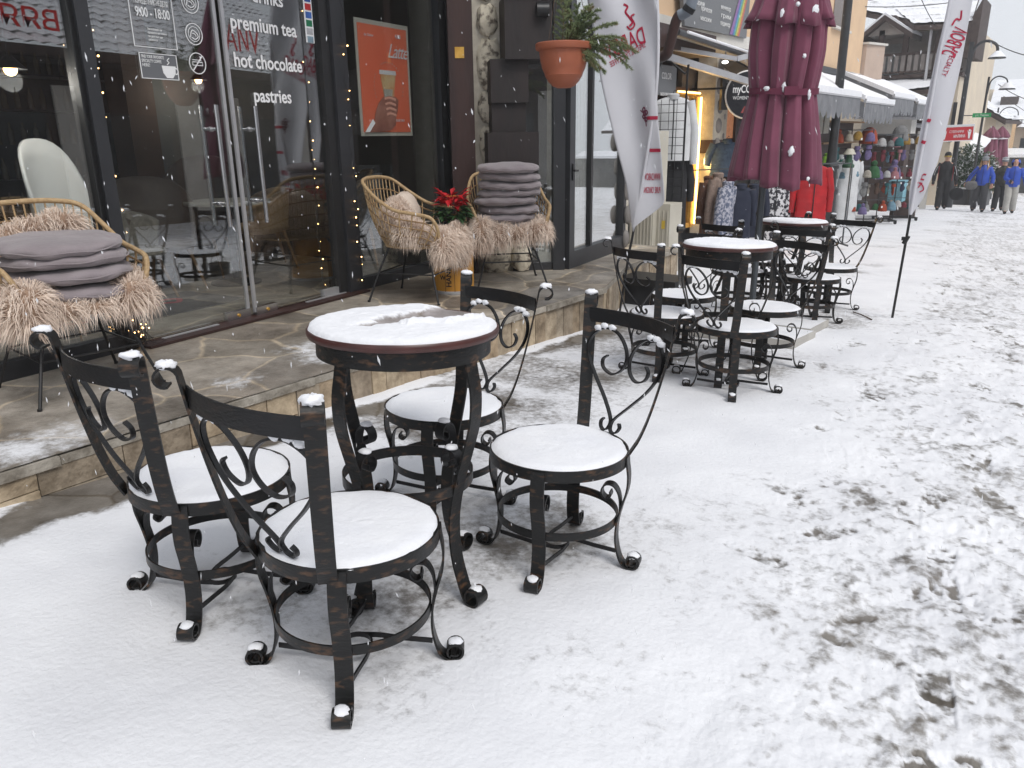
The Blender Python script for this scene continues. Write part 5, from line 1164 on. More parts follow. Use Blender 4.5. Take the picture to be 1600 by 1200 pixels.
# -- garments ------------------------------------------------------
def garment(name, top, w_, h, m, label, ang=0, sleeves=True, puff=0, group=None, hang=None, seed=0, taper=.12, thick=.08, sl=.62):
    t = empty(name, top, rot=(0,0,ang)); tag(t, label, 'garment', group); r_ = random.Random(seed)
    b = MB(); n = 28; rows = 26; o = 0
    for j in range(rows+1):
        v = j/rows; z = -h*v
        sh_ = min(1, .45+ (v/.055)*.55) if v < .055 else 1
        hw = w_/2*sh_*(1+taper*(v-.3)); th = thick*(.6+.4*min(1,v*5))
        pf = 1+puff*(abs(sin(v*h/.085*pi))**.45-.8)*1.6
        for i in range(n):
            a = 2*pi*i/n; fold = 1+.05*sin(a*5+seed+v*3)*v*(1 if not puff else .3)
            b.v.append((hw*pf**.4*cos(a)*fold, th*pf*sin(a)*fold*(1+.3*sin(a*3+seed)*.2), z))
    for j in range(rows):
        for i in range(n): b.f.append((j*n+i, (j+1)*n+i, (j+1)*n+(i+1)%n, j*n+(i+1)%n))
    b.f.append(tuple(range(n))); b.f.append(tuple(rows*n+i for i in reversed(range(n))))
    if sleeves:
        for sx in (-1,1):
            P = []; R = []; k2 = 14
            for k in range(k2+1):
                q = k/k2; P.append((sx*(w_/2*.90+w_*.16*min(1,q*2)+.02*q), .01+.03*q, -h*.06-sl*q*min(h,.95))); R.append((.075-.025*q)*(1+puff*1.4*(abs(sin(q*sl/.085*pi))**.45-.8)))
            b.tube(P, R, 10)
    body = b.build('body', m, t, smooth=60)
    MB().lathe([(.055,-.02),(.075,-.03),(.085,.03),(.06,.05),(.05,.03)], 16).build('collar', m, t)
    if puff or h > .8:
        MB().strap([(0,-thick*1.02*(.6+.4*min(1,q*5))-.012*(puff>0),-h*q) for q in np.linspace(.03,.98,14)], (1,0,0), .014, .006).build('zip', 'blackcloth', t)
        for sx in (): MB().strap([(sx*w_*.28,-thick*.92-.004,-h*.62),(sx*w_*.20,-thick*.98-.006,-h*.52)], (1,0,0), .012, .006).build('pocket_flap', 'blackcloth', t)
    if hang: MB().tube(cr([(0,0,0),(0,0,.06),(.02,0,.09),(.035,0,.075)],4), .004, 6).tube([(-w_*.3,0,-.02),(0,0,.03),(w_*.3,0,-.02)], .006, 6).build('hanger', 'blackmetal', t)
    return t
def rail(name, p, w_, h, ang, label, cat='clothes rail'):
    t = empty(name, p, rot=(0,0,ang)); tag(t, label, cat); b = MB()
    b.tube([(-w_/2,0,0.06),(-w_/2,0,h),(w_/2,0,h),(w_/2,0,.06)], .014, 8); b.build('frame', 'pole', t)
    for sx in (-1,1): MB().tube([(sx*w_/2,-.22,.06),(sx*w_/2,.22,.06)], .014, 8).build('foot', 'pole', t)
    return t
def gp(x, y, yp): return Py(x, y, yp)
fa2 = YAW
# grid stand with a white jacket and black coat (behind the white flag)
gs_ = empty('grid_stand', (0,0,0)); tag(gs_, 'black wire grid stand with rounded top, white jacket hanging on it', 'display stand'); yp = 10.2
a_ = Py(1024,118,yp); b_ = Py(1074,118,yp); zb = gz(yp)
g = MB().tube(cr([(a_.x,yp,zb),(a_.x,yp,a_.z),(b_.x-.03,yp,a_.z),(b_.x,yp,a_.z-.08),(b_.x,yp,zb)],4), .014, 8); g.build('frame', 'blackmetal', gs_)
g = MB(); z1 = Py(1050,155,yp).z
for k in range(5): x = a_.x+(b_.x-a_.x)*k/4; g.tube([(x,yp-.02,.35),(x,yp-.02,z1)], .004, 5)
k = 0
while .35+k*.105 < z1: g.tube([(a_.x,yp-.02,.35+k*.105),(b_.x,yp-.02,.35+k*.105)], .004, 5); k += 1
g.build('grid', 'blackmetal', gs_)
garment('white_jacket', Py(1052,152,10.35), .50, .82, 'whitecloth', 'white jacket on the black grid stand behind the flag', fa2, seed=2, hang=1, sl=1.0)
garment('black_coat', Py(1052,240,10.5), .42, 1.05, 'blackcloth', 'long black coat below the white jacket', fa2, seed=3, hang=1)
MB_ = empty('dress_boot', Py(1048,365,10.0)); tag(MB_, 'black boots standing below the long black coat', 'boots')
for sx in (-.07,.07): MB().lathe([(0,0),(.05,0),(.045,.08),(.04,.25),(.05,.28)], 12, (sx,0,-.1)).blob((sx,-.06,-.06),(.045,.09,.045),10,6).build('boot', 'blackcloth', MB_)
# gilded mirror frame with a warm light strip
mr = empty('lit_mirror', (0,0,0)); tag(mr, 'tall gilded mirror frame with a glowing warm light strip', 'mirror'); cx = -5.55
ya,yb,zb,zt = ybox('', cx, 1052, 150, 1084, 352, '', build=False)
gh = MB().box((cx-.05,ya,zb),(cx-.02,yb,zt)).build('mirror_glass', mat('mirror',(.5,.42,.3),rough=.08,metal=1), mr, smooth=0)
for q in (((cx-.04,ya-.06,zb-.05),(cx+.02,ya+.02,zt+.05)),((cx-.04,yb-.10,zb-.05),(cx+.03,yb+.02,zt+.05)),((cx-.04,ya+.02,zt-.03),(cx+.02,yb-.10,zt+.05)),((cx-.04,ya+.02,zb-.05),(cx+.02,yb-.10,zb+.03))): MB().box(*q).build('frame', 'gold', mr)
MB().tube([(cx+.05,yb+.05,zb),(cx+.05,yb+.05,zt)], .022, 8).build('light_strip', 'glow', mr); MB().tube([(cx+.03,ya,zt+.06),(cx+.03,yb+.04,zt+.06)], .015, 8).build('light_strip', 'glow', mr)
L2 = bpy.data.lights.new('strip_light','AREA'); L2.energy = 22; L2.color=(1,.62,.22); L2.shape='RECTANGLE'; L2.size=.1; L2.size_y=1.8; lo = bpy.data.objects.new('strip_light', L2); COL.objects.link(lo); lo.parent = mr; lo.location=(cx+.12,(ya+yb)/2+.1,(zb+zt)/2); lo.rotation_euler=(0,radians(-90),0)
# round sign
rs_ = empty('round_sign', (0,0,0)); cpt = Px(1168,148,-4.55); rs_.matrix_world = Matrix.Translation(cpt) @ Matrix.Rotation(radians(38),4,'Z'); tag(rs_, 'round black sign with white rim lettered above womens and mens wear', 'sign')
RR = .34
MB().lathe([(0,-.03),(RR,-.03),(RR,.03),(0,.03)], 48).xf(Matrix.Rotation(pi/2,4,'X')).build('disc', mat('black sign face',(.012,.013,.018),rough=.3), rs_)
MB().tube([((RR)*cos(t),0,(RR)*sin(t)) for t in np.linspace(0,2*pi,48,endpoint=False)], .022, 8, closed=True).build('rim', 'white', rs_)
fit(text('lettering','myCOLOR',.16,'white',Matrix.Translation((-.25,-.034,.03))@TXT,rs_,bold=.003),.50); fit(text('lettering','WOMEN\'S & MEN\'S',.07,'white',Matrix.Translation((-.24,-.034,-.07))@TXT,rs_),.48)
for k in range(7): MB().add([(-.10+.05*k,-.0335,-.30+.01*abs(k-3)),(-.06+.05*k,-.0335,-.30+.01*abs(k-3)),(-.03+.045*k,-.0335,-.17),(-.05+.045*k,-.0335,-.17)],[(0,1,2,3)]).build('colour_ray', colmat(cols[k][0]+'s',tuple(v*.6 for v in cols[k][1])), rs_, smooth=0)
MB().bar((-RR,0,.1),(-RR-.5,.3,.1),.03,.03).build('bracket', 'blackmetal', rs_)
MB().box((-.40,.02,-.22),(-.30,.14,.28)).build('speaker', 'blackmetal', rs_)
# clothes rails of the boutique
rail('clothes_rail', (-4.95,12.3,gz(12.3)), 1.1, 1.25, pi/2-.4, 'low clothes rail with fur trimmed coats by the pebble pillar')
for k,(x,yt,yp,w_,h,m,lab) in enumerate(((1108,280,11.6,.30,.85,colmat('brown suede',(.16,.075,.045)),'brown suede coat on the low rail'),(1122,275,11.4,.28,.9,colmat('taupe fur trim',(.30,.22,.18)),'taupe coat with fur trim on the low rail'),(1138,288,11.3,.34,.80,'denim_print','grey blue patterned jacket on the low rail'),(1158,292,11.6,.34,.75,'navy','navy jacket hanging under the umbrella, left of its pole'),(1178,292,12.0,.34,.75,'navy','navy jacket directly behind the umbrella pole'))):
    if m == 'denim_print': m = mat('grey blue print',(.10,.12,.18),(.42,.42,.48),scale=26,pos=(.45,.55))
    garment('hanging_coat', Py(x,yt,yp), w_, h, m, lab, fa2+.9 if k<3 else fa2, seed=k, hang=1, sl=.7)
garment('denim_jacket', Py(1136,222,13.0), .45, .55, 'denim', 'blue denim jacket hanging below the round sign', fa2, seed=9, hang=1)
ws = empty('lit_window', (0,0,0)); tag(ws, 'small shop window with brick lit orange behind the round sign', 'window')
ya,yb,zb,zt = ybox('', -5.55, 1130, 170, 1146, 216, '', build=False); MB().box((-5.6,ya,zb),(-5.55,yb,zt)).build('pane', mat('brick glimpsed in lamplight',(.45,.20,.12),(.30,.12,.07),scale=14,emit=(1,.4,.15),est=.15), ws, smooth=0); MB().box((-5.58,yb,zb-.6),(-5.50,yb+.12,zt+.2)).build('frame', 'brown_wood', ws, smooth=0)
# patterned jacket, red jackets
pr = mat('black and white floral print',(.02,.02,.03),(.62,.62,.64),scale=20,pos=(.48,.52))
garment('patterned_coat', Py(1212,288,12.6), .34, .95, pr, 'black and white patterned coat between umbrella pole and red jackets', fa2, seed=4, hang=1)
garment('white_coat', Py(1228,310,13.2), .20, .60, 'whitecloth', 'narrow white coat just left of the red jackets', fa2, seed=6, hang=1, sleeves=False)
rail('clothes_rail', (Py(1255,330,13.4).x,13.4,gz(13.4)), 1.4, 1.35, fa2, 'clothes rail carrying the red puffer jackets')
garment('red_jacket', Py(1244,268,13.0), .36, .78, 'redcloth', 'left one of the two red puffer jackets below the umbrella', fa2, puff=.13, seed=5, hang=1, sl=.7)
garment('red_jacket', Py(1273,258,12.9), .46, .88, 'redcloth', 'right and bigger one of the two red puffer jackets, beside the lamp post', fa2, puff=.13, seed=7, hang=1, sl=.75)

# -- closed umbrella -------------------------------------------------
um = empty('closed_umbrella', (-2.12,6.4,gz(6.4))); tag(um, 'closed burgundy umbrella tied with a strap, between the middle and farthest tables', 'umbrella')
um.rotation_euler = (0, radians(.6), 0)
MB().tube([(0,0,.02),(0,0,3.3)], .026, 14).build('pole', 'pole', um)
base = MB().box((-.28,-.28,0),(.28,.28,.03)).build('base_plate', 'blackmetal', um)
r_ = random.Random(31); NP = 11; ph = [r_.uniform(-.35,.35) for _ in range(NP)]; dp_ = [r_.uniform(.6,1.3) for _ in range(NP)]; hm = [r_.uniform(-.09,.05) for _ in range(NP)]
def canopy(zs, Rf, depth, hem, n=264, name='canopy', m='burgundy', cx=.09):
    b = MB(); k = len(zs)
    for j, (z, R) in enumerate(zip(zs, Rf)):
        hv = j/(k-1)
        for i in range(n):
            t = 2*pi*i/n; u = (i/n*NP)%1; p = int(i/n*NP); wn = (hash((p,7))%100)/100*.5+.25; u2 = u*.5/wn if u < wn else .5+(u-wn)*.5/(1-wn); fold = abs(sin(pi*u2))**.42*(1-.10*abs(sin(pi*u2*3+p)))
            r = R*(1-depth*(1-fold)*dp_[p]) ; tw = .35*(1-hv)*.5+.22*sin(z*1.7+p)
            zz = z + (hem*hm[p]*(1-abs(u-.5)*1.0) if hv < .12 else 0)*(1-hv/.12)*1.0
            b.v.append((cx+r*cos(t+tw*.6), r*sin(t+tw*.6), zz))
    for j in range(k-1):
        for i in range(n): b.f.append((j*n+i, j*n+(i+1)%n, (j+1)*n+(i+1)%n, (j+1)*n+i))
    o = b.build(name, m, um, smooth=70); md = o.modifiers.new('s','SOLIDIFY'); md.thickness = .004
    return o
z0 = -gz(6.4)
zs = np.linspace(z0+.97, z0+2.42, 30); Rf = np.interp(zs-z0, [.97,1.05,1.3,1.55,1.62,1.70,1.9,2.2,2.42], [.37,.36,.315,.262,.248,.262,.285,.275,.20])
canopy(zs, Rf, .44, 1.0)
zs = np.linspace(z0+2.10, z0+2.95, 16); Rf = np.interp(zs-z0, [2.10,2.2,2.4,2.7,2.95], [.335,.29,.225,.12,.03])
canopy(zs, Rf, .42, .8, name='vent_flounce')
bt = MB(); 
bt.strap([(.09+.252*cos(t)*(1+.02*sin(5*t)),.252*sin(t),z0+1.625+.008*sin(2*t)) for t in np.linspace(0,2*pi,60,endpoint=False)], (0,0,1), .045, .006, closed=True)
st_ = bt.build('strap', 'burgundy_dark', um)
vd = -rt*.0+Vector((-um.location.x,-um.location.y,0)).normalized()
a0 = atan2(vd.y,vd.x)
b = MB(); b.box((-.05,-.02,-.03),(.05,.02,.03)); b.build('buckle', 'burgundy_dark', st_, M4=Matrix.Translation((.09+.262*cos(a0+.2),.262*sin(a0+.2),z0+1.625))@Matrix.Rotation(a0+.2+pi/2,4,'Z'))
for k,(da,zz,rr_) in enumerate(((-.9,2.13,.30),(-.2,2.14,.30),(.15,2.2,.29),(.6,2.16,.30),(.45,1.86,.285),(.8,1.6,.262),(-.5,1.645,.262),(0,1.65,.262),(.7,1.0,.37),(.3,1.2,.33))):
    a = a0+da; MB().blob((0,0,0), (.008,.014+.010*(k%3==0),.014+.018*(k%2)), 14, 9, .30, k, .9).xf(Matrix.Translation((.09+(rr_-.006)*cos(a),(rr_-.006)*sin(a),z0+zz)) @ Matrix.Rotation(a,4,'Z')).build('snow_cover', 'snow', st_ if k in (6,7) else um, smooth=180)
# concrete slabs round its foot
for k,(x,y,lab) in enumerate(((-1.83,6.08,'front right'),(-2.36,6.05,'front left'),(-1.86,6.62,'back right'),(-2.40,6.60,'back left'))):
    s_ = MB().box((-.255,-.255,0),(.255,.255,.055)).build('paving_slab', mat('pale concrete',(.52,.50,.46),(.44,.42,.39),rough=.85,scale=6,bump=.2), None, smooth=0)
    s_.location = (x,y,gz(y)-.002); s_.rotation_euler = (-math.atan(G),0,radians(-3+k)); tag(s_, 'pale concrete slab at the umbrella foot, '+lab+' of four', 'paving slab', 'loose concrete slabs at the umbrella foot')
    sm = MB().box((-.24,-.24,.056),(.24,.24,.060)).build('snow_cover', 'snow_soft', s_, smooth=0)
bk_ = empty('metal_bucket', (-2.02,5.95,gz(5.95)+.05)); tag(bk_, 'round dark metal bucket beside the umbrella foot', 'bucket'); MB().lathe([(0,0),(.10,0),(.12,.16),(.115,.16),(.098,.01),(0,.01)], 28).build('body', 'frame', bk_); MB().tube([(.12*cos(t),0,.16+.10*sin(t)) for t in np.linspace(0,pi,12)], .004, 6).build('handle', 'blackmetal', bk_)

# -- feather flags ---------------------------------------------------
def flag(name, poly, surf, label, pole_pts, pr_, texts, spot=None):
    t = empty(name, pole_pts[0]); tag(t, label, 'flag'); o0 = Vector(pole_pts[0])
    (L0, R0) = poly; pc = [Vector(p)-o0 for p in cr(pole_pts,6)]; zc = min(L0[0][1], R0[0][1])-o0.z
    MB().tube([p for p in pc if p.z <= zc+.10], .011, 10).build('pole', 'blackmetal', t); MB().tube([p for p in pc if p.z > zc+.02], .013, 10).build('sleeve', 'flag', t)
    zs = np.linspace(L0[0][1], L0[-1][1], 60); b = MB(); nx = 24
    for z in zs:
        xl = np.interp(z, [q[1] for q in L0], [q[0] for q in L0]); xr = np.interp(z, [q[1] for q in R0], [q[0] for q in R0])
        for i in range(nx+1): x = xl+(xr-xl)*i/nx; b.v.append(tuple(Vector(surf(x,z))-o0))
    for j in range(59):
        for i in range(nx): b.f.append((j*(nx+1)+i, j*(nx+1)+i+1, (j+1)*(nx+1)+i+1, (j+1)*(nx+1)+i))
    c_ = b.build('cloth', 'flag', t, smooth=180); md = c_.modifiers.new('s','SOLIDIFY'); md.thickness = .003; md.offset = 0
    for (s_, x, z, size, w_, rot, mir, m) in texts:
        me = textmesh(s_, size, th=.0015, bold=.002 if size > .1 else 0); me.name='lettering'; wx = max(v.co.x for v in me.vertices)
        for v in me.vertices:
            u_, v_ = v.co.x*w_/wx, v.co.y
            if mir: u_ = w_-u_
            xx = x+u_*cos(rot)-v_*sin(rot); zz = z+u_*sin(rot)+v_*cos(rot); p = Vector(surf(xx,zz)); v.co = p-o0+Vector((0,-.006+v.co.z,0))
        me.materials.clear(); me.materials.append(M[m]); o = bpy.data.objects.new('lettering', me); COL.objects.link(o); o.parent = t
    return t, c_, o0
# left flag, seen from the back
yF = 6.3
def pf(x,y): p = Py(x,y,yF); return (p.x,p.z)
Lf = [pf(989,362),pf(980,290),pf(962,205),pf(945,130),pf(932,60),pf(920,0),pf(910,-60),pf(925,-140),pf(960,-190)]
Rf_ = [pf(991,356),pf(1033,318),pf(1031,240),pf(1027,160),pf(1029,100),pf(1026,0),pf(1015,-80),pf(1000,-150),pf(965,-190)]
Lf.sort(key=lambda q:q[1]); Rf_.sort(key=lambda q:q[1])
def surfL(x,z):
    px_ = np.interp(z, [.29,.53,1.18,1.88,2.36,3.3], [-3.23,-3.19,-3.09,-3.02,-3.04,-3.1]); d = x-px_
    return (x, yF+.05*sin(d*9+z*1.5)*min(1,abs(d)*4)+.02*sin(z*7+d*14)+(.25*d if d>0 else 0), z)
g0 = Pg(968,487)
pp0 = [(g0.x,g0.y,gz(g0.y)-.02)]+[tuple(Py(x,y,yF)) for x,y in ((982,401),(990,360),(1012,235),(1027,120),(1027,0),(1016,-80),(1000,-150),(962,-192))]
tl = [] 
def at(x,y): return pf(x,y)
r0 = radians(8)
ax,az = at(951,94); tl.append(('DABOV', ax, az, .19, .36, r0+.20, True, 'flagred'))
ax,az = at(957,105); tl.append(('SPECIALTY COFFEE', ax-.0, az, .062, .33, r0+.30, True, 'flagred'))
ax,az = at(1003,278); tl.append(('WWW.DABOV', ax+.02, az-.02, .085, .13, 0, True, 'flagred'))
ax,az = at(1002,298); tl.append(('PURE ORIGIN', ax+.02, az-.02, .075, .13, 0, True, 'flagred'))
fl, clo, o0 = flag('white_feather_flag', (Lf,Rf_), surfL, 'white feather flag with crimson mirrored lettering, seen from behind beside the hanging pot', pp0, [.011], tl)
b = MB()
for z_ in (at(1030,184)[1], at(1030,235)[1]):
    xr = np.interp(z_, [q[1] for q in Rf_], [q[0] for q in Rf_]); xs = [xr-.10+.10*i/6 for i in range(7)]
    o_ = len(b.v)
    for x in xs:
        for dz in (-.014,.014): p = Vector(surfL(x,z_+dz))-o0; b.v.append((p.x,p.y-.006,p.z))
    for i in range(6): b.f.append((o_+2*i,o_+2*i+2,o_+2*i+3,o_+2*i+1))
b.build('red_band', 'flagred', fl, smooth=0)
def ribbon(pts, w_, name='emblem', m='flagred', sf=surfL, par=None, oo=None):
    P = [Vector(sf(*q))-(oo or o0)+Vector((0,-.008,0)) for q in pts]; MB().strap(cr(P,5), (0,1,0), .002, w_).build(name, m, par or fl, smooth=0)
sx_, sz_ = at(981,22)
ribbon([(sx_-.05,sz_+.08),(sx_-.02,sz_+.06),(sx_-.03,sz_+.02),(sx_+.0,sz_-.02),(sx_+.03,sz_-.06),(sx_+.01,sz_-.09)], .018); ribbon([(sx_+.04,sz_+.0),(sx_+.015,sz_-.02),(sx_+.05,sz_-.08),(sx_+.02,sz_-.115),(sx_-.01,sz_-.09)], .014)
bx_, bz_ = at(1007,178)
for k,(dx,dz) in enumerate(((-.01,.035),(.02,.01),(-.01,-.02),(.015,-.045),(0,0))): ribbon([(bx_+dx-.015,bz_+dz),(bx_+dx,bz_+dz+.018),(bx_+dx+.015,bz_+dz),(bx_+dx,bz_+dz-.018),(bx_+dx-.015,bz_+dz)], .010, m='burgundy_dark')
ribbon([(bx_-.05,bz_+.03),(bx_,bz_-.01),(bx_+.02,bz_-.10)], .008, m='burgundy_dark')
# right flag, almost edge on
yR = 7.65
def surfR(x,z):
    px_ = np.interp(z, [-.28,.47,1.09,2.32,3.2], [-1.30,-1.21,-1.18,-1.12,-1.08]); d = x-px_
    return (x, yR+.02+d*.5+.012*sin(d*30+z*2), z)
def pr2(x,y): p = Py(x,y,yR+.04); return (p.x,p.z)
Lr = [pr2(1420,340),pr2(1422,300),pr2(1432,240),pr2(1447,165),pr2(1465,80),pr2(1485,0),pr2(1500,-60),pr2(1520,-140)]; Rr_ = [pr2(1422,339),pr2(1441,312),pr2(1464,255),pr2(1480,190),pr2(1500,100),pr2(1518,0),pr2(1528,-60),pr2(1523,-140)]
Lr.sort(key=lambda q:q[1]); Rr_.sort(key=lambda q:q[1])
g1 = Pg(1394,496); q1 = Py(1417,368,yR)
pp1 = [(g1.x,g1.y,gz(g1.y)-.02), tuple(q1)]+[tuple(Py(x,y,yR)) for x,y in ((1432,280),(1449,190),(1467,90),(1485,0),(1500,-70),(1520,-140))]
ax,az = pr2(1492,55); bx2,bz2 = pr2(1482,92)
fr2, clo2, o2 = flag('white_feather_flag', (Lr,Rr_), surfR, 'narrow white feather flag on a leaning black pole in the open snow at right', pp1, [.012],
   [('DABOV', pr2(1490,92)[0], pr2(1478,92)[1], .15, .22, radians(70), False, 'flagred'), ('SPECIALTY', pr2(1484,104)[0], pr2(1484,78)[1], .055, .20, radians(-105), False, 'flagred'), ('in', pr2(1440,290)[0], pr2(1440,290)[1], .06, .10, radians(75), False, 'flagred')])
q = Py(1415,372,yR)-Vector(pp1[0]); MB().tube([q-Vector((.01,0,.05)),q+Vector((.02,0,.02))], .019, 10).build('clamp', 'blackmetal', fr2); MB().box((-.03,-.02,-.02),(.02,.02,.01)).build('clamp_knob', 'blackmetal', fr2, M4=Matrix.Translation(q))
for py in (188,222):
    p = Py(1451 if py==188 else 1443, py, yR)-Vector(pp1[0]); MB().tube([p-Vector((.004,0,.012)),p+Vector((.004,0,.012))], .017, 10).build('red_clip', 'flagred', fr2)
ribbon([(pr2(1488,40)[0],pr2(1488,40)[1]),(pr2(1494,30)[0],pr2(1494,30)[1]),(pr2(1500,30)[0],pr2(1500,30)[1]),(pr2(1502,16)[0],pr2(1502,16)[1])], .014, sf=surfR, par=fr2, oo=o2)
ribbon([(pr2(1437,300)[0],pr2(1437,300)[1]),(pr2(1443,296)[0],pr2(1443,296)[1]),(pr2(1440,288)[0],pr2(1440,288)[1]),(pr2(1435,293)[0],pr2(1435,293)[1])], .010, sf=surfR, par=fr2, oo=o2)
tw_ = MB().tube([Pg(1333,488)+Vector((0,0,.004)), Pg(1345,493)+Vector((0,0,.01)), Pg(1362,500)+Vector((0,0,.004))], .006, 6).build('twig', 'bark', None); tag(tw_, 'thin dark stick lying in the snow left of the right flag pole', 'stick')

# -- yellow building and its awnings ---------------------------------
yb_ = empty('yellow_building', (0,0,0)); tag(yb_, 'sand yellow rendered building above the grey awnings', 'building')
MB().box((-12,15.45,2.85),(-5.6,24.4,7.5)).build('upper_wall', 'yellow_wall', yb_, smooth=0)
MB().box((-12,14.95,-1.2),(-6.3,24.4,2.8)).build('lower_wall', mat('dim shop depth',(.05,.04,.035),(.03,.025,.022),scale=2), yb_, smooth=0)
MB().box((-12,15.0,2.70),(-5.5,24.5,2.84)).build('cornice', 'frame', yb_, smooth=0)
ya,yb2,zb,zt = ybox('', -5.59, 1305, -20, 1330, 12, '', build=False); w_ = MB().box((-5.62,ya,zt-.9),(-5.585,yb2,zt+.4)).build('window', mat('brown window',(.10,.06,.04),rough=.2), yb_, smooth=0); MB().box((-5.6,ya-.05,zt-.97),(-5.5,yb2+.05,zt-.91)).build('sill', 'white_wall', w_, smooth=0)
for k in range(4): MB().box((-6.29,16+k*2.1,-.9),(-6.25,17.3+k*2.1,1.6)).build('window', 'frame', yb_, smooth=0)
pb2 = empty('pink_annex', (0,0,0)); tag(pb2, 'beige pink annex wall with pale coping next to the yellow building', 'building')
A0 = Px(1350,70,-5.5); A1 = Px(1381,80,-5.0); Bz = Px(1378,122,-5.0).z
_y1 = Px(1380,100,-5.2).y
MB().prism([(-5.5,24.45),(-5.2,_y1),(-9,_y1),(-9,24.45)], 2.75, 3.62).build('wall', 'pink_wall', pb2, smooth=0); MB().prism([(-5.44,24.42),(-5.14,_y1+.06),(-9,_y1+.06),(-9,24.42)], 3.625, 3.68).build('coping', 'white_wall', pb2, smooth=0)
def awning(y0, y1, xf, zf, xb, zb, label, drop=.34, nsc=14):
    t = empty('grey_awning', (xf,(y0+y1)/2,zf)); tag(t, label, 'awning', 'snow covered grey awnings over the stalls'); o = t.location
    def q(x,y,z): return (x-o.x,y-o.y,z-o.z)
    f = MB().slab([q(xf,y0,zf),q(xf,y1,zf),q(xb,y1,zb),q(xb,y0,zb)], (0,0,.02)).build('canopy', 'awning', t, smooth=0)
    b = MB(); nx_, ny_ = 10, 30; r_ = random.Random(int(y0*10)) # snow load with a soft rolled edge
    pts = []
    for i in range(ny_+1):
        for j in range(nx_+1):
            u = i/ny_; v = j/nx_; x = xf+(xb-xf)*v+.03*(v<.01); z = zf+(zb-zf)*v+.02+.085*min(1,(v/.12)**.5 if v>0 else 0)*(1 if .0<u<1 else .3)*(.85+.3*vnoise(np.array(u*9.),np.array(v*4.),3)); pts.append(q(x,y0+(y1-y0)*u,float(z)))
    b.add(pts, [(i*(nx_+1)+j,(i+1)*(nx_+1)+j,(i+1)*(nx_+1)+j+1,i*(nx_+1)+j+1) for i in range(ny_) for j in range(nx_)])
    b.add([q(xf+.03,y0,zf-.02),q(xf+.03,y1,zf-.02),q(xf+.03,y1,zf+.09),q(xf+.03,y0,zf+.09)],[(0,1,2,3)])
    b.add([q(xf,y0-.001,zf-.0),q(xb,y0-.001,zb),q(xb,y0-.001,zb+.10),q(xf,y0-.001,zf+.10)],[(0,1,2,3)])
    b.build('snow_cover', 'snow', t, smooth=60)
    MB().box(q(xf-.03,y0,zf-.05),q(xf+.025,y1,zf+.01)).build('front_bar', 'alu', t, smooth=0)
    v = MB(); n = nsc; P = []
    for i in range(n):
        a = y0+(y1-y0)*i/n; d = (y1-y0)/n; o_ = len(v.v); m_ = 8
        for k in range(m_+1):
            yy_ = a+d*k/m_; dz = .13*sin(pi*k/m_)**.6; v.v += [q(xf+.012,yy_,zf-.05), q(xf+.012+.01*sin(i*2+k),yy_,zf-drop-dz)]
        for k in range(m_): v.f.append((o_+2*k,o_+2*k+2,o_+2*k+3,o_+2*k+1))
    v.build('valance', 'awning', t, smooth=60)
    MB().slab([q(xf,y0,zf-.05),q(xb,y0,zb),q(xb,y0,zb-.10),q(xf,y0,zf-.36)], (0,-.01,0)).build('side_flap', 'awning', t, smooth=0)
awning(13.4, 18.6, -4.20, 2.06, -5.9, 2.95, 'nearest grey scalloped awning with thick snow, right of the umbrella')
awning(18.7, 21.7, -4.12, 1.98, -5.9, 2.75, 'second grey scalloped awning, reaching further into the street', nsc=8)
awning(22.4, 25.2, -4.28, 2.20, -5.9, 2.9, 'third snowy awning behind the hat racks', nsc=8)
awning(25.6, 29.5, -4.25, 2.12, -5.9, 2.85, 'farthest snowy awning in front of the timber house', nsc=10)

# -- street lamp with a fat foot --------------------------------------
def lampfoot(loc, h, k=1, label='', arm=None, head=True, tiltang=0):
    t = empty('street_lamp', loc); tag(t, label, 'street lamp', 'black street lamps along the lane')
    MB().lathe([(0,0),(.22*k,0),(.22*k,.06),(.17*k,.12),(.165*k,.75),(.19*k,.80),(.19*k,.86),(.14*k,.92),(.13*k,1.25),(.16*k,1.28),(.16*k,1.33),(.10*k,1.40),(.085*k,1.8),(.075*k,h),(0,h)], 24).build('post', 'lamp_black', t)
    return t
l1 = lampfoot(Vector((-4.30,17.2,gz(17.2))), 7.2, 1, 'big black lamp post with a stout foot beside the white coat')
def far_lamp(x, ytop, ybot, yp, label, arm_px=None, r=.05, arm=1.1):
    a_ = Py(x,ybot,yp); g_ = gz(yp); base_ = Vector((a_.x, yp, g_)); top = Py(*ytop,yp).z
    t = empty('street_lamp', base_); tag(t, label, 'street lamp', 'black street lamps along the lane')
    MB().lathe([(0,0),(r*1.7,0),(r*1.6,.9),(r*1.2,1.0),(r,1.2),(r*.8,top-g_),(0,top-g_)], 14).build('post', 'lamp_black', t)
    h = top-g_; s_ = arm
    P = cr([(0.02,0,h-.9*s_),(.12*s_,0,h-.25*s_),(.45*s_,0,h-.0),(.85*s_,0,h-.15*s_),(.95*s_,0,h-.5*s_)],6)
    ar = MB().tube(P, r*.5, 8).build('arm', 'lamp_black', t)
    MB().lathe([(.0,.12),(.06,.12),(.09,.02),(.25,-.08),(.26,-.10),(.0,-.08)], 18, (.95*s_,0,h-.55*s_)).build('lamp_shade', 'lamp_black', t)
    MB().lathe([(.0,.125),(.07,.125),(.25,-.06),(.0,.14)], 14, (.95*s_,0,h-.55*s_)).build('snow_cover', 'snow', t)
    return t
lA = far_lamp(1486, (1513,66), 285, 30.6, 'black lamp post with curved arm in front of the timber house', arm=.8, r=.085)
lB = far_lamp(1523, (1545,120), 262, 33.0, 'slim lamp post carrying the green street name sign', arm=.62, r=.045)
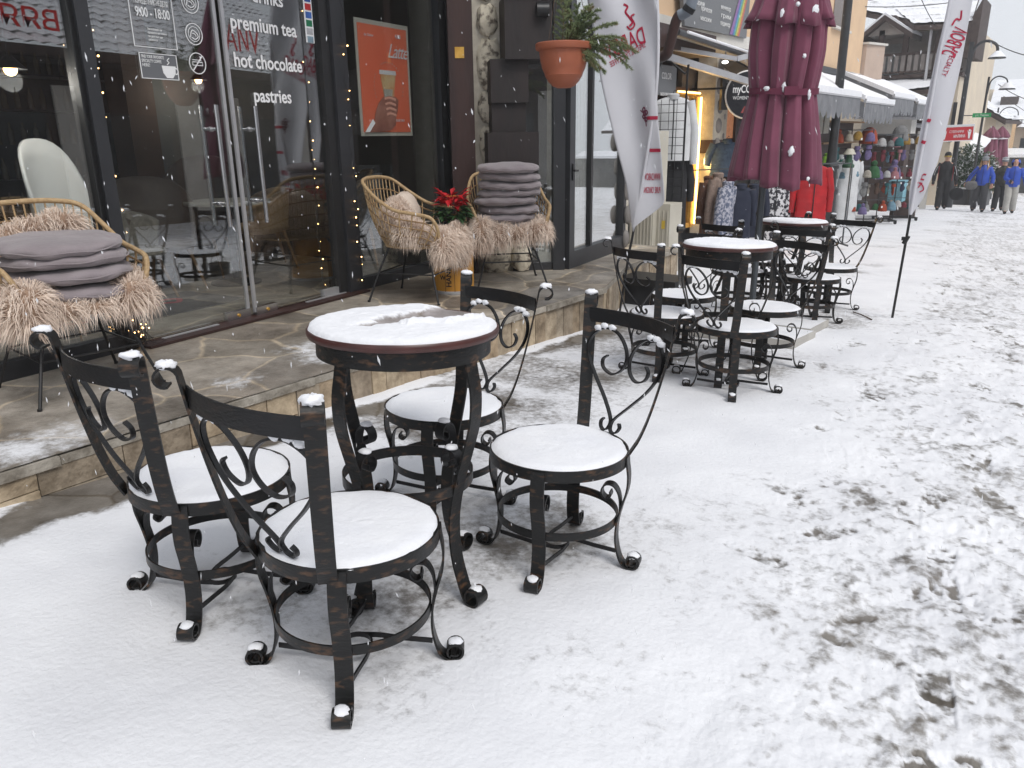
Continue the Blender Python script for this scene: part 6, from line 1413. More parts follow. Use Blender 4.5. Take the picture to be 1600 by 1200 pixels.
lC = far_lamp(1545, (1559,168), 262, 45.0, 'small distant lamp post right of the green sign', arm=.9, r=.045)
lD = far_lamp(1556, (1568,182), 262, 56.0, 'farthest small lamp post before the beige houses', arm=1.0, r=.045)
gsg = empty('street_name_sign', Py(1534,180,32.9)); tag(gsg, 'small green street name sign on the slim lamp post', 'sign')
MB().box((-.28,-.02,-.07),(.28,.02,.07)).build('plate', mat('green sign',(.01,.32,.10)), gsg, smooth=0); text('lettering','ул. Пирин',.09,'white',Matrix.Translation((-.2,-.025,-.03))@TXT,gsg)
MB().bar((-.6,0,0),(-.28,0,0),.03,.03).build('bracket','pole',gsg)

# -- stall of hats, lamps and gloves ------------------------------------
HC0 = [('green',(.03,.16,.05)),('lilac',(.22,.17,.38)),('grey',(.28,.28,.28)),('black',(.02,.02,.02)),('cream',(.55,.5,.42)),('orange red',(.50,.07,.02)),('mustard',(.45,.26,.03)),('pink',(.52,.22,.25)),('navy',(.03,.04,.10)),('wine',(.22,.02,.04)),('teal',(.02,.16,.18)),('white',(.65,.65,.65)),('brown',(.16,.09,.06)),('sky blue',(.22,.40,.52))]
def hat(p, ci, s, seed, label=None, pom=True, parent=None):
    nm, c = HC[ci]; t = empty('knitted_hat', p); t.rotation_euler = (0,0,seed)
    tag(t, label, 'hat', 'knitted hats and gloves hanging on the stall racks')
    MB().lathe([(.098*s,-.05*s),(.105*s,-.045*s),(.105*s,.0),(.099*s,.005*s),(.092*s,.06*s),(.07*s,.11*s),(.03*s,.14*s),(0,.145*s)], 16).build('cap', colmat('knit '+nm,c,.95), t, smooth=60)
    if pom: MB().blob((0,0,.17*s), .045*s, 10, 7, .18, seed).build('pompom', colmat('knit '+nm,c,.95), t)
def glove(p, ci, s, seed, label):
    nm, c = HC[ci]; t = empty('hanging_glove', p); t.rotation_euler = (0,0,seed*.7); tag(t, label, 'glove', 'knitted hats and gloves hanging on the stall racks')
    b = MB().blob((0,0,-.08*s),(.05*s,.022*s,.09*s),12,8,.04,seed,.7).blob((.05*s,0,-.09*s),(.018*s,.016*s,.045*s),8,6); b.build('mitten', colmat('knit '+nm,c,.95), t)
    MB().lathe([(.04*s,0),(.046*s,.0),(.044*s,.06*s),(.038*s,.06*s)],12).build('cuff', colmat('knit '+nm,c,.95), t)
HC = [(n_, tuple(v*.62+.012 for v in c_)) for n_, c_ in HC0]
ROWN = ['top','second','third','fourth','lowest']; COLN = ['first','second','third','fourth','fifth']
def rack(px, py, yp, w_, h, rows, per, label, seed, who):
    g_ = Py(px, py, yp); z = gz(yp); t = empty('hat_rack', (g_.x,yp,z), rot=(0,0,YAW*.8)); tag(t, label, 'display rack', 'wheeled racks of the hat stall'); r_ = random.Random(seed)
    lt = MB()
    for q in range(7): lx = r_.uniform(-w_/2,w_/2); lz = r_.uniform(.3,h-.1); lt.box((lx-.016,-.26,lz-.025),(lx+.016,-.258,lz+.02))
    lt.build('price_tags', 'white', t, smooth=0)['kind'] = 'stuff'
    b = MB(); b.tube([(-w_/2,0,.08),(-w_/2,0,h),(w_/2,0,h),(w_/2,0,.08)], .013, 6); b.build('frame', 'blackmetal', t)
    f = MB(); f.box((-w_/2-.03,-.25,.06),(w_/2+.03,-.22,.09)); f.box((-w_/2-.03,.22,.06),(w_/2+.03,.25,.09)); f.box((-w_/2-.02,-.22,.06),(-w_/2+.02,.22,.09)); f.box((w_/2-.02,-.22,.06),(w_/2+.02,.22,.09)); f.build('foot', 'blackmetal', t)
    for sx in (-1,1):
        for sy in (-1,1): MB().lathe([(0,-.02),(.035,-.02),(.035,.02),(0,.02)],10).xf(Matrix.Rotation(pi/2,4,'X')).build('wheel', 'blackmetal', t, M4=Matrix.Translation((sx*w_/2,sy*.22,.035)))
    Mw = Matrix.Translation((g_.x,yp,z)) @ Matrix.Rotation(YAW*.8,4,'Z')
    for i in range(rows):
        zr = h-.12-i*(h-.35)/(rows-.4); MB().tube([(-w_/2,-.03,zr+.10),(w_/2,-.03,zr+.10)], .008, 6).build('rail', 'pole', t)
        for k in range(per):
            x = -w_/2+w_*(k+.5)/per+r_.uniform(-.045,.045); ci = r_.randrange(len(HC)); p = Mw @ Vector((x,-.12+r_.uniform(-.06,.04),zr+r_.uniform(-.035,.035)))
            lab = '%s %s, %s in the %s row of the %s' % (HC[ci][0], 'knitted hat' if (i%2==0) else 'mitten', COLN[k], ROWN[i if i<rows-1 else 4], who)
            if i%2 == 0: hat(p-Vector((0,0,.10)), ci, r_.uniform(.8,1.25)*w_/per/.22, r_.uniform(0,6), lab, r_.random() < .4)
            else: glove(p+Vector((0,0,.05)), ci, 1.5*w_/per/.22*.9, r_.uniform(0,6), lab)
    return t
rack(1362, 340, 20.6, .95, 2.05, 5, 5, 'wheeled rack of hats and gloves right of the white coat', 3, 'left hat rack')
rack(1398, 335, 22.3, .90, 2.10, 5, 5, 'wheeled rack of hats at the right end of the stall', 9, 'right hat rack')
rack(1318, 330, 19.0, .9, 2.1, 5, 4, 'rack of knitwear half hidden behind the big lamp post', 14, 'lamp post rack')
# bigger pieces one can pick out
hat(Py(1357,218,20.2), 5, 1.9, 1, 'big orange red fluffy hat on top of the left hat rack', False)
hat(Py(1364,273,20.2), 0, 1.5, 2, 'bright green fluffy hat in the middle of the left hat rack', True)
hat(Py(1396,272,21.7), 1, 1.6, 3, 'lilac knitted hat with pompom low on the right hat rack', True)
hat(Py(1406,214,21.8), 2, 1.9, 4, 'grey hat with pink lining on top of the right hat rack', False)
hat(Py(1399,226,21.5), 7, 1.2, 6, 'pale pink cap just under the grey hat', False)
lsd = empty('table_lamp', Py(1325,262,18.6)); tag(lsd, 'small lamp with a pale conical shade on the stall', 'lamp'); MB().lathe([(.13,-.02),(.135,-.02),(.06,.10),(.055,.10)],20,(0,0,.30)).build('lamp_shade','cream',lsd); MB().lathe([(0,0),(.12,0),(.13,.05),(.08,.10),(.05,.28),(0,.28)],20).build('base', colmat('green ceramic',(.03,.10,.05),.3), lsd)
garment('long_white_coat', Py(1330,246,18.9), .46, 1.72, 'whitecloth', 'long white hooded puffer coat hanging right of the big lamp post', YAW, puff=.09, seed=11, hang=1, sl=.86, thick=.12)
garment('green_white_jacket', Py(1312,245,19.4), .40, 1.7, mat('green white ski print',(.02,.16,.12),(.60,.62,.62),scale=7,pos=(.48,.52)), 'green and white printed coat half behind the long white coat', YAW, seed=12, hang=1)
garment('lime_bag', Py(1294,243,18.0), .22, .35, colmat('lime nylon',(.25,.50,.05)), 'lime green bag hanging left of the big lamp post', YAW, sleeves=False, seed=1, hang=1)
for k,(x,y) in enumerate(((1283,165),(1293,165))):
    f_ = empty('picture_frame', Px(x,y+20,-5.4)); tag(f_, ('left','right')[k]+' cream towel hanging below the first awning', 'towel', 'towels below the first awning'); MB().box((-.02,-.22,-.35),(.0,.22,.35)).build('towel', 'cream', f_, smooth=0); MB().tube([(0,0,.35),(0,0,.8)],.008,6).build('cord','bark',f_)
    f_.name = 'hanging_towel'
sh2 = empty('stall_shelf', (0,0,0)); tag(sh2, 'brown wooden shelf behind the clothes below the first awning', 'shelf')
ya,yb2,zb,zt = ybox('', -5.6, 1282, 190, 1345, 345, '', build=False)
b = MB(); 
for z in np.linspace(zb,zt,6): b.box((-5.95,ya,z-.02),(-5.6,yb2,z+.02))
b.build('shelf_board', 'oak', sh2, smooth=0); MB().box((-5.99,ya,zb),(-5.96,yb2,zt)).build('back_panel', 'brown_wood', sh2, smooth=0)
# goods table, crate and box at the end of the stall
for k,(x,y,yp,w_,h,m,lab,nm) in enumerate(((1412,318,23.5,.55,.85,'darkwood_far','tall brown crate at the right end of the hat stall','wooden_crate'),(1402,300,23.0,.35,.5,'c_sky','pale blue box beside the brown crate','plastic_box'))):
    if m == 'c_sky': m = colmat('pale blue',(.25,.50,.60))
    t = empty(nm, (Py(x,y,yp).x,yp,gz(yp)+(.0 if k==0 else .45))); tag(t, lab, nm.split('_')[1]); b = MB()
    b.box((-w_/2,-.25,0),(w_/2,.25,h)); b.build('body', m, t, smooth=0); MB().box((-w_/2-.015,-.27,h),(w_/2+.015,.27,h+.03)).build('lid', 'snow' if k==0 else m, t, smooth=0)
gsd = MB(); rf = empty('small_shed_roof', Py(1388,185,27)); tag(rf, 'little snow topped kiosk roof behind the right hat rack', 'kiosk')
MB().slab([(-.9,-.4,0),(.9,-.4,-.06),(.8,.7,.30),(-.8,.7,.36)], (0,0,.07)).build('roof', 'snow', rf, smooth=0); MB().box((-.7,-.2,-.45),(.7,.6,.0)).build('fascia', 'white_wall', rf, smooth=0); MB().box((-.6,-.1,-3.0),(.6,.6,-.46)).build('body', 'darkwood_far', rf, smooth=0)
# ================================================================== houses beyond
def wallbox(name, a, b, m, parent): return MB().box(a, b).build(name, m, parent, smooth=0)
def snowroof(name, p00, p10, p11, p01, parent, n=40, waves=0, cover=.9, seed=1):     # quad eave-left, eave-right, ridge-right, ridge-left
    P = [Vector(p) for p in (p00,p10,p11,p01)]; co = []; cvx = []
    for j in range(n+1):
        for i in range(n+1):
            u, v = i/n, j/n; q = (P[0]*(1-u)+P[1]*u)*(1-v)+(P[3]*(1-u)+P[2]*u)*v
            row = v*waves; f = row-math.floor(row) if waves else 0
            q = q+Vector((0,0,.05*(1-f)+.03*float(vnoise(np.array(u*14.),np.array(v*10.),seed)))); co.append(tuple(q)); cvx.append(cover-(.33 if waves and f < .26 else 0)+.25*(float(vnoise(np.array(u*30.),np.array(v*25.),seed))-.5))
    o = grid_mesh(name, np.array(co), np.array(cvx), n+1, n+1, 'tiles'); o.parent = parent
    under = MB().slab([tuple(p-Vector((0,0,.02))) for p in P], (0,0,-.14)).build('rafters', 'darkwood_far', o, smooth=0)
    return o
Y1 = 32.
def h1(px, py, dy=0): p = Py(px,py,Y1+dy); return p
hs = empty('timber_balcony_house', (0,0,0)); tag(hs, 'cream house with dark timber balcony, small gable and snowy tiled roof', 'house')
xR = h1(1506,100).x; xL = -9.0; zE = h1(1440,44).z; zB0 = h1(1430,117).z; zB1 = h1(1430,84).z
wallbox('wall', (xL,Y1+1.2,-1.5), (xR,Y1+9,zE+.1), 'cream_wall', hs)
wallbox('ground_floor', (xL,Y1,-1.5), (xR-.05,Y1+1.2,zB0-.12), 'cream_wall', hs)
wallbox('balcony_floor', (xL,Y1-.35,zB0-.11), (xR+.05,Y1+1.2,zB0), 'darkwood_far', hs)
wallbox('balcony_wall', (xL,Y1+1.1,zB0), (xR,Y1+1.19,zE), mat('grey beige render',(.42,.38,.36),(.36,.33,.31),scale=2), hs)
r_ = random.Random(4)
rl = MB(); rl.box((xL,Y1-.33,zB1-.05),(xR+.02,Y1-.25,zB1+.03)).box((xL,Y1-.33,zB0+.06),(xR+.02,Y1-.25,zB0+.12)); ro = rl.build('railing', 'darkwood_far', hs, smooth=0)
bl = MB(); x = xL+.1; 
while x < xR-.05: bl.box((x,Y1-.31,zB0+.12),(x+.13,Y1-.28,zB1-.05)); x += .21
o = bl.build('baluster', mat('greyed baluster board',(.30,.27,.25),(.22,.19,.18),scale=4), ro, smooth=0)
for px in (1378,1416,1466,1500): p = h1(px,80); MB().box((p.x-.09,Y1-.30,zB0),(p.x+.09,Y1-.14,zE)).build('post', 'darkwood_far', hs, smooth=0)
for x0,x1,m in ((1356,1376,'glassgrey'),(1384,1412,'glassgrey')):
    if 'glassgrey' not in M: M['glassgrey'] = mat('grey mirrored window',(.30,.32,.34),(.22,.24,.25),rough=.25,scale=6)
    wallbox('window', (h1(x0,70,1.1).x,Y1+1.05,zB0+.1), (h1(x1,70,1.1).x,Y1+1.09,zE-.35), m, hs)
# small gable over the balcony
gx0, gx1, gxm = h1(1350,46,-.6).x, h1(1420,46,-.6).x, h1(1383,25,-.6).x; gz0 = h1(1400,47,-.6).z; gz1 = h1(1383,24,-.6).z
MB().slab([(gx0,Y1-.3,gz0-.1),(gx1,Y1-.3,gz0-.1),(gxm,Y1-.3,gz1-.15)], (0,1.6,0)).build('gable_wall', mat('beige gable',(.40,.36,.33)), hs, smooth=0)
for a_, b_ in (((gx0-.15,gz0-.15),(gxm,gz1)),((gx1+.15,gz0-.15),(gxm,gz1))):
    MB().slab([(a_[0],Y1-.7,a_[1]),(b_[0],Y1-.7,b_[1]),(b_[0],Y1+3.5,b_[1]+.1),(a_[0],Y1+3.5,a_[1]+.1)], (0,0,-.16)).build('barge_board', 'darkwood_far', hs, smooth=0)
    MB().slab([(a_[0],Y1-.66,a_[1]+.01),(b_[0],Y1-.66,b_[1]+.01),(b_[0],Y1+3.5,b_[1]+.11),(a_[0],Y1+3.5,a_[1]+.11)], (0,0,.08)).build('gable_snow', 'snow', hs, smooth=0)
MB().tube([(gxm+.25+.13*cos(t),Y1-.34,gz0+.35+.13*sin(t)) for t in np.linspace(0,2*pi,16,endpoint=False)], .03, 6, closed=True).build('round_vent', 'darkwood_far', hs)
eL = (xL,Y1-.9,zE+.05); eR = (xR+.15,Y1-.9,h1(1512,36,-.9).z); rr_ = Py(1536,-8,Y1+4.0); 
snowroof('roof', (gx1+.2,Y1-.9,zE+.02), eR, (rr_.x,Y1+5.5,rr_.z+1.9), (xL-1,Y1+5.5,rr_.z+1.9), hs, 60, 22, .86, 4)
snowroof('roof', (xL,Y1+.8,zE+1.2), (gx1+.3,Y1-.5,zE+.1), (gx1,Y1+5.6,rr_.z+1.9), (xL-1,Y1+5.6,rr_.z+1.9), hs, 50, 22, .86, 5)
# deep timber eaves on the street side
e0 = Py(1508,92,Y1); e1 = Py(1533,92,Y1)
MB().slab([(xR+.02,Y1-.8,e0.z),(e1.x-.1,Y1-.8,e1.z),(Py(1537,0,Y1-.8).x,Y1-.8,Py(1537,0,Y1).z),(Py(1520,38,Y1-.8).x-.1,Y1-.8,Py(1520,38,Y1).z)], (0,2.2,0)).build('boarded_eaves', 'roofdark', hs, smooth=0)
for px,py0,py1 in ((1442,150,212),(1456,150,212),(1468,122,210),(1424,150,200)):
    p = h1(px,180,-.02); MB().box((p.x-.07,Y1-.06,h1(px,py1).z),(p.x+.07,Y1-.01,h1(px,py0).z)).build('timber_strip', 'darkwood_far', hs, smooth=0)
wallbox('window', (h1(1486,190).x,Y1-.03,h1(1486,222).z), (h1(1492,190).x,Y1-.01,h1(1486,160).z), 'frame', hs)
MB().tube([(h1(1454,60,-.4).x,Y1-.45,zE),(h1(1454,60,-.4).x+.02,Y1-.45,zB0-.3),(h1(1452,150).x,Y1-.15,zB0-.6),(h1(1452,150).x,Y1-.15,-1.2)], .05, 8).build('downpipe', 'alu', hs)
snowroof('porch_roof', (h1(1385,140,-1.5).x,Y1-1.5,h1(1430,140,-1.5).z-.1), (h1(1462,132,-1.5).x,Y1-1.5,h1(1462,132,-1.5).z-.1), (h1(1462,125).x,Y1,h1(1462,124).z), (h1(1385,125).x,Y1,h1(1385,124).z), hs, 20, 0, .75, 7)
# terrace balcony lower down at its side
bp = empty('low_timber_balcony', (0,0,0)); tag(bp, 'low dark timber balcony with snow on its rail behind the hat stall', 'balcony'); yb3 = 29.5
for py,nm in ((172,'top_rail'),(190,'floor')): a_ = Py(1392,py,yb3); b_ = Py(1458,py+2,yb3); MB().box((a_.x,yb3-.1,a_.z-.06),(b_.x,yb3+(.0 if nm=='top_rail' else 1.2),a_.z+.02)).build(nm, 'darkwood_far', bp, smooth=0)
a_ = Py(1392,171,yb3); b_ = Py(1458,172,yb3); MB().box((a_.x,yb3-.1,a_.z-.01),(b_.x,yb3,a_.z+.05)).build('snow_cover', 'snow', bp, smooth=0)
for k in range(7): p = Py(1394+k*10.4,180,yb3); MB().box((p.x-.04,yb3-.08,Py(1420,190,yb3).z-2.4*(k%3==0)),(p.x+.04,yb3-.02,Py(1420,172,yb3).z)).build('post', 'darkwood_far', bp, smooth=0)
MB().slab([tuple(Py(1418,197,yb3-.6)),tuple(Py(1460,203,yb3-.6)),tuple(Py(1460,190,yb3+.8)),tuple(Py(1418,188,yb3+.8))], (0,0,.07)).build('canopy_snow', 'snow', bp, smooth=0)
wallbox('back_wall', (Py(1400,200,30.3).x,30.3,-1.3), (Py(1462,200,30.3).x,30.5,Py(1430,195,30.3).z), 'darkwood_far', bp)
for x0,x1 in ((1428,1438),(1446,1456)): wallbox('white_panel', (Py(x0,250,28.6).x,28.6,gz(28)), (Py(x1,250,28.6).x,28.7,Py(x0,205,28.6).z), 'white_wall', bp)
# gable house
Y2 = 44.
g2 = empty('gable_house', (0,0,0)); tag(g2, 'cream gabled house with dark verge beyond the red sign', 'house')
q = lambda x,y,Y=Y2: Py(x,y,Y)
pL = q(1490,150); pk = q(1503,143); pr_ = q(1558,184); pb_ = q(1558,262)
MB().slab([(pL.x,Y2,-2),(pr_.x,Y2,-2),(pr_.x,Y2,pr_.z),(pk.x,Y2,pk.z),(pL.x,Y2,pk.z)], (0,9,0)).build('wall', 'cream_wall', g2, smooth=0)
MB().slab([(pk.x-.3,Y2-.5,pk.z+.10),(pr_.x+.4,Y2-.5,pr_.z-.12),(pr_.x+.4,Y2-.5,pr_.z-.32),(pk.x-.3,Y2-.5,pk.z-.15)], (0,.2,0)).build('verge_board', 'roofdark', g2, smooth=0)
snowroof('roof', (pr_.x+.4,Y2-.55,pr_.z-.10), (pr_.x+.4,Y2+9,pr_.z-.10), (pk.x-.3,Y2+9,pk.z+.12), (pk.x-.3,Y2-.55,pk.z+.12), g2, 24, 8, .85, 9)
for x0,y0,x1,y1 in ((1511,192,1524,230),(1500,165,1506,178)): wallbox('window', (q(x0,y0).x,Y2-.03,q(x0,y1).z), (q(x1,y0).x,Y2-.01,q(x0,y0).z), 'frame', g2)
wallbox('window_hood', (q(1510,190).x,Y2-.6,q(1510,192).z), (q(1526,190).x,Y2,q(1510,188).z+.1), 'snow', g2)
ds = empty('satellite_dish', q(1508,180,Y2-.5)); tag(ds, 'round pale satellite dish on the gabled house', 'satellite dish'); MB().lathe([(0,.06),(.35,.0),(.36,.0),(.0,.05)],24).xf(Matrix.Rotation(radians(75),4,'X')).build('dish','alu',ds); MB().tube([(0,0,0),(0,.4,-.5)],.03,6).build('arm','pole',ds)
# white snow covered roof with chimney behind, and the long beige house
Y3 = 62.
g3 = empty('beige_house', (0,0,0)); tag(g3, 'long beige house under a wide snowy roof at the right picture edge', 'house'); q3 = lambda x,y,Y=Y3: Py(x,y,Y)
wallbox('wall', (q3(1545,200).x,Y3,-3.5), (8,Y3+8,q3(1580,194).z), mat('warm beige render',(.60,.47,.35),(.54,.42,.31),scale=1), g3)
snowroof('roof', (q3(1541,195).x,Y3-1,q3(1580,195).z), (9,Y3-1,q3(1580,195).z), (9,Y3+9,q3(1580,145).z+1.2), (q3(1530,150).x,Y3+9,q3(1580,145).z+1.2), g3, 40, 14, .97, 3)
wallbox('gutter', (q3(1541,195).x,Y3-1.1,q3(1580,197).z), (9,Y3-.95,q3(1580,194.5).z), 'roofdark', g3)
for x0,y0,x1,y1 in ((1574,206,1583,226),(1595,216,1603,236)): wallbox('window', (q3(x0,y0).x,Y3-.05,q3(x0,y1).z), (q3(x1,y0).x,Y3-.01,q3(x0,y0).z), 'frame', g3)
wallbox('balcony_panel', (q3(1570,230).x,Y3-1.2,q3(1570,243).z), (q3(1590,230).x,Y3-1.1,q3(1570,230).z), 'glassgrey', g3)
p = Py(1577,156,Y3+3); wallbox('chimney', (p.x-.5,Y3+3,p.z-1.2), (p.x+.5,Y3+3.8,p.z+.2), 'roofdark', g3); p = Py(1533,152,Y3+6); wallbox('chimney', (p.x-.7,Y3+6,p.z-2), (p.x+.7,Y3+7,p.z+.5), 'cream_wall', g3)
g4 = empty('yellow_far_house', (0,0,0)); tag(g4, 'distant orange yellow house corner behind the twin burgundy umbrellas', 'house'); Y4 = 50.
wallbox('wall', (Py(1555,240,Y4).x,Y4,-3), (Py(1566,240,Y4).x,Y4+6,Py(1560,192,Y4).z), mat('orange yellow render',(.68,.45,.25)), g4); MB().slab([(Py(1553,192,Y4).x,Y4-.3,Py(1560,192,Y4).z),(Py(1568,192,Y4).x,Y4-.3,Py(1560,192,Y4).z),(Py(1568,192,Y4).x,Y4+6,Py(1560,188,Y4).z),(Py(1553,192,Y4).x,Y4+6,Py(1560,188,Y4).z)],(0,0,.15)).build('roof','snow',g4,smooth=0)
g5 = empty('right_far_building', (0,0,0)); tag(g5, 'low far shop with a snowy porch roof behind the walkers in blue', 'building'); Y5 = 52.
wallbox('wall', (Py(1576,250,Y5).x,Y5,-3.5), (9,Y5+4,Py(1590,246,Y5).z), mat('dim grey shopfront',(.20,.20,.20),(.12,.12,.12),scale=2), g5)
MB().slab([(Py(1566,244,Y5-2).x,Y5-2,Py(1590,246,Y5-2).z),(8,Y5-2,Py(1590,246,Y5-2).z),(8,Y5,Py(1590,236,Y5).z),(Py(1570,240,Y5).x,Y5,Py(1590,236,Y5).z)],(0,0,.15)).build('porch_snow','snow',g5,smooth=0)
# a row of buildings closing the far right side, outside the frame to the right
# red sign, twin umbrellas, planters
rsn = empty('red_sign', Py(1495,209,30.2)); tag(rsn, 'red sign with white border, figures and lettering near the walking man', 'sign'); rsn.rotation_euler = (0,radians(-2),radians(8)); rsn.scale = (.74,.74,.74)
MB().box((-.62,-.02,-.28),(.62,.02,.28)).build('board', 'red', rsn, smooth=0)
b = MB(); b.box((-.66,-.025,.28),(.66,.025,.34)).box((-.66,-.025,-.32),(.66,.025,-.28)).box((-.66,-.025,-.28),(-.62,.025,.28)).box((.62,-.025,-.28),(.66,.025,.28)); b.build('border', 'white', rsn, smooth=0)
fit(text('lettering','СУВЕНИРИ',.15,'white',Matrix.Translation((-.30,-.025,.04))@TXT,rsn),.55); fit(text('lettering','МАЛИНА',.17,'white',Matrix.Translation((-.12,-.025,-.16))@TXT,rsn,bold=.004),.45)
for x in (-.47,.48):
    b = MB(); b.slab([(x-.03,-.03,-.22),(x+.03,-.03,-.22),(x+.06,-.03,.02),(x+.08,-.03,.16),(x+.03,-.03,.06),(x-.03,-.03,.06),(x-.09,-.03,.14),(x-.05,-.03,.0)],(0,.004,0)); b.blob((x,-.03,.12),(.04,.004,.05),10,6); b.build('figure','white',rsn,smooth=0)
MB().bar((-.62,0,.3),(-1.6,.2,.35),.04,.04).bar((-.3,0,.33),(-1.6,.2,.7),.03,.03).build('bracket','lamp_black',rsn); MB().box((-.66,-.04,.341),(.66,.04,.38)).build('snow_cover','snow',rsn,smooth=0)
for k,(px,ang) in enumerate(((1543,0),(1558,.6))):
    u_ = empty('closed_umbrella', (Py(px,250,39.5+k*.5).x,39.5+k*.5,gz(40))); tag(u_, ('left','right')[k]+' one of two distant closed burgundy umbrellas behind the walkers in blue', 'umbrella')
    zt = Py(px,197,39.5).z-gz(40); zb_ = Py(px,262,39.5).z-gz(40)
    b = MB(); n = 48
    for j in range(17):
        v = j/16; z = zb_+(zt-zb_)*v; R = float(np.interp(v,[0,.2,.55,.70,.74,.85,1],[.42,.40,.30,.27,.36,.26,.02]))
        for i in range(n): t = 2*pi*i/n; b.v.append(((R*(1-.28*(1-abs(sin(t*3.5+ang)))))*cos(t), R*(1-.28*(1-abs(sin(t*3.5+ang))))*sin(t), z))
    for j in range(16):
        for i in range(n): b.f.append((j*n+i,j*n+(i+1)%n,(j+1)*n+(i+1)%n,(j+1)*n+i))
    b.build('canopy','burgundy',u_); MB().tube([(0,0,0),(0,0,zt)],.03,8).build('pole','pole',u_); MB().blob((0,-.2,zt-.5),(.26,.12,.04),12,7,.2,k).build('snow_cover','snow',u_)
def bush(x, y, z, w_, h, seed, label):
    t = empty('conifer_bush', (x,y,z)); tag(t, label, 'bush', 'snow dusted conifer bushes in the planters'); r_ = random.Random(seed); L1 = MB(); L2 = MB()
    for k in range(900):
        v = r_.random(); a = r_.uniform(0,6.28); R = w_*(1-v*.55)*sqrt(r_.random())*(1+.25*sin(a*4+v*9)); p = Vector((R*cos(a),R*sin(a)*.8,h*v)); d = Vector((cos(a)*r_.uniform(.4,1),sin(a),r_.uniform(-.2,.9))).normalized(); s_ = d.orthogonal().normalized()*.03; e = p+d*r_.uniform(.08,.17)
        (L2 if (r_.random() < .26 and v > .1) else L1).add([p-s_,p+s_,e],[(0,1,2)])
    L1.build('foliage', 'green', t, smooth=0); L2.build('snow_dusting', 'snow', t, smooth=0); MB().tube([(0,0,-.1),(0,0,h*.8)],[.04,.015],6).build('trunk','bark',t); return t
for k,(px,ww,hh) in enumerate(((1494,.5,1.5),(1503,.45,1.2),(1512,.5,1.6),(1521,.45,1.15),(1530,.5,1.35),(1539,.45,1.1))):
    p = Py(px,290,33.6); bush(p.x,33.6,gz(33.6)+.5,ww,hh,k,['leftmost','second','third, tallest','fourth','fifth','rightmost'][k]+' snow dusted conifer in the planters behind the walkers')
pl_ = empty('dark_planter', (0,0,0)); tag(pl_, 'long dark planter box behind the walkers', 'planter'); a_ = Py(1488,290,33.2); b_ = Py(1546,290,33.2); MB().box((a_.x,33.1,gz(33)-.05),(b_.x,34.2,gz(33)+.55)).build('box','frame',pl_,smooth=0); MB().box((a_.x+.06,33.16,gz(33)+.551),(b_.x-.06,34.14,gz(33)+.60)).build('soil_snow','snow',pl_,smooth=0)
mk = empty('market_stall', (0,0,0)); tag(mk, 'dim far stall with snowy tilted canopy behind the red sign', 'stall'); ym = 37.
a_ = Py(1484,232,ym); b_ = Py(1530,244,ym); MB().slab([(a_.x,ym-.8,a_.z+.25),(b_.x,ym-.8,b_.z+.0),(b_.x+.2,ym+1.2,b_.z+.55),(a_.x,ym+1.2,a_.z+.8)],(0,0,.10)).build('canopy_snow','snow',mk,smooth=0)
MB().box((a_.x,ym+1.0,-2),(b_.x,ym+1.2,a_.z)).build('back_panel','darkwood_far',mk,smooth=0)
for k in range(4): x = a_.x+(b_.x-a_.x)*k/3; MB().box((x-.05,ym-.7,-2),(x+.05,ym-.6,a_.z+.1)).build('post','frame',mk,smooth=0)
MB().box((a_.x+.3,ym-.3,gz(ym)),(b_.x-.3,ym+.4,gz(ym)+1.0)).build('counter','oak',mk,smooth=0)
# overhead wires
def wire(a, b, sag, label):
    A_, B_ = Vector(a), Vector(b); P = [A_.lerp(B_,t/16)-Vector((0,0,sag*4*(t/16)*(1-t/16))) for t in range(17)]
    o = MB().tube(P,.012,5).build('overhead_wire','blackmetal',None); tag(o,label,'wire','wires over the lane')
wire(Py(1345,10,24), Py(1530,-4,30), .1, 'wire running above the timber house roof'); wire(Py(1436,-10,27), Py(1463,42,31), .05, 'wire dropping to the eaves of the timber house')
wire(Py(1545,62,25), Py(1700,90,22), .2, 'upper wire leading right from the nearest curved lamp'); wire(Py(1560,132,33.2), Py(1700,160,30), .3, 'lower wire leading right from the green sign post'); wire(Py(1568,150,45), Py(1720,215,40), .3, 'lowest wire crossing the far roof at right')

